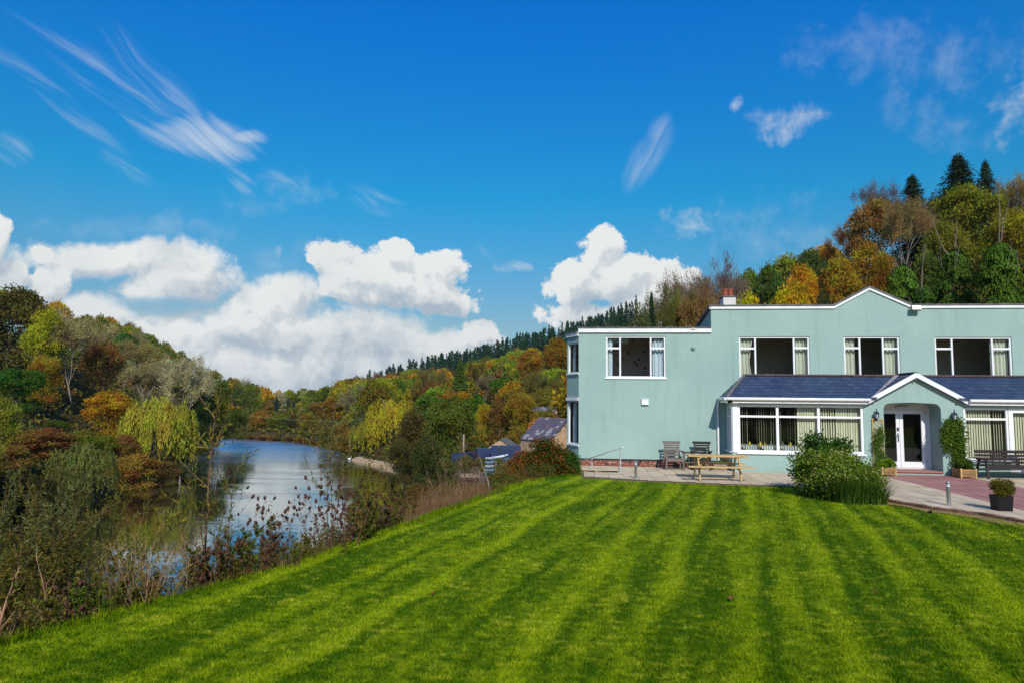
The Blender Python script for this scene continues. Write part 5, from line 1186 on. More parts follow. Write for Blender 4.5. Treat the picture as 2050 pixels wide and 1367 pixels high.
h(402, 838, 50, 130, 'bush', (.03, .045, .012), 'alder_bush', 'dark bush at the waterline under the tall green trees', 'bush', yb=930, zb=-8.4)
h(372, 880, 56, 112, 'bush', (.03, .04, .012), 'alder_bush', 'dark overhanging bush on the water beside the left weeping willow', 'bush', yb=950, zb=-8.4)
h(92, 850, 150, 84, 'bush', (.16, .085, .022), 'dogwood_shrub', 'large rusty brown shrub on the left bank below the evergreen', 'shrub', yb=960)
h(20, 872, 130, 70, 'bush', (.15, .10, .022), 'dogwood_shrub', 'brown shrub at the left edge below the pale willow', 'shrub', yb=970)
h(190, 852, 120, 88, 'bush', (.12, .13, .012), 'hazel_shrub', 'green and yellow rounded shrub under the orange tree', 'shrub', yb=930)
h(120, 835, 70, 96, 'bush', (.06, .085, .014), 'hazel_shrub', 'dark green shrub between the evergreen and the orange tree', 'shrub', yb=880)
h(262, 862, 70, 92, 'bush', (.15, .085, .02), 'hazel_shrub', 'brown-orange shrub left of the weeping willow foot', 'shrub', yb=920)
h(180, 878, 122, 72, 'willow', (.115, .125, .028), 'weeping_willow', 'small drooping grey-green weeping willow at the left waterside', yb=1010)
h(150, 930, 90, 66, 'willow', (.08, .085, .02), 'weeping_willow', 'low dark weeping willow in front of the small drooping one', yb=1010)
h(278, 900, 120, 84, 'bush', (.20, .12, .022), 'waterside_shrub', 'golden brown shrub trailing to the water right of the small willow', 'shrub', yb=985)
h(345, 915, 80, 88, 'bush', (.10, .07, .02), 'waterside_shrub', 'brown waterside shrub below the large left willow', 'shrub', yb=965)
h(60, 930, 160, 62, 'bush', (.035, .035, .012), 'waterside_shrub', 'very dark shrub at the waterside in the lower left', 'shrub', yb=1020)
# far bend
h(500, 770, 44, 215, 'broad', (.085, .10, .02), 'far_tree', 'olive green tree at the bend with open sky behind', yb=860, lod=1)
h(520, 790, 34, 250, 'broad', (.13, .15, .02), 'far_tree', 'pale lime-green tree beyond the river bend', yb=840, lod=1)
h(478, 762, 36, 230, 'tall', (.075, .09, .025), 'far_tree', 'dull green tree behind the overhanging alder', yb=850, lod=1)
h(540, 800, 30, 262, 'broad', (.17, .11, .03), 'far_tree', 'light brown tree beyond the bend', yb=840, lod=1)
h(526, 818, 56, 200, 'bush', (.21, .125, .018), 'osier_shrub', 'golden brown rounded shrub on the far bank', 'shrub', yb=880, lod=1, zb=-7.5)
h(560, 820, 60, 196, 'bush', (.10, .12, .015), 'osier_shrub', 'green rounded shrub on the far bank beside the golden one', 'shrub', yb=878, lod=1, zb=-7.3)
h(590, 826, 36, 190, 'bush', (.05, .05, .018), 'osier_shrub', 'dark brown-green shrub on the far bank', 'shrub', yb=880, lod=1, zb=-7.3)
h(618, 822, 50, 184, 'bush', (.17, .13, .018), 'osier_shrub', 'yellow-brown shrub on the far bank near the bend', 'shrub', yb=885, lod=1, zb=-7.3)
h(557, 791, 22, 300, 'conifer', (.02, .055, .045), 'far_conifer', 'dark blue-green conifer standing at the centre of the valley gap', 'tree', yb=820, lod=1)
h(580, 792, 8, 330, 'tall', (.05, .06, .03), 'poplar_tree', 'taller of two thin poplars in the valley gap', yb=825, lod=1)
h(591, 798, 8, 330, 'tall', (.05, .06, .03), 'poplar_tree', 'shorter of two thin poplars in the valley gap', yb=825, lod=1)
h(604, 802, 20, 300, 'broad', (.26, .22, .04), 'far_tree', 'small bright yellow tree in the valley gap', yb=830, lod=1)
h(623, 801, 28, 285, 'broad', (.13, .16, .02), 'far_tree', 'small light green tree right of the yellow one in the gap', yb=835, lod=1)
h(640, 802, 50, 240, 'broad', (.16, .11, .02), 'far_tree', 'brownish olive tree right of the valley gap', yb=860, lod=1)
h(668, 792, 66, 215, 'broad', (.17, .095, .014), 'far_tree', 'orange-brown tree at the foot of the right valley side', yb=870, lod=1)
for k, (px, D, c) in enumerate([(432, 189, (.19, .09, .02)), (455, 186, (.17, .08, .02)), (480, 183, (.18, .09, .02)), (505, 181, (.16, .085, .02)), (530, 178, (.17, .08, .02)), (556, 176, (.15, .08, .02)), (582, 172, (.13, .08, .02)), (606, 167, (.17, .10, .02)), (630, 160, (.16, .08, .02)), (652, 152, (.15, .09, .02)), (676, 144, (.12, .08, .02)), (698, 137, (.13, .08, .02)), (720, 131, (.12, .07, .02))]):
    h(px, 866 + k * 1.2 + R_.uniform(-5, 3), 34, D + 6, 'bush', c, 'reed_clump', 'russet reedy shrub along the waterline of the far bank', 'shrub', yb=888, lod=2, group='russet shrubs along the far waterline', zb=-8.3)
# right bank
h(788, 792, 118, 132, 'willow', (.26, .22, .018), 'weeping_willow', 'big bright yellow weeping willow on the right river bank', yb=915, zb=-8.0)
h(742, 838, 76, 134, 'willow', (.19, .19, .02), 'weeping_willow', 'lower yellow-green weeping willow left of the big yellow one', yb=915, zb=-8.2)
h(690, 838, 56, 140, 'bush', (.16, .12, .02), 'waterside_shrub', 'olive gold shrub left of the lower yellow willow', 'shrub', yb=905, lod=1, zb=-8.2)
h(662, 850, 46, 150, 'bush', (.11, .11, .02), 'waterside_shrub', 'green shrub by the water behind the teasels', 'shrub', yb=900, lod=1, zb=-8.2)
h(833, 803, 108, 92, 'bush', (.075, .062, .018), 'alder_tree', 'dark brown-green alder at the water right of the yellow willow', yb=960, zb=-8.3)
h(806, 868, 60, 88, 'bush', (.055, .05, .016), 'alder_bush', 'dark bush at the foot of the brown-green alder', 'bush', yb=962, zb=-8.5)
h(905, 782, 122, 84, 'broad', (.085, .105, .014), 'alder_tree', 'green alder behind the car park edge', yb=950, zb=-7)
h(862, 855, 80, 76, 'bush', (.05, .06, .015), 'alder_bush', 'dark green bush below the green alder', 'bush', yb=960, zb=-7.5)
h(972, 800, 56, 108, 'broad', (.25, .20, .014), 'leafy_tree', 'bright yellow-green tree left of the slate-roofed cottage', yb=860)
h(1042, 772, 82, 100, 'tall', (.19, .145, .014), 'leafy_tree', 'golden green tree standing just left of the cottages', yb=875)
h(1000, 790, 60, 104, 'broad', (.12, .075, .018), 'beech_tree', 'brown-red tree behind the golden green tree', yb=870)
h(1086, 742, 100, 135, 'sparse', (.13, .115, .03), 'sparse_tree', 'olive brown thin tree above the orange brick house', yb=820)
h(922, 716, 50, 235, 'conifer', (.07, .12, .012), 'larch_tree', 'lone tall green conifer on the right valley side', yb=800, lod=0)
h(968, 745, 60, 190, 'sparse', (.18, .15, .07), 'sparse_tree', 'pale grey leafless tree right of the lone green conifer', yb=800)
h(1062, 695, 70, 215, 'broad', (.21, .115, .012), 'broadleaf_tree', 'orange-topped oak on the right valley side below the conifer ridge', yb=770)
h(1118, 668, 80, 175, 'broad', (.17, .10, .012), 'broadleaf_tree', 'orange-brown oak beside the corner of the hotel', yb=760)
h(820, 775, 46, 225, 'broad', (.27, .22, .015), 'far_tree', 'bright yellow tree above the big yellow willow', yb=800, lod=1)
# behind the house
h(1281, 600, 72, 62, 'tall', (.085, .095, .030), 'holly_tree', 'green and cream evergreen standing above the left wing roof', yb=650)
h(1306, 578, 70, 64, 'conifer', (.025, .045, .02), 'spruce_tree', 'narrow dark conifer tip beside the cream-flecked evergreen', yb=650)
h(1345, 585, 130, 72, 'sparse', (.11, .11, .022), 'birch_tree', 'olive thin-leaved tree above the left wing roof', yb=650)
h(1358, 545, 120, 82, 'sparse', (.15, .12, .06), 'birch_tree', 'delicate bare-topped tree against the white cloud', yb=600)
h(1385, 570, 60, 70, 'broad', (.11, .085, .02), 'hazel_tree', 'brown-green tree left of the chimney', yb=650)
h(1436, 512, 170, 92, 'bare', (.17, .115, .09), 'birch_tree', 'purplish bare tree left of and above the chimney', yb=600, bark='twig')
h(1418, 560, 120, 70, 'sparse', (.21, .13, .045), 'hazel_tree', 'reddish twiggy tree directly behind the chimney', yb=620)
h(1500, 562, 120, 58, 'broad', (.32, .25, .012), 'hazel_tree', 'yellow-leaved tree right of the chimney above the roof', yb=615)
h(1585, 545, 150, 58, 'broad', (.32, .22, .012), 'hazel_tree', 'broad golden tree above the roof between chimney and pediment', yb=615)
h(1655, 565, 60, 54, 'bush', (.035, .05, .02), 'yew_tree', 'small dark green tree in front of the golden ones left of the pediment', yb=615)
h(1545, 512, 90, 92, 'broad', (.055, .085, .016), 'broadleaf_tree', 'dark green oak on the skyline above the golden trees', yb=590)
h(1636, 485, 100, 100, 'broad', (.050, .075, .018), 'broadleaf_tree', 'dark green oak in the dip of the skyline', yb=560)
h(1612, 508, 84, 84, 'broad', (.33, .19, .012), 'beech_tree', 'bright orange beech below the dark green skyline oak', yb=560)
h(1692, 496, 110, 76, 'broad', (.21, .145, .014), 'beech_tree', 'orange-brown beech above the left slope of the pediment', yb=600)
h(1752, 470, 110, 84, 'broad', (.20, .13, .014), 'beech_tree', 'rust orange beech above the pediment', yb=590)
h(1775, 500, 80, 62, 'broad', (.16, .10, .012), 'beech_tree', 'gold and brown tree directly behind the pediment', yb=600)
h(1758, 382, 130, 104, 'broad', (.18, .12, .024), 'broadleaf_tree', 'brown round-crowned oak on the shoulder of the hill', yb=520)
h(1770, 352, 120, 112, 'bare', (.13, .085, .07), 'sparse_tree', 'bare purplish grey tree rising above the brown oak', yb=440, bark='bark_pale')
h(1822, 392, 120, 92, 'sparse', (.20, .13, .05), 'sparse_tree', 'beige tree with many pale bare limbs right of the brown oak', yb=560, bark='bark_pale')
h(1868, 402, 70, 100, 'sparse', (.21, .16, .08), 'sparse_tree', 'pale buff thin tree between the limbed tree and the green-gold one', yb=500, bark='bark_pale')
h(1843, 336, 150, 118, 'conifer', (.030, .058, .028), 'spruce_tree', 'leftmost of three dark spruces on the hilltop', yb=400)
h(1940, 292, 200, 118, 'conifer', (.030, .058, .026), 'spruce_tree', 'tallest dark spruce in the middle of the hilltop', yb=400)
h(1995, 305, 125, 122, 'conifer', (.030, .058, .030), 'spruce_tree', 'rightmost slim dark spruce on the hilltop', yb=400)
h(1895, 368, 60, 114, 'broad', (.04, .06, .02), 'broadleaf_tree', 'dark flat-topped tree between the left and middle spruces', yb=420)
h(1950, 350, 160, 92, 'broad', (.14, .145, .012), 'broadleaf_tree', 'large green-gold oak below the tallest spruce', yb=500)
h(2048, 332, 120, 98, 'sparse', (.23, .15, .035), 'broadleaf_tree', 'golden thin-leaved tree at the upper right edge of the photo', yb=440)
h(2046, 400, 130, 82, 'broad', (.20, .16, .012), 'broadleaf_tree', 'yellow-green broad tree at the right edge of the photo', yb=500)
h(1900, 425, 120, 80, 'broad', (.12, .13, .012), 'broadleaf_tree', 'olive green tree below the green-gold oak', yb=520)
h(1815, 500, 120, 56, 'plate', (.065, .130, .012), 'cypress_tree', 'small bright green cypress right of the pediment', yb=615)
h(1872, 490, 110, 60, 'broad', (.06, .085, .014), 'cypress_tree', 'dark olive tree between the two bright green conifers', yb=610)
h(1922, 462, 140, 52, 'plate', (.046, .095, .012), 'cypress_tree', 'deep green drooping conifer behind the right part of the roof', yb=615)
h(2012, 452, 160, 48, 'plate', (.050, .100, .012), 'cypress_tree', 'large deep green drooping conifer at the right edge above the roof', yb=615)
h(2110, 440, 170, 50, 'plate', (.050, .100, .012), 'cypress_tree', 'deep green conifer cut by the right edge of the photo', yb=615)
h(1858, 545, 90, 46, 'plate', (.042, .085, .012), 'cypress_tree', 'low dark green conifer behind the roof right of the floodlight', yb=615)

# ------------------------------------------------------------------ the wooded slopes: thinned so that only trees that can be seen are built
cover = np.full(900, 2000.0)                      # per 4 px column: highest covered row so far
def paint(px, yt, wpx, k=.36):
    a, b = int((px - wpx * k + 800) / 4), int((px + wpx * k + 800) / 4)
    for i in range(max(a, 0), min(b + 1, 900)): cover[i] = min(cover[i], yt)
hs = sorted(heroes, key=lambda q: q[3]); hi_ = 0
rs = random.Random(11); cnt = {}
D = 52.0
LB = {'con': ('spruce_tree', 'dark spruce in the plantation along the ridge of the right valley side', 'spruces on the far ridge'),
      'lg': ('hillside_tree', 'golden autumn tree on the wooded slope left of the river', 'golden trees on the left slope'),
      'lo': ('hillside_tree', 'olive green tree on the wooded slope left of the river', 'olive trees on the left slope'),
      'lb': ('hillside_tree', 'brown thinly leaved tree on the wooded slope left of the river', 'brown trees on the left slope'),
      'rg': ('hillside_tree', 'golden autumn tree on the wooded slope right of the river', 'golden trees on the right slope'),
      'ro': ('hillside_tree', 'olive green tree on the wooded slope right of the river', 'olive trees on the right slope'),
      'rb': ('hillside_tree', 'brown thinly leaved tree on the wooded slope right of the river', 'brown trees on the right slope'),
      'hg': ('hillside_tree', 'golden autumn tree on the hill directly behind the hotel', 'golden trees behind the hotel'),
      'ho': ('hillside_tree', 'green tree on the hill directly behind the hotel', 'green trees behind the hotel'),
      'hb': ('hillside_tree', 'russet brown tree on the hill directly behind the hotel', 'russet trees behind the hotel')}
while D < 560:
    while hi_ < len(hs) and hs[hi_][3] <= D:
        q = hs[hi_]; paint(q[0], q[1] + .12 * (q[4] - q[1]), q[2]); hi_ += 1
    cand = np.arange(-160, 2200, 7.5 * F / D * .55 if D < 300 else 6 * F / D * .62)
    for px in cand:
        px = px + rs.uniform(-.45, .45) * 7 * F / D * .6; dd = D * rs.uniform(.985, 1.03)
        if 1100 < px < 2200 and dd < 45: continue
        if 885 < px < 1150 and dd < 112: continue
        X = (px - 1025) / F * dd; x, y = c2w(X, dd)
        if float(sdist(RIVER, np.array([X]), np.array([dd]))[0]) < 1.5: continue
        side = 'l' if px < 560 else ('r' if px < 1330 else 'h')
        yc = np.interp(px, RPX, RYC); D1 = np.interp(px, RPX, RD1)
        if dd > D1 + 14: continue
        g = tz(x, y)
        if dd < 140 and side == 'r' and 640 < px < 900 and dd < 60: continue
        fr = (dd - np.interp(px, RPX, RD0)) / (D1 - np.interp(px, RPX, RD0))
        con = side == 'r' and 735 < px < 1330 and fr > (.50 if px > 850 else .62)
        if con: w_, ht = rs.uniform(5.5, 8), rs.uniform(12, 19); kd, col = 'conifer', jit(CON, .25)
        else:
            w_, ht = rs.uniform(7.5, 12), rs.uniform(8.5, 13.5)
            if fr > .9: ht *= .85
            u = rs.random(); nzv = .5 + .5 * sin(x * .045 + 2) * sin(y * .038)
            if u < .40 - .2 * nzv: kd, col, tg = 'broad', jit(rs.choice([GLD, GLD, YGR, YGR, (.24, .115, .010) if side != 'l' else GLD]), .2), 'g'
            elif u < .78: kd, col, tg = rs.choice(['broad', 'tall']), jit(rs.choice([OLV, (.12, .12, .014), GRN, YGR, (.10, .12, .014)]), .2), 'o'
            else: kd, col, tg = rs.choice(['sparse', 'broad', 'sparse']), jit(rs.choice([BRN, GRY, PAL, BRN, (.13, .065, .016)]), .2), 'b'
        yt = hor(px) - (g + ht - CAMZ) / dd * F
        i = int((px + 800) / 4)
        if i < 2 or i > 897: continue
        if yt > min(cover[i - 1], cover[i], cover[i + 1]) - (2.2 if con else 6): continue
        wp = w_ / dd * F
        if any(q[3] > dd and abs(px - q[0]) < .32 * q[2] + .3 * wp and q[1] + 10 < yt + ht / dd * F and yt < q[4] - .35 * (q[4] - q[1]) for q in heroes): continue
        if any(abs(q[3] - dd) < 7 and abs(px - q[0]) < .3 * q[2] + .15 * wp for q in heroes): continue
        lod = 1 if dd < 200 else (2 if dd < 380 else 3)
        if con: key = 'con'; lod = 2 if dd < 330 else 3
        else: key = side + tg
        nm, lb, gp = LB[key]
        if not con:
            if dd > 150 and yt > min(cover[i - 1], cover[i], cover[i + 1]) - 9: continue
            nm = {'broad': 'broadleaf_tree', 'tall': 'leafy_tree', 'sparse': 'sparse_tree'}[kd]  # named by crown form; species of these slope trees is not known
        spot = ['at the left edge', 'above the red-brown shrubs', 'above the orange round tree', 'above the left weeping willow', 'above the dark alders', 'near the valley gap'] if side == 'l' else (['just right of the valley gap', 'above the lower yellow willow', 'above the big yellow willow', 'above the brown-green alder', 'by the lone green conifer', 'above the golden tree', 'by the hotel corner'] if side == 'r' else ['above the chimney', 'above the left roof', 'above the pediment', 'above the right roof'])
        br_ = [60, 150, 270, 370, 480] if side == 'l' else ([715, 770, 830, 890, 960, 1060] if side == 'r' else [1500, 1640, 1800]); sp_i = sum(px > q for q in br_)
        if con: lb = 'dark spruce on the ridge ' + spot[sp_i]; gp = 'spruces on the far ridge'
        else:
            shape = {'broad': 'round', 'tall': 'upright', 'sparse': 'thin'}[kd]; colr = {'g': 'golden' if col[0] > col[1] * 1.15 else 'yellow-green', 'o': 'olive green' if col[0] > .08 else 'green', 'b': 'brown' if col[0] < .14 else 'pale brown'}[tg]
            hgt = 'at the foot of' if fr < .3 else ('halfway up' if fr < .7 else 'near the top of'); lb = colr + ' ' + shape + ' tree ' + hgt + ' the slope ' + spot[sp_i]; gp = lb.replace(' tree ', ' trees ')
        cnt[key] = cnt.get(key, 0) + 1
        tree(nm, lb, 'tree', gp, x, y, g - .3, w_, ht, kd, col, lod); paint(px, yt + .22 * ht / dd * F, wp, .33)
    D *= 1.045 if D < 250 else 1.028
print('scattered', cnt)
# ------------------------------------------------------------------ undergrowth on the slopes (nobody could count it)
rng = np.random.default_rng(21); n = 150000
t_ = rng.uniform(-.85, .85, n); dd = 34 * (430 / 34.) ** (rng.random(n) ** .8); Xc = t_ * dd; x, y = Xc * cos(YAW) - dd * sin(YAW), Xc * sin(YAW) + dd * cos(YAW)
pxx = 1025 + F * t_; ok = (sdist(RIVER, Xc, dd) > .3) & (sdist(PLAT, x, y) > 5) & ~((pxx > 885) & (pxx < 1090) & (dd > 45) & (dd < 96)) & ~((pxx > 1090) & (dd < 46))
x, y, dd = x[ok], y[ok], dd[ok]; n = len(x); z = terrain(x, y); cl = np.sin(x * .9 + 2 * np.sin(y * .4)) * np.sin(y * .8 + 1.7 * np.sin(x * .5)); s_ = .22 + dd * .0042
z = z + rng.random(n) ** 1.5 * (1.0 + 1.3 * np.clip(cl, 0, 1)); ok = cl > -.75; P = np.stack([x, y, z], 1)[ok]; s_ = s_[ok]; n = len(P)
lv = Leaves(); lv.add(P, rdir(rng, n), rdir(rng, n) + np.array([0, 0, .6]), s_ * rng.uniform(.6, 1.5, n), s_ * .6, np.clip(.5 + .2 * cl[ok] + rng.normal(0, .2, n), 0, 1))
ug = link('undergrowth', lv.mesh('undergrowth', [mt['under']])); kind(ug, 'stuff', 'brown and olive undergrowth covering the ground beneath the hillside trees'); ug['category'] = 'undergrowth'

# ------------------------------------------------------------------ garden shrubs near the house
def shrub(name, label, cat, cx, cy, z0, wx, wy, h, n, s, mat, seed, nl=22, asp=.6, group=None, stems=6, zlow=.0):
    g = np.random.default_rng(seed); t = thing(name, label, cat, (cx, cy, z0), 0, group); lv = Leaves()
    segs = []
    for k in range(nl):
        a = g.uniform(0, 2 * pi); u = g.uniform(.2, 1) ** .6; zz = g.uniform(.18, .86); w_ = sqrt(max(0, 1 - (zz - .35) ** 2 / .5)) if zz > .35 else 1
        c = np.array([cos(a) * u * wx * .40 * w_, sin(a) * u * wy * .40 * w_, zz * h * (1 - .15 * u)]); R1 = g.uniform(.13, .22) * min(wx, h * 1.4)
        if k < stems: segs.append((np.array([0, 0, -.05]) + c * .05, c, .015, .006))
        m = n // nl; d = rdir(g, m); d[:, 2] = np.where(g.random(m) < .55, np.abs(d[:, 2]), d[:, 2]); rr = R1 * g.random(m) ** .3 * g.uniform(.8, 1.35, m)
        P = c + d * rr[:, None]; P[:, 2] = np.maximum(P[:, 2], zlow + g.random(m) * .1); L_ = s * g.uniform(.6, 1.5, m)
        lv.add(P, rdir(g, m) + d * .7, d + rdir(g, m) * .7, L_, L_ * asp, np.clip(.5 + g.uniform(-.15, .15) + g.normal(0, .2, m), 0, 1))
    link('leaves', lv.mesh('leaves', [mt[mat]]), t); V, Fc = segs_mesh('s', segs, None, 4); link('stems', fast('stems', V, Fc, mt['twig']), t); return t
def grassclump(name, label, cat, cx, cy, z0, h, n, R0, mat, seed, group=None, wd=.014, out_=.5):
    g = np.random.default_rng(seed); a = g.uniform(0, 2 * pi, n); r_ = R0 * np.sqrt(g.random(n)); bx = np.cos(a) * r_; by = np.sin(a) * r_; lean = g.uniform(.15, 1, n) * out_; hh = h * g.uniform(.55, 1.05, n); a2 = a + g.normal(0, .5, n)
    pts = []
    for k in range(5):
        f = k / 4; pts.append(np.stack([bx + np.cos(a2) * lean * hh * f ** 1.8, by + np.sin(a2) * lean * hh * f ** 1.8, hh * (f - .38 * lean * f ** 2.6)], 1))
    S = np.stack([-np.sin(a2 + g.normal(0, .6, n)), np.cos(a2), np.zeros(n)], 1) * wd * .5; V = []
    for k in range(5): w_ = (1 - (k / 4) ** 2 * .9); V += [pts[k] - S * w_, pts[k] + S * w_]
    V = np.stack(V, 1); V[..., 2] = np.maximum(V[..., 2], .01); b0 = np.arange(n)[:, None] * 10; Fc = np.concatenate([b0 + np.array([[2 * k, 2 * k + 1, 2 * k + 3, 2 * k + 2]]) for k in range(4)])
    o = link(name, fast(name, V.reshape(-1, 3), Fc, [mt[mat]], tone=np.tile(g.random(n), 4)), None, (cx, cy, z0)); tag(o, label, cat, group); return o
shrub('evergreen_shrub', 'dark green rounded shrub forming the top of the bed in front of the bay window', 'shrub', 6.60, 19.4, 0, 1.7, 1.3, 1.72, 11000, .075, 'l_dark', 1, 20)
shrub('variegated_shrub', 'broad cream and green flecked shrub at the lawn edge in front of the bay window', 'shrub', 6.38, 18.75, 0, 2.5, 1.7, 1.30, 26000, .052, 'l_var', 2, 42)
shrub('variegated_shrub', 'lower pale flecked shrub at the right side of the bed by the red paving', 'shrub', 7.05, 18.35, 0, 1.25, 1.2, .82, 9000, .05, 'l_var', 12, 22)
grassclump('tall_grass_clump', 'green arching grass clump at the front of the shrub bed', 'plant', 6.62, 17.95, 0, .88, 1100, .42, 'l_blade', 3, None, .013, .8)
grassclump('tall_grass_clump', 'darker arching grass clump low at the right front of the shrub bed', 'plant', 7.1, 17.9, 0, .62, 600, .3, 'l_blade', 4, None, .013, .9)
# planter plants and climbers
shrub('clipped_bush', 'clipped olive bush growing in the black planter', 'bush', BLP[0], BLP[1], .34, .50, .50, .42, 6000, .028, 'l_box', 5, 24)
shrub('bedding_plant', 'bright green plant filling the left timber planter', 'plant', 10.18, 24.52, .28, .62, .55, .34, 3500, .045, 'l_bright', 6, 14)
shrub('bedding_plant', 'leafy plant filling the right timber planter', 'plant', 12.62, 24.42, .28, .62, .55, .34, 3500, .045, 'l_climb', 7, 14)
shrub('trough_plant', 'low green plants in the stone trough', 'plant', TRO[0] - .06, TRO[1], .22, .5, .25, .16, 900, .04, 'l_weedb', 8, 10)
shrub('trough_plant', 'small weed growing behind the garden armchair leg', 'plant', 3.62, 25.75, .03, .22, .2, .36, 500, .04, 'l_weedb', 9, 6)
def climber(label, blobs, n, s, mat, seed, cx, cy):
    g = np.random.default_rng(seed); t = thing('climbing_plant', label, 'climber', (cx, cy, .3)); lv = Leaves(); segs = []
    tot = sum(b[2] * b[3] for b in blobs); prev = np.array([0, 0, 0.])
    for bx, bz, rx, rz in blobs:
        m = int(n * rx * rz / tot) + 10; P = np.stack([bx - cx + g.normal(0, rx * .5, m), -.04 - np.abs(g.normal(0, .055, m)), bz - .3 + g.normal(0, rz * .5, m)], 1); L_ = s * g.uniform(.6, 1.4, m)
        lv.add(P, rdir(g, m) + np.array([0, 0, -.4]), rdir(g, m) * .6 + np.array([0, -1, .3]), L_, L_ * .65, np.clip(g.normal(.5, .22, m), 0, 1)); q = np.array([bx - cx, -.02, bz - .3]); segs.append((prev, q, .008, .005)); prev = q
    link('leaves', lv.mesh('leaves', [mt[mat]]), t); V, Fc = segs_mesh('s', segs, None, 4); link('stems', fast('stems', V, Fc, mt['twig']), t)
climber('thin climber winding up the left trellis', [(10.1, .5, .2, .2), (10.12, .75, .18, .25), (10.0, 1.0, .15, .2), (10.12, 1.2, .18, .2), (10.16, 1.5, .12, .2), (9.98, 1.25, .06, .3)], 1100, .055, 'l_climb', 11, 10.1, BY - .06)
climber('dense dark green climber spreading left from the right trellis', [(12.66, .55, .22, .25), (12.68, .85, .2, .3), (12.68, 1.2, .22, .35), (12.66, 1.55, .24, .3), (12.62, 1.85, .2, .18), (12.40, 1.75, .18, .2), (12.24, 1.5, .18, .26), (12.22, 1.2, .14, .22), (12.4, 1.35, .2, .25), (12.30, 1.0, .12, .2)], 5200, .06, 'l_climb', 12, 12.66, BY - .06)
# berry bush at the corner of the terrace
def cpos(px, D): return c2w((px - 1025) / F * D, D)
x, y = cpos(1098, 23.0); shrub('berry_bush', 'dense dark green bush with red tinted leaves at the hotel corner', 'bush', x, y, -.45, 1.7, 1.3, 1.70, 16000, .065, 'l_berry', 14, 34)
x, y = cpos(1048, 23.5); shrub('berry_bush', 'orange and red tinted bush left of the dense dark green one', 'bush', x, y, -.9, 1.3, 1.2, 1.75, 9000, .065, 'l_berry2', 15, 24)
x, y = cpos(1140, 22.9); shrub('berry_bush', 'low dark green bush against the handrail', 'bush', x, y, -.4, .9, .8, 1.25, 6000, .06, 'l_dark', 16, 18)
x, y = cpos(1010, 22.0); shrub('berry_bush', 'low brown-green bush at the end of the dry grass', 'bush', x, y, -1.1, 1.1, 1.0, 1.35, 6000, .06, 'l_berry', 17, 18)

# ------------------------------------------------------------------ plants on the bank
def stemplant(name, label, cat, x, y, z, H_, nst, spread, Ls, Ws, per, lmat, smat, r0, seed, group=None, tw=3, start=.3, lean=(0, 0), bend=.25, heads=0, leafang=.55):
    g = np.random.default_rng(seed); t = thing(name, label, cat, (x, y, z), 0, group); segs = []; lv = Leaves(); tips = []
    def stem(p, d, ln, r, n_, leafy, depth):
        q = np.array(p, float); dd = np.array(d, float); dd /= np.linalg.norm(dd); K = 6; az_ = g.uniform(0, 6.28)
        for i in range(K):
            dd = dd + np.array([cos(az_), sin(az_), 0]) * bend / K + g.normal(0, .05, 3) + np.array([0, 0, .03]); dd /= np.linalg.norm(dd); q2 = q + dd * ln / K
            segs.append((q, q2, r * (1 - i / K * .75), r * (1 - (i + 1) / K * .75)))
            if (i + 1) / K > start or depth > 0:
                m = max(1, int(n_ / K * (1.5 if depth else 1))); f = g.random(m)[:, None]; P = q + (q2 - q) * f; D_ = dd * leafang + rdir(g, m) * .75 + np.array([0, 0, .12]); L_ = Ls * g.uniform(.6, 1.25, m)
                lv.add(P, D_, rdir(g, m), L_, L_ * Ws / Ls, np.clip(g.normal(.5, .22, m), 0, 1))
                if depth == 0:
                    for _ in range(tw):
                        if g.random() < .75: d2 = dd + rdir(g, 1)[0] * .8; d2[2] = abs(d2[2]) * .6 + .25; stem(q2, d2, ln * g.uniform(.12, .30) * (1.15 - i / K * .5), r * .4, n_ * .45, True, 1)
            q = q2
        tips.append((q, dd, depth))
    for k in range(nst):
        a = g.uniform(0, 2 * pi); R1 = g.random() * spread * .35; stem((cos(a) * R1, sin(a) * R1, -.1), (cos(a) * spread * g.uniform(.1, .55) + lean[0], sin(a) * spread * g.uniform(.1, .55) + lean[1], 1), H_ * g.uniform(.65, 1.05), r0 * g.uniform(.7, 1.2), per, True, 0)
    V, Fc = segs_mesh('s', segs, None, 4); link('stems', fast('stems', V, Fc, mt[smat]), t)
    if per: link('leaves', lv.mesh('leaves', [mt[lmat]]), t)
    if heads:
        hv, hf = [], []
        for q, dd, dp_ in tips:
            if g.random() < heads:
                d = dd / np.linalg.norm(dd); a = np.cross(d, [0.3, .9, .1]); a /= np.linalg.norm(a); b = np.cross(d, a); b0 = len(hv); sc_ = g.uniform(.75, 1.25)
                for zz, rr in ((0, .010), (.014, .019), (.035, .022), (.055, .015), (.066, .004)):
                    for j in range(7): th = 2 * pi * j / 7; hv.append(q + d * zz * sc_ + (a * cos(th) + b * sin(th)) * rr * sc_)
                for r_ in range(4):
                    for j in range(7): hf.append((b0 + r_ * 7 + j, b0 + r_ * 7 + (j + 1) % 7, b0 + r_ * 7 + 7 + (j + 1) % 7, b0 + r_ * 7 + 7 + j))
        if hv: link('seed_heads', fast('seed_heads', np.array(hv), hf, mt['teasel'], smooth=True), t)
    return t
def bpos(px, D, dz=0): x, y = cpos(px, D); return x, y, tz(x, y) + dz
def fit(px, ytop, D): x, y, z = bpos(px, D); return x, y, z, max(zat(px, ytop, D) - z, .3)
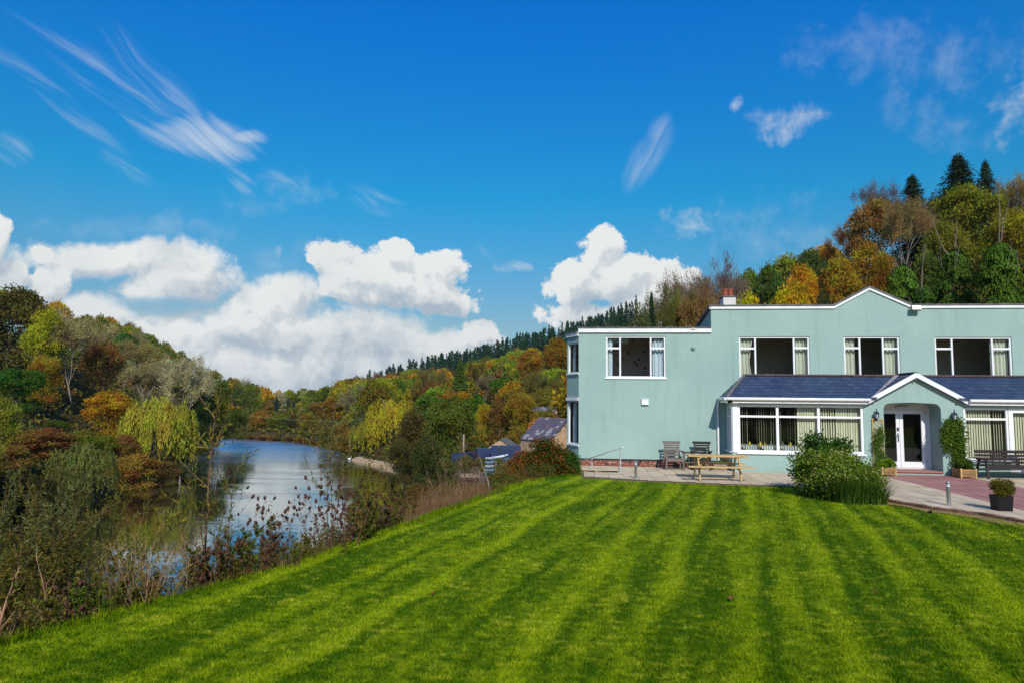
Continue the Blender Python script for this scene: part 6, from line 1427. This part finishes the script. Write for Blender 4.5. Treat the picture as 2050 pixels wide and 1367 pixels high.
# lower left willow scrub
GW = 'leafy willow scrub at the lower left'
for k, (px, yt, D, ns_, lb) in enumerate([(30, 985, 11.5, 14, 'tall grey-green willow scrub at the left edge of the lawn bank'), (95, 1000, 12.5, 13, 'dense olive willow scrub behind the pinkish sapling'), (150, 985, 13.5, 13, 'tallest willow scrub stems right of the pinkish sapling'), (200, 1020, 14.5, 8, 'willow scrub leaning over the water at the right of the group'),
                                     (60, 1060, 9.5, 11, 'lower willow scrub close to the lawn corner'), (130, 1080, 10.5, 11, 'low dark willow scrub in the middle of the group'), (-30, 960, 10.5, 12, 'willow scrub cut by the left edge of the photo'), (175, 1100, 11.5, 6, 'low thin willow scrub beside the water gap')]):
    x, y, z, H_ = fit(px, yt, D); stemplant('willow_scrub', lb, 'shrub', x, y, z, H_ * .97, ns_ + 3, .72, .085, .018, 88, ['l_scrub', 'l_scrub', 'l_willow', 'l_weed'][k % 4], 'twig', .013, 100 + k, GW, 4, .15)
x, y, z, H_ = fit(38, 1045, 7.2); stemplant('birch_sapling', 'pinkish bare-stemmed sapling standing at the lower left lawn corner', 'sapling', x, y, z, H_, 1, .1, .05, .02, 14, 'l_willow2', 'twig_pink', .028, 131, None, 2, .45, (-.02, 0))
x, y, z, H_ = fit(110, 1090, 7.6); stemplant('birch_sapling', 'thin forked pinkish sapling right of the lower left corner one', 'sapling', x, y, z, H_, 2, .35, .05, .02, 10, 'l_willow2', 'twig_pink', .014, 132, None, 2, .5, (.1, 0))
x, y, z, H_ = fit(432, 792, 9.6); stemplant('willow_sapling', 'tallest slender willow sapling in front of the open water', 'sapling', x, y, z, H_, 1, .10, .11, .019, 44, 'l_willow2', 'twig', .022, 143, None, 5, .12, (-.03, 0), .10)
x, y, z, H_ = fit(425, 950, 9.6); stemplant('willow_sapling', 'leaning willow stem branching left of the tallest sapling', 'sapling', x, y, z, H_ * 1.15, 1, .15, .11, .019, 40, 'l_willow2', 'twig', .017, 144, None, 4, .25, (-.42, .05), .05)
x, y, z, H_ = fit(465, 930, 9.8); stemplant('willow_sapling', 'thin willow stem with few leaves right of the tallest sapling', 'sapling', x, y, z, H_, 2, .2, .12, .019, 26, 'l_willow', 'twig', .010, 145, None, 3, .3, (.12, .05), .1)
x, y, z, H_ = fit(672, 815, 12.0); stemplant('willow_sapling', 'grey-green willow sapling rising above the teasels', 'sapling', x, y, z, H_, 3, .30, .09, .020, 30, 'l_willow', 'twig', .013, 146, None, 3, .35, (.0, 0), .2)
x, y, z, H_ = fit(700, 900, 11.5); stemplant('willow_sapling', 'reddish-stemmed sapling with dark leaves among the teasels', 'sapling', x, y, z, H_, 4, .45, .07, .022, 18, 'l_weed', 'twig_red', .013, 147, None, 3, .3, (.05, 0), .2)
x, y, z, H_ = fit(745, 985, 11.8); stemplant('willow_sapling', 'leafy green sapling right of the teasel heads', 'sapling', x, y, z, H_, 5, .5, .075, .024, 28, 'l_weed', 'twig', .012, 148, None, 3, .3, (0, 0), .2)
for k, (px, yt, D) in enumerate([(275, 1060, 8.6), (310, 1045, 8.4), (350, 1075, 8.8)]):
    x, y, z, H_ = fit(px, yt, D); stemplant('twiggy_shrub', ['leftmost', 'middle', 'rightmost'][k] + ' fine pinkish twiggy shrub in front of the water left of the tallest sapling', 'shrub', x, y, z, H_, 9, .7, .035, .014, 9, 'l_willow2', 'twig_pink', .007, 150 + k, 'pinkish twiggy shrubs on the bank', 4, .3)
# teasels
TN = dict(zip(sorted(range(20), key=lambda i: [505, 528, 552, 575, 598, 618, 640, 662, 690, 712, 735, 765, 790, 445, 462, 430, 150, 178, 691, 560][i]), 'first second third fourth fifth sixth seventh eighth ninth tenth eleventh twelfth thirteenth fourteenth fifteenth sixteenth seventeenth eighteenth nineteenth twentieth'.split()))
GT = 'teasels on the river bank'
for k, (px, yt, D) in enumerate([(505, 965, 11.2), (528, 990, 10.6), (552, 958, 11.0), (575, 1000, 10.4), (598, 955, 11.3), (618, 930, 11.8), (640, 972, 11.2), (662, 945, 11.6), (690, 960, 11.9), (712, 935, 12.0), (735, 968, 12.4), (765, 950, 12.8), (790, 985, 13.0), (445, 1065, 9.2), (462, 1045, 9.5), (430, 1085, 9.0), (150, 1140, 7.9), (178, 1160, 7.8), (690, 1000, 10.8), (560, 1040, 10.2)]):
    x, y, z, H_ = fit(px, yt, D); stemplant('teasel_plant', TN[k] + ' from the left among the dry brown teasels against the water', 'plant', x, y, z, H_, 3, .36, .06, .014, 2, 'l_dock', 'twig_red', .005, 200 + k, GT, 2, .45, (0, 0), .15, .9)
# clumps of weeds along the lawn edge: five kinds, each built three times, then copied
protoW = {}
def wp(kd, v):
    if (kd, v) in protoW: return protoW[(kd, v)]
    g = np.random.default_rng(500 + v * 13 + len(kd)); lv = Leaves(); segs = []
    if kd in ('nettle', 'bright', 'dock', 'bramble'):
        ns_ = {'nettle': 16, 'bright': 14, 'dock': 9, 'bramble': 14}[kd]
        for k in range(ns_):
            a = g.uniform(0, 6.28); R1 = g.random() * .28; p = np.array([cos(a) * R1, sin(a) * R1, -.3]); d = np.array([cos(a) * .35, sin(a) * .35, 1.]) * g.uniform(.5, 1.0)
            if kd == 'bramble': d = np.array([cos(a) * .8, sin(a) * .8, .9]) * g.uniform(.5, .9)
            q = p + d * np.array([1, 1, 1.25]); 
            if kd == 'bramble': mid = (p + q) / 2 + np.array([0, 0, .25]); segs += [(p, mid, .006, .005), (mid, q, .005, .002)]
            else: segs.append((p, q, .006, .002))
            m = {'nettle': 60, 'bright': 60, 'dock': 70, 'bramble': 55}[kd]; f = g.random(m)[:, None] ** .7; P = p + (q - p) * f + g.normal(0, .045 if kd != 'dock' else .02, (m, 3)); L_ = {'nettle': .055, 'bright': .06, 'dock': .035, 'bramble': .055}[kd] * g.uniform(.5, 1.4, m)
            lv.add(P, rdir(g, m) + np.array([0, 0, -.2]), rdir(g, m) + np.array([0, 0, .8]), L_, L_ * .5, np.clip(g.normal(.5, .22, m), 0, 1))
        mat = {'nettle': 'l_weed', 'bright': 'l_weedb', 'dock': 'l_dock', 'bramble': 'l_berry'}[kd]; sm2 = {'dock': 'twig_red', 'bramble': 'twig_red'}.get(kd, 'twig')
    else:
        n_ = 260; a = g.uniform(0, 6.28, n_); R1 = .3 * np.sqrt(g.random(n_)); P = np.stack([np.cos(a) * R1, np.sin(a) * R1, np.full(n_, -.3)], 1); D_ = np.stack([np.cos(a) * .3 + g.normal(0, .18, n_), np.sin(a) * .3 + g.normal(0, .18, n_), np.ones(n_)], 1)
        lv.add(P, D_, rdir(g, n_), g.uniform(.6, 1.25, n_), .016, np.clip(g.normal(.5, .22, n_), 0, 1)); segs.append((P[0], P[0] + D_[0], .003, .001)); mat, sm2 = 'l_dry', 'straw'
    V, Fc = segs_mesh('s', segs, None, 3); protoW[(kd, v)] = (lv.mesh('leaves', [mt[mat]]), fast('stems', V, Fc, mt[sm2])); return protoW[(kd, v)]
WL = {'nettle': ('nettle_clump', 'green nettle clump on the river bank along the lawn edge', 'green nettle clumps along the lawn edge'), 'bright': ('weed_clump', 'bright green leafy weed clump along the lawn edge', 'bright green weeds along the lawn edge'),
      'dock': ('dock_clump', 'dark rusty dock stalks along the lawn edge', 'rusty dock stalks along the lawn edge'), 'bramble': ('bramble_clump', 'arching bramble with some red leaves along the lawn edge', 'brambles along the lawn edge'), 'dry': ('dry_grass_clump', 'pale brown dry grass clump along the lawn edge', 'dry grass clumps along the lawn edge')}
rw = random.Random(42)
def weed(kd, x, y, z, s, sh=None):
    a, b = wp(kd, rw.randrange(3)); nm, lb, gp = WL[kd]; t = thing(nm, lb, 'plant', (x, y, z), rw.uniform(0, 6.28), gp); t.scale = (s, s, sh or s)
    link('leaves', a, t); link('stems', b, t)
yy = 4.6
while yy < 23.3:
    e = float(edge_x(yy)); nrow = 5
    for j in range(nrow):
        o = [.14, .5, .95, 1.5, 2.2][j] + rw.uniform(-.1, .15); x = e - o; y = yy + rw.uniform(-.15, .15); z = tz(x, y) + .12
        u = rw.random(); Xc_, D_ = w2c(x, y); px = 1025 + F * Xc_ / D_
        if px < 800: kd = 'nettle' if u < .42 else ('dock' if u < .56 else ('bright' if u < .72 else ('bramble' if u < .86 else 'dry')))
        elif px < 1000: kd = 'dry' if u < .55 else ('dock' if u < .75 else 'bramble')
        else: kd = 'nettle' if u < .4 else ('bramble' if u < .8 else 'bright')
        s = rw.uniform(.36, .62) * (.9 + .3 * j) * (1.0 if px < 800 else 1.15)
        if j == 0: s *= .72
        weed(kd, x, y, z, s, s * rw.uniform(.85, 1.25))
    yy += .27 + .010 * yy
for k, (px, yt, D, w_, mat, lb) in enumerate([(535, 1035, 9.6, .75, 'l_weed', 'green leafy bank shrub below the second group of teasels'), (600, 1045, 10.6, .8, 'l_scrub', 'olive bank shrub under the middle teasels'), (760, 985, 12.6, .9, 'l_weed', 'green leafy bank shrub right of the teasels'), (820, 965, 14.4, 1.0, 'l_scrub', 'olive brown bank shrub at the start of the dry grass'), (330, 1130, 8.0, .7, 'l_scrub', 'olive bank shrub at the foot of the twiggy shrubs'), (225, 1150, 7.5, .7, 'l_weedb', 'bright green bank shrub right of the lower left corner'), (90, 1170, 7.0, .8, 'l_scrub', 'low olive shrub in the lower left corner'), (470, 1070, 9.0, .6, 'l_scrub', 'small olive bank shrub right of the tallest sapling')]):
    x, y, z, H_ = fit(px - 14, yt + 8, D * 1.06); stemplant('bank_shrub', lb, 'shrub', x, y, z, H_, 9, w_ * .85, .052, .022, 46, mat, 'twig', .007, 700 + k, None, 4, .12, (0, 0), .3)
# tall dead stalks before the car park and beyond the lawn edge
for k, (px, yt, D) in enumerate([(905, 880, 22), (930, 900, 21), (955, 870, 23), (975, 905, 21), (890, 930, 19), (1000, 900, 23.5), (860, 960, 17.5), (940, 930, 20)]):
    x, y, z, H_ = fit(px, yt, D); stemplant('dead_stalks', 'tall dead brown stalks on the bank in front of the car park', 'plant', x, y, z, H_, 6, .35, .05, .016, 5, 'l_dock', 'straw', .010, 300 + k, 'tall dead stalks before the car park', 3, .35, (0, 0), .15)
x, y, z, H_ = fit(995, 905, 20.5); m = MB(); a_ = cpos(998, 19.6); 
m.tube([(a_[0], a_[1], tz(*a_) - .2), (a_[0] - .15, a_[1] + .1, -.55), (*cpos(980, 20.2), .1), (*cpos(962, 20.8), .75)], [.025, .022, .016, .008], 6); tag(m.build('dead_branch', mt['bark_pale'], smooth=True), 'pale leaning dead branch above the dry grass', 'branch')
# scrub filling the bank between the lawn and the right river side
for k, (px, yt, D, w_, c, lb) in enumerate([(850, 950, 34, 90, (.10, .065, .02), 'brown scrub bush between the river and the dry grass'), (905, 955, 40, 80, (.12, .10, .02), 'olive scrub bush just before the car park'), (815, 985, 30, 80, (.07, .06, .018), 'dark scrub bush over the water edge left of the dry grass'),
                                       (960, 960, 42, 60, (.13, .08, .02), 'brown scrub bush in front of the pale trailer'), (880, 985, 28, 90, (.15, .09, .03), 'reddish brown scrub low behind the dry grass'), (1010, 935, 40, 50, (.10, .09, .02), 'olive scrub bush before the stacked canoes'), (780, 1005, 26, 70, (.09, .08, .02), 'low olive scrub bush beyond the teasels')]):
    X = (px - 1025) / F * D; x, y = c2w(X, D); g = tz(x, y); top = zat(px, yt, D); tree('scrub_bush', lb, 'bush', None, x, y, g - .1, w_ / F * D * 1.4, max(top - g, 1.2), 'bush', c, 0)

for k, (px, yt, D, w_, h_c, lb) in enumerate([(1000, 906, 62, 26, (.10, .10, .018), 'narrow olive bush between the bright blue car and the van'), (938, 903, 60, 46, (.09, .085, .018), 'brown-green bush in front of the dark parked car'), (905, 905, 56, 60, (.07, .08, .018), 'dark green bush at the left end of the car park'), (965, 905, 66, 30, (.10, .11, .02), 'small olive bush between the parked cars'), (1026, 906, 58, 34, (.12, .12, .02), 'leafy olive bush hiding the middle of the blue van'), (1012, 916, 55, 40, (.14, .13, .02), 'yellowish bush in front of the blue van'), (1060, 895, 56, 50, (.09, .10, .02), 'green bush below the slate-roofed cottage'), (972, 884, 88, 44, (.09, .10, .018), 'green bush left of the tan stone building'), (1035, 888, 96, 36, (.12, .09, .02), 'brown bush behind the green-roofed shed'), (948, 868, 96, 50, (.12, .12, .016), 'olive bush behind the dark parked car')]):
    X = (px - 1025) / F * D; x, y = c2w(X, D); g = max(tz(x, y), -4.3) if px > 890 else tz(x, y); top = zat(px, yt, D); tree('car_park_bush', lb, 'bush', None, x, y, g - .1, w_ / F * D, max(top - g, .8), 'bush', h_c, 0)
X = (1088 - 1025) / F * 104; x, y = c2w(X, 104); tree('leafy_tree', 'olive tree right in front of the orange brick house', 'tree', None, x, y, tz(x, y), 5.5, zat(1088, 812, 104) - tz(x, y), 'sparse', (.15, .13, .02), 0)
X = (1098 - 1025) / F * 122; x, y = c2w(X, 122); tree('leafy_tree', 'golden olive tree hanging over the roof of the orange brick house', 'tree', None, x, y, tz(x, y), 9, zat(1098, 770, 122) - tz(x, y), 'broad', (.15, .13, .02), 0)
# ------------------------------------------------------------------ cottages, car park and boats below the hotel
def gabled(name, label, px, ya, D, rd, Lr, hw, drop, zg, wmat, rmat, group=None, win=None, seed=0):
    X = (px - 1025) / F * D; zA = zat(px, ya, D); r = Vector((rd[0], rd[1])).normalized(); gdir = Vector((-r.y, r.x))
    t = thing(name, label, 'building', (*c2w(X, D), zg), 0, group)
    def Pp(a, b, z): q = Vector((X, D)) + r * a + gdir * b; w_ = c2w(q.x, q.y); return (w_[0], w_[1], z)
    ze = zA - drop; m = MB()
    for a in (0, Lr): m.face([Pp(a, -hw, zg), Pp(a, hw, zg), Pp(a, hw, ze), Pp(a, 0, zA), Pp(a, -hw, ze)])
    for b in (-hw, hw): m.face([Pp(0, b, zg), Pp(Lr, b, zg), Pp(Lr, b, ze), Pp(0, b, ze)])
    m.build('wall', mt[wmat], t); m = MB(); rr = random.Random(seed); sl_ = sqrt(hw * hw + drop * drop)
    for s in (-1, 1):
        nr, nc = max(3, int(sl_ / .28)), max(4, int(Lr / .35))
        for i in range(nr):
            for j in range(nc):
                f0, f1 = i / nr * 1.06, (i + 1) / nr * 1.06; a0 = -.15 + (Lr + .3) * (j + .5 * (i % 2)) / (nc + .5); a1 = a0 + (Lr + .3) / (nc + .5)
                m.face([Pp(a0, s * hw * f0, zA - drop * f0 + .07), Pp(a1, s * hw * f0, zA - drop * f0 + .07), Pp(a1, s * hw * f1, zA - drop * f1 + .085), Pp(a0, s * hw * f1, zA - drop * f1 + .085)], rr.random())
    m.build('roof', mt[rmat], t)
    if win:
        for a, b, z0, w_, h_ in win:
            m = MB(); e = -.03 if a == 0 else 0; q = [Pp(a + e, b - w_ / 2, z0), Pp(a + e, b + w_ / 2, z0), Pp(a + e, b + w_ / 2, z0 + h_), Pp(a + e, b - w_ / 2, z0 + h_)]
            for i in range(4): m.bar(q[i], q[(i + 1) % 4], .09, .09)
            wn = m.build('window', mt['white'], t); m = MB(); m.face(q); m.build('pane', mt['iron'], wn)
    return t
mt['green_metal'] = simple('green_sheet_roof', (.05, .16, .13), .4, .1, 3); mt['blue'] = simple('blue_paint', (.02, .035, .10), .3, .1, 3); mt['blue_dark'] = simple('dark_car_paint', (.015, .02, .06), .25, .1, 3); mt['canoe'] = simple('pale_blue_canoe', (.25, .48, .62), .35, .15, 2); mt['canoe2'] = simple('white_canoe', (.62, .68, .72), .35, .1, 2); mt['pole'] = wood('grey_pole_timber', (.26, .22, .17))
gabled('stone_cottage', 'stone cottage with mottled purple slate roof beside the hotel corner', 1141, 838, 60, (-.55, .83), 4.5, 2.05, 1.85, -4.3, 'tan_stone', 'slate2', seed=1)
gabled('stone_boathouse', 'small tan stone gabled building by the car park', 1003, 879, 85, (.12, 1), 6, 1.75, 1.15, -4.4, 'tan_stone', 'felt', win=[(0, .2, -3.7, .5, .7)], seed=2)
gabled('green_roof_shed', 'low shed with a green sheet roof right of the tan stone building', 1052, 880, 92, (.5, .85), 4.5, 2.1, 1.5, -4.4, 'tan_stone', 'green_metal', seed=3)
gabled('brick_house', 'orange brick house among the trees above the slate-roofed cottage', 1114, 815, 116, (-.98, .2), 4.4, 2.2, .75, -5.0, 'red_brick_house', 'slate2', win=[(0, 0, .2, .8, .8)], seed=4)
# brick house wall window on its long side
cpk = MB(); cpk.face([(*c2w(-4.2, 56), -4.24), (*c2w(2, 53), -4.24), (*c2w(9, 56), -4.24), (*c2w(9, 90), -4.24), (*c2w(-1, 92), -4.24), (*c2w(-7, 84), -4.24), (*c2w(-6.5, 68), -4.24)]); kind(cpk.build('car_park', mt['tarmac']), 'structure')
def car(name, label, px, D, rz, L_, W_, Hh, paint, van=False):
    x, y = cpos(px, D); z0 = -4.23; t = thing(name, label, 'car' if not van else 'van', (x, y, z0), rz)
    prof = [(-.5, .18), (-.5, .50), (-.46, .58), (-.40, 1.0), (.16, 1.0), (.30, .60), (.47, .50), (.5, .18)] if not van else [(-.5, .15), (-.5, .97), (-.46, 1.0), (.28, 1.0), (.40, .58), (.48, .48), (.5, .15)]
    m = MB(); n = len(prof)
    for s in (-1, 1): m.face([(p[0] * L_, s * W_ / 2 * (.92 if p[1] > .7 else 1), p[1] * Hh) for p in prof][::s])
    for k in range(n):
        a, b = prof[k], prof[(k + 1) % n]; wa, wb = (.92 if a[1] > .7 else 1), (.92 if b[1] > .7 else 1); m.face([(a[0] * L_, -W_ / 2 * wa, a[1] * Hh), (b[0] * L_, -W_ / 2 * wb, b[1] * Hh), (b[0] * L_, W_ / 2 * wb, b[1] * Hh), (a[0] * L_, W_ / 2 * wa, a[1] * Hh)])
    m.build('body', mt[paint], t, rel=False)
    m = MB()
    for s in (-1, 1): m.face([(-.38 * L_, s * W_ * .482, .64 * Hh), (.22 * L_, s * W_ * .482, .64 * Hh), (.13 * L_, s * W_ * .468, .93 * Hh), (-.36 * L_, s * W_ * .468, .93 * Hh)])
    m.face([(.305 * L_, -W_ * .42, .62 * Hh), (.305 * L_, W_ * .42, .62 * Hh), (.175 * L_, W_ * .40, .95 * Hh), (.175 * L_, -W_ * .40, .95 * Hh)])
    xb = -.478 if not van else -.503; xt = -.418 if not van else -.503; m.face([(xb * L_, -W_ * .4, .62 * Hh), (xb * L_, W_ * .4, .62 * Hh), (xt * L_, W_ * .38, .93 * Hh), (xt * L_, -W_ * .38, .93 * Hh)])
    m.build('window', mt['iron'], t, rel=False)
    for a in (-.32, .32):
        for s in (-1, 1): m = MB(); m.tube([(a * L_, s * (W_ / 2 - .16), .30), (a * L_, s * (W_ / 2 + .02), .30)], .30, 16); w_ = m.build('wheel', mt['black'], t, rel=False); m = MB(); m.tube([(a * L_, s * (W_ / 2 + .01), .30), (a * L_, s * (W_ / 2 + .03), .30)], .17, 12); m.build('rim', mt['steel'], w_, rel=False)
    for s in (-1, 1): m = MB(); m.box((.488 * L_ - .06, s * W_ * .36 - .12, .36 * Hh), (.488 * L_, s * W_ * .36 + .12, .46 * Hh)); m.build('headlight', mt['lamp_glass'], t, rel=False)
car('parked_van', 'blue van parked in front of the tan stone building', 1030, 74, radians(8), 4.8, 1.9, 1.9, 'blue', True)
car('parked_car', 'dark blue car parked at the left of the car park', 938, 70, radians(75), 4.2, 1.75, 1.45, 'blue_dark')
car('parked_car', 'small bright blue car behind the canoe rack', 984, 77, radians(20), 3.8, 1.7, 1.4, 'blue')
def canoe(mb, cx, cy, cz, L_, W_, H_, rz):
    n = 10; R = []
    for i in range(n + 1):
        u = -1 + 2 * i / n; w_ = W_ / 2 * (1 - abs(u) ** 2.2) + .01; zz = .12 * u * u; ring = []
        for j in range(7): th = pi + pi * j / 6; px_, pz_ = cos(th) * w_, sin(th) * H_ * (1 - abs(u) ** 4 * .5); X_ = u * L_ / 2; ring.append((cx + X_ * cos(rz) - px_ * sin(rz), cy + X_ * sin(rz) + px_ * cos(rz), cz + H_ + pz_ + zz))
        R.append([mb.av(p) for p in ring])
    for i in range(n):
        for j in range(6): mb.f.append([R[i][j], R[i + 1][j], R[i + 1][j + 1], R[i][j + 1]]); mb.t.append(.5)
x0, y0 = cpos(998, 63); rz_ = radians(70)
t = thing('canoe_rack', 'steel rack holding the stacked pale canoes beside the car park', 'rack', (x0, y0, -4.23))
m = MB()
for a in (-1.2, 1.2):
    for b in (-.5, .5): q = (x0 + a * cos(rz_) - b * sin(rz_), y0 + a * sin(rz_) + b * cos(rz_)); m.tube([(*q, -4.23), (*q, -2.9)], .03, 6)
    for z in (-4.0, -3.65, -3.3, -2.95): m.tube([(x0 + a * cos(rz_) + .5 * sin(rz_), y0 + a * sin(rz_) - .5 * cos(rz_), z), (x0 + a * cos(rz_) - .5 * sin(rz_), y0 + a * sin(rz_) + .5 * cos(rz_), z)], .02, 6)
m.build('frame', mt['galv'], t)
for k, (z, lb) in enumerate([(-3.97, 'pale blue canoe on the lowest level of the rack'), (-3.62, 'white canoe on the second level of the rack'), (-3.27, 'pale blue canoe on the third level of the rack'), (-2.92, 'white canoe on top of the rack')]):
    m = MB(); canoe(m, x0, y0, z, 4.6, .8, .28, rz_); tag(m.build('canoe', mt['canoe' if k % 2 == 0 else 'canoe2'], smooth=True), lb, 'canoe', 'stacked canoes')
x0, y0 = cpos(942, 57); t = thing('flat_trailer', 'pale flat trailer with low rails on the gravel below the bank', 'trailer', (x0, y0, -4.24), radians(12))
m = MB(); m.box((-.8, -1.2, .55), (.8, 1.2, .62)); m.build('deck', mt['planter_wood'], t, rel=False); m = MB()
for a in (-.8, .8):
    for b in (-1.2, 0, 1.2): m.box((a - .03, b - .03, .62), (a + .03, b + .03, 1.0))
    m.box((a - .025, -1.2, .97), (a + .025, 1.2, 1.03))
m.box((-.8, -1.23, .5), (.8, -1.17, .75)); m.build('rail', mt['pole'], t, rel=False)
for s in (-1, 1): m = MB(); m.tube([(s * .7, 0, .28), (s * .86, 0, .28)], .28, 14); m.build('wheel', mt['black'], t, rel=False)
for px, yt, D, lb in ((931, 868, 80, 'grey timber pole at the left of the car park trees'), (1066, 850, 84, 'grey timber pole just left of the slate-roofed cottage')):
    x, y = cpos(px, D); zt = zat(px, yt, D); m = MB(); m.tube([(x, y, -4.6), (x, y, zt)], [.12, .09], 8); tag(m.build('timber_pole', mt['pole'], smooth=True), lb, 'pole')
# stone bank on the right shore, white birds, cables
m = MB(); rr = random.Random(6)
for k in range(34):
    f = k / 33; D_ = 126 - 24 * f; Xs = np.interp(D_, [90, 112, 126], [-13, -20, -29]) + .4
    for j in range(3): x, y = c2w(Xs + rr.uniform(-.2, .3) + j * .35, D_); s = rr.uniform(.3, .55); m.box((x - s, y - s, -9.0 + j * .32), (x + s, y + s, -8.6 + j * .32 + rr.uniform(-.1, .15)), rr.random())
tag(m.build('stone_bank', mt['pale_stone'], bevel=.06), 'pale rough stone retaining bank at the foot of the right shore', 'wall')
def bird(px, D, lb):
    x, y = cpos(px, D); t = thing('white_bird', lb, 'bird', (x, y, WATER), 0, 'white birds on the river'); m = MB(); pr_ = [(.02, -.34), (.10, -.26), (.17, -.08), (.18, .08), (.13, .22), (.05, .30)]
    R_b = [m.tube([(0, 0, 0), (0, 0, .01)], .001, 3)] ; m = MB()
    m.tube([(p[1], 0, .12 + .04 * abs(p[1]) * 3) for p in pr_] , [p[0] for p in pr_], 10)
    m.tube([(.22, 0, .16), (.34, 0, .30), (.33, 0, .44), (.38, 0, .52), (.46, 0, .50)], [.07, .045, .035, .045, .02], 8)
    m.build('body', mt['white'], t, rel=False, smooth=True); m = MB(); m.tube([(.45, 0, .50), (.54, 0, .48)], [.02, .006], 6); m.build('beak', mt['terracotta'], t, rel=False)
bird(705, 128, 'left of two white birds floating near the right bank'); bird(715, 126, 'right of two white birds floating near the right bank')
def cable(p0, p1, sag, lb, r=.022, mat='pole'):
    pts_ = []; a = Vector((*cpos(p0[0], p0[2]), zat(*p0))); b = Vector((*cpos(p1[0], p1[2]), zat(*p1)))
    for i in range(17): f = i / 16; q = a.lerp(b, f); q.z -= sag * 4 * f * (1 - f); pts_.append(q)
    t = thing('overhead_cable', lb, 'cable', (a.x, a.y, a.z)); m = MB(); m.tube(pts_, r, 5); m.build('wire', mt[mat], t)
    for q in (a, b): m = MB(); g = max(tz(q.x, q.y), WATER - .4); m.tube([(q.x, q.y, g - .3), (q.x, q.y, q.z + .2)], [.11, .08], 8); m.build('pole', mt['pole'], t)
cable((436, 826, 150), (770, 846, 150), .4, 'pale overhead cable crossing the river near the far bend', .022, 'pole')
cable((372, 953, 88), (812, 956, 88), .05, 'dark overhead cable crossing low over the near water', .018, 'iron')
# fallen leaves on the lawn
rl = random.Random(4)
for px, py, lb in ((1463, 1197, 'dark brown fallen leaf in the middle of the lawn'), (1154, 1022, 'reddish fallen leaf on the lawn below the terrace steps'), (1752, 1184, 'small rust fallen leaf on the right of the lawn'), (867, 1188, 'pale fallen leaf near the left part of the lawn'), (846, 1044, 'dark fallen leaf near the dry grass')):
    x, y = onZ(px, py, .03); m = MB(); s = .055 if 'dark brown' in lb else .032; a = rl.uniform(0, 6); ca, sa = cos(a), sin(a)
    P5 = [(-1, 0, .0), (-.4, .45, .012), (.3, .4, .02), (1, 0, .01), (.3, -.4, .025), (-.4, -.45, .008)]
    c = m.av((x, y, .032)); ids = [m.av((x + (p[0] * ca - p[1] * sa) * s, y + (p[0] * sa + p[1] * ca) * s, .035 + p[2])) for p in P5]
    for k in range(6): m.f.append([c, ids[k], ids[(k + 1) % 6]]); m.t.append(.5)
    tag(m.build('fallen_leaf' if 'leaf in' in lb or 'fallen' in lb else 'feather', mt['cloth'] if 'feather' in lb else mt['terracotta']), lb, 'leaf' if 'feather' not in lb else 'feather')
# ------------------------------------------------------------------ thin autumn haze
hm_, out = newmat('autumn_haze'); pv = N.new('ShaderNodeVolumePrincipled'); pv.inputs['Color'].default_value = (0.80, 0.88, 1.0, 1); pv.inputs['Density'].default_value = 0.00007; pv.inputs['Anisotropy'].default_value = 0.2
L.new(pv.outputs[0], out.inputs['Volume'])
hz = MB(); hz.box((-1600, -400, -90), (2300, 2700, 130)); kind(hz.build('haze', hm_), 'stuff')
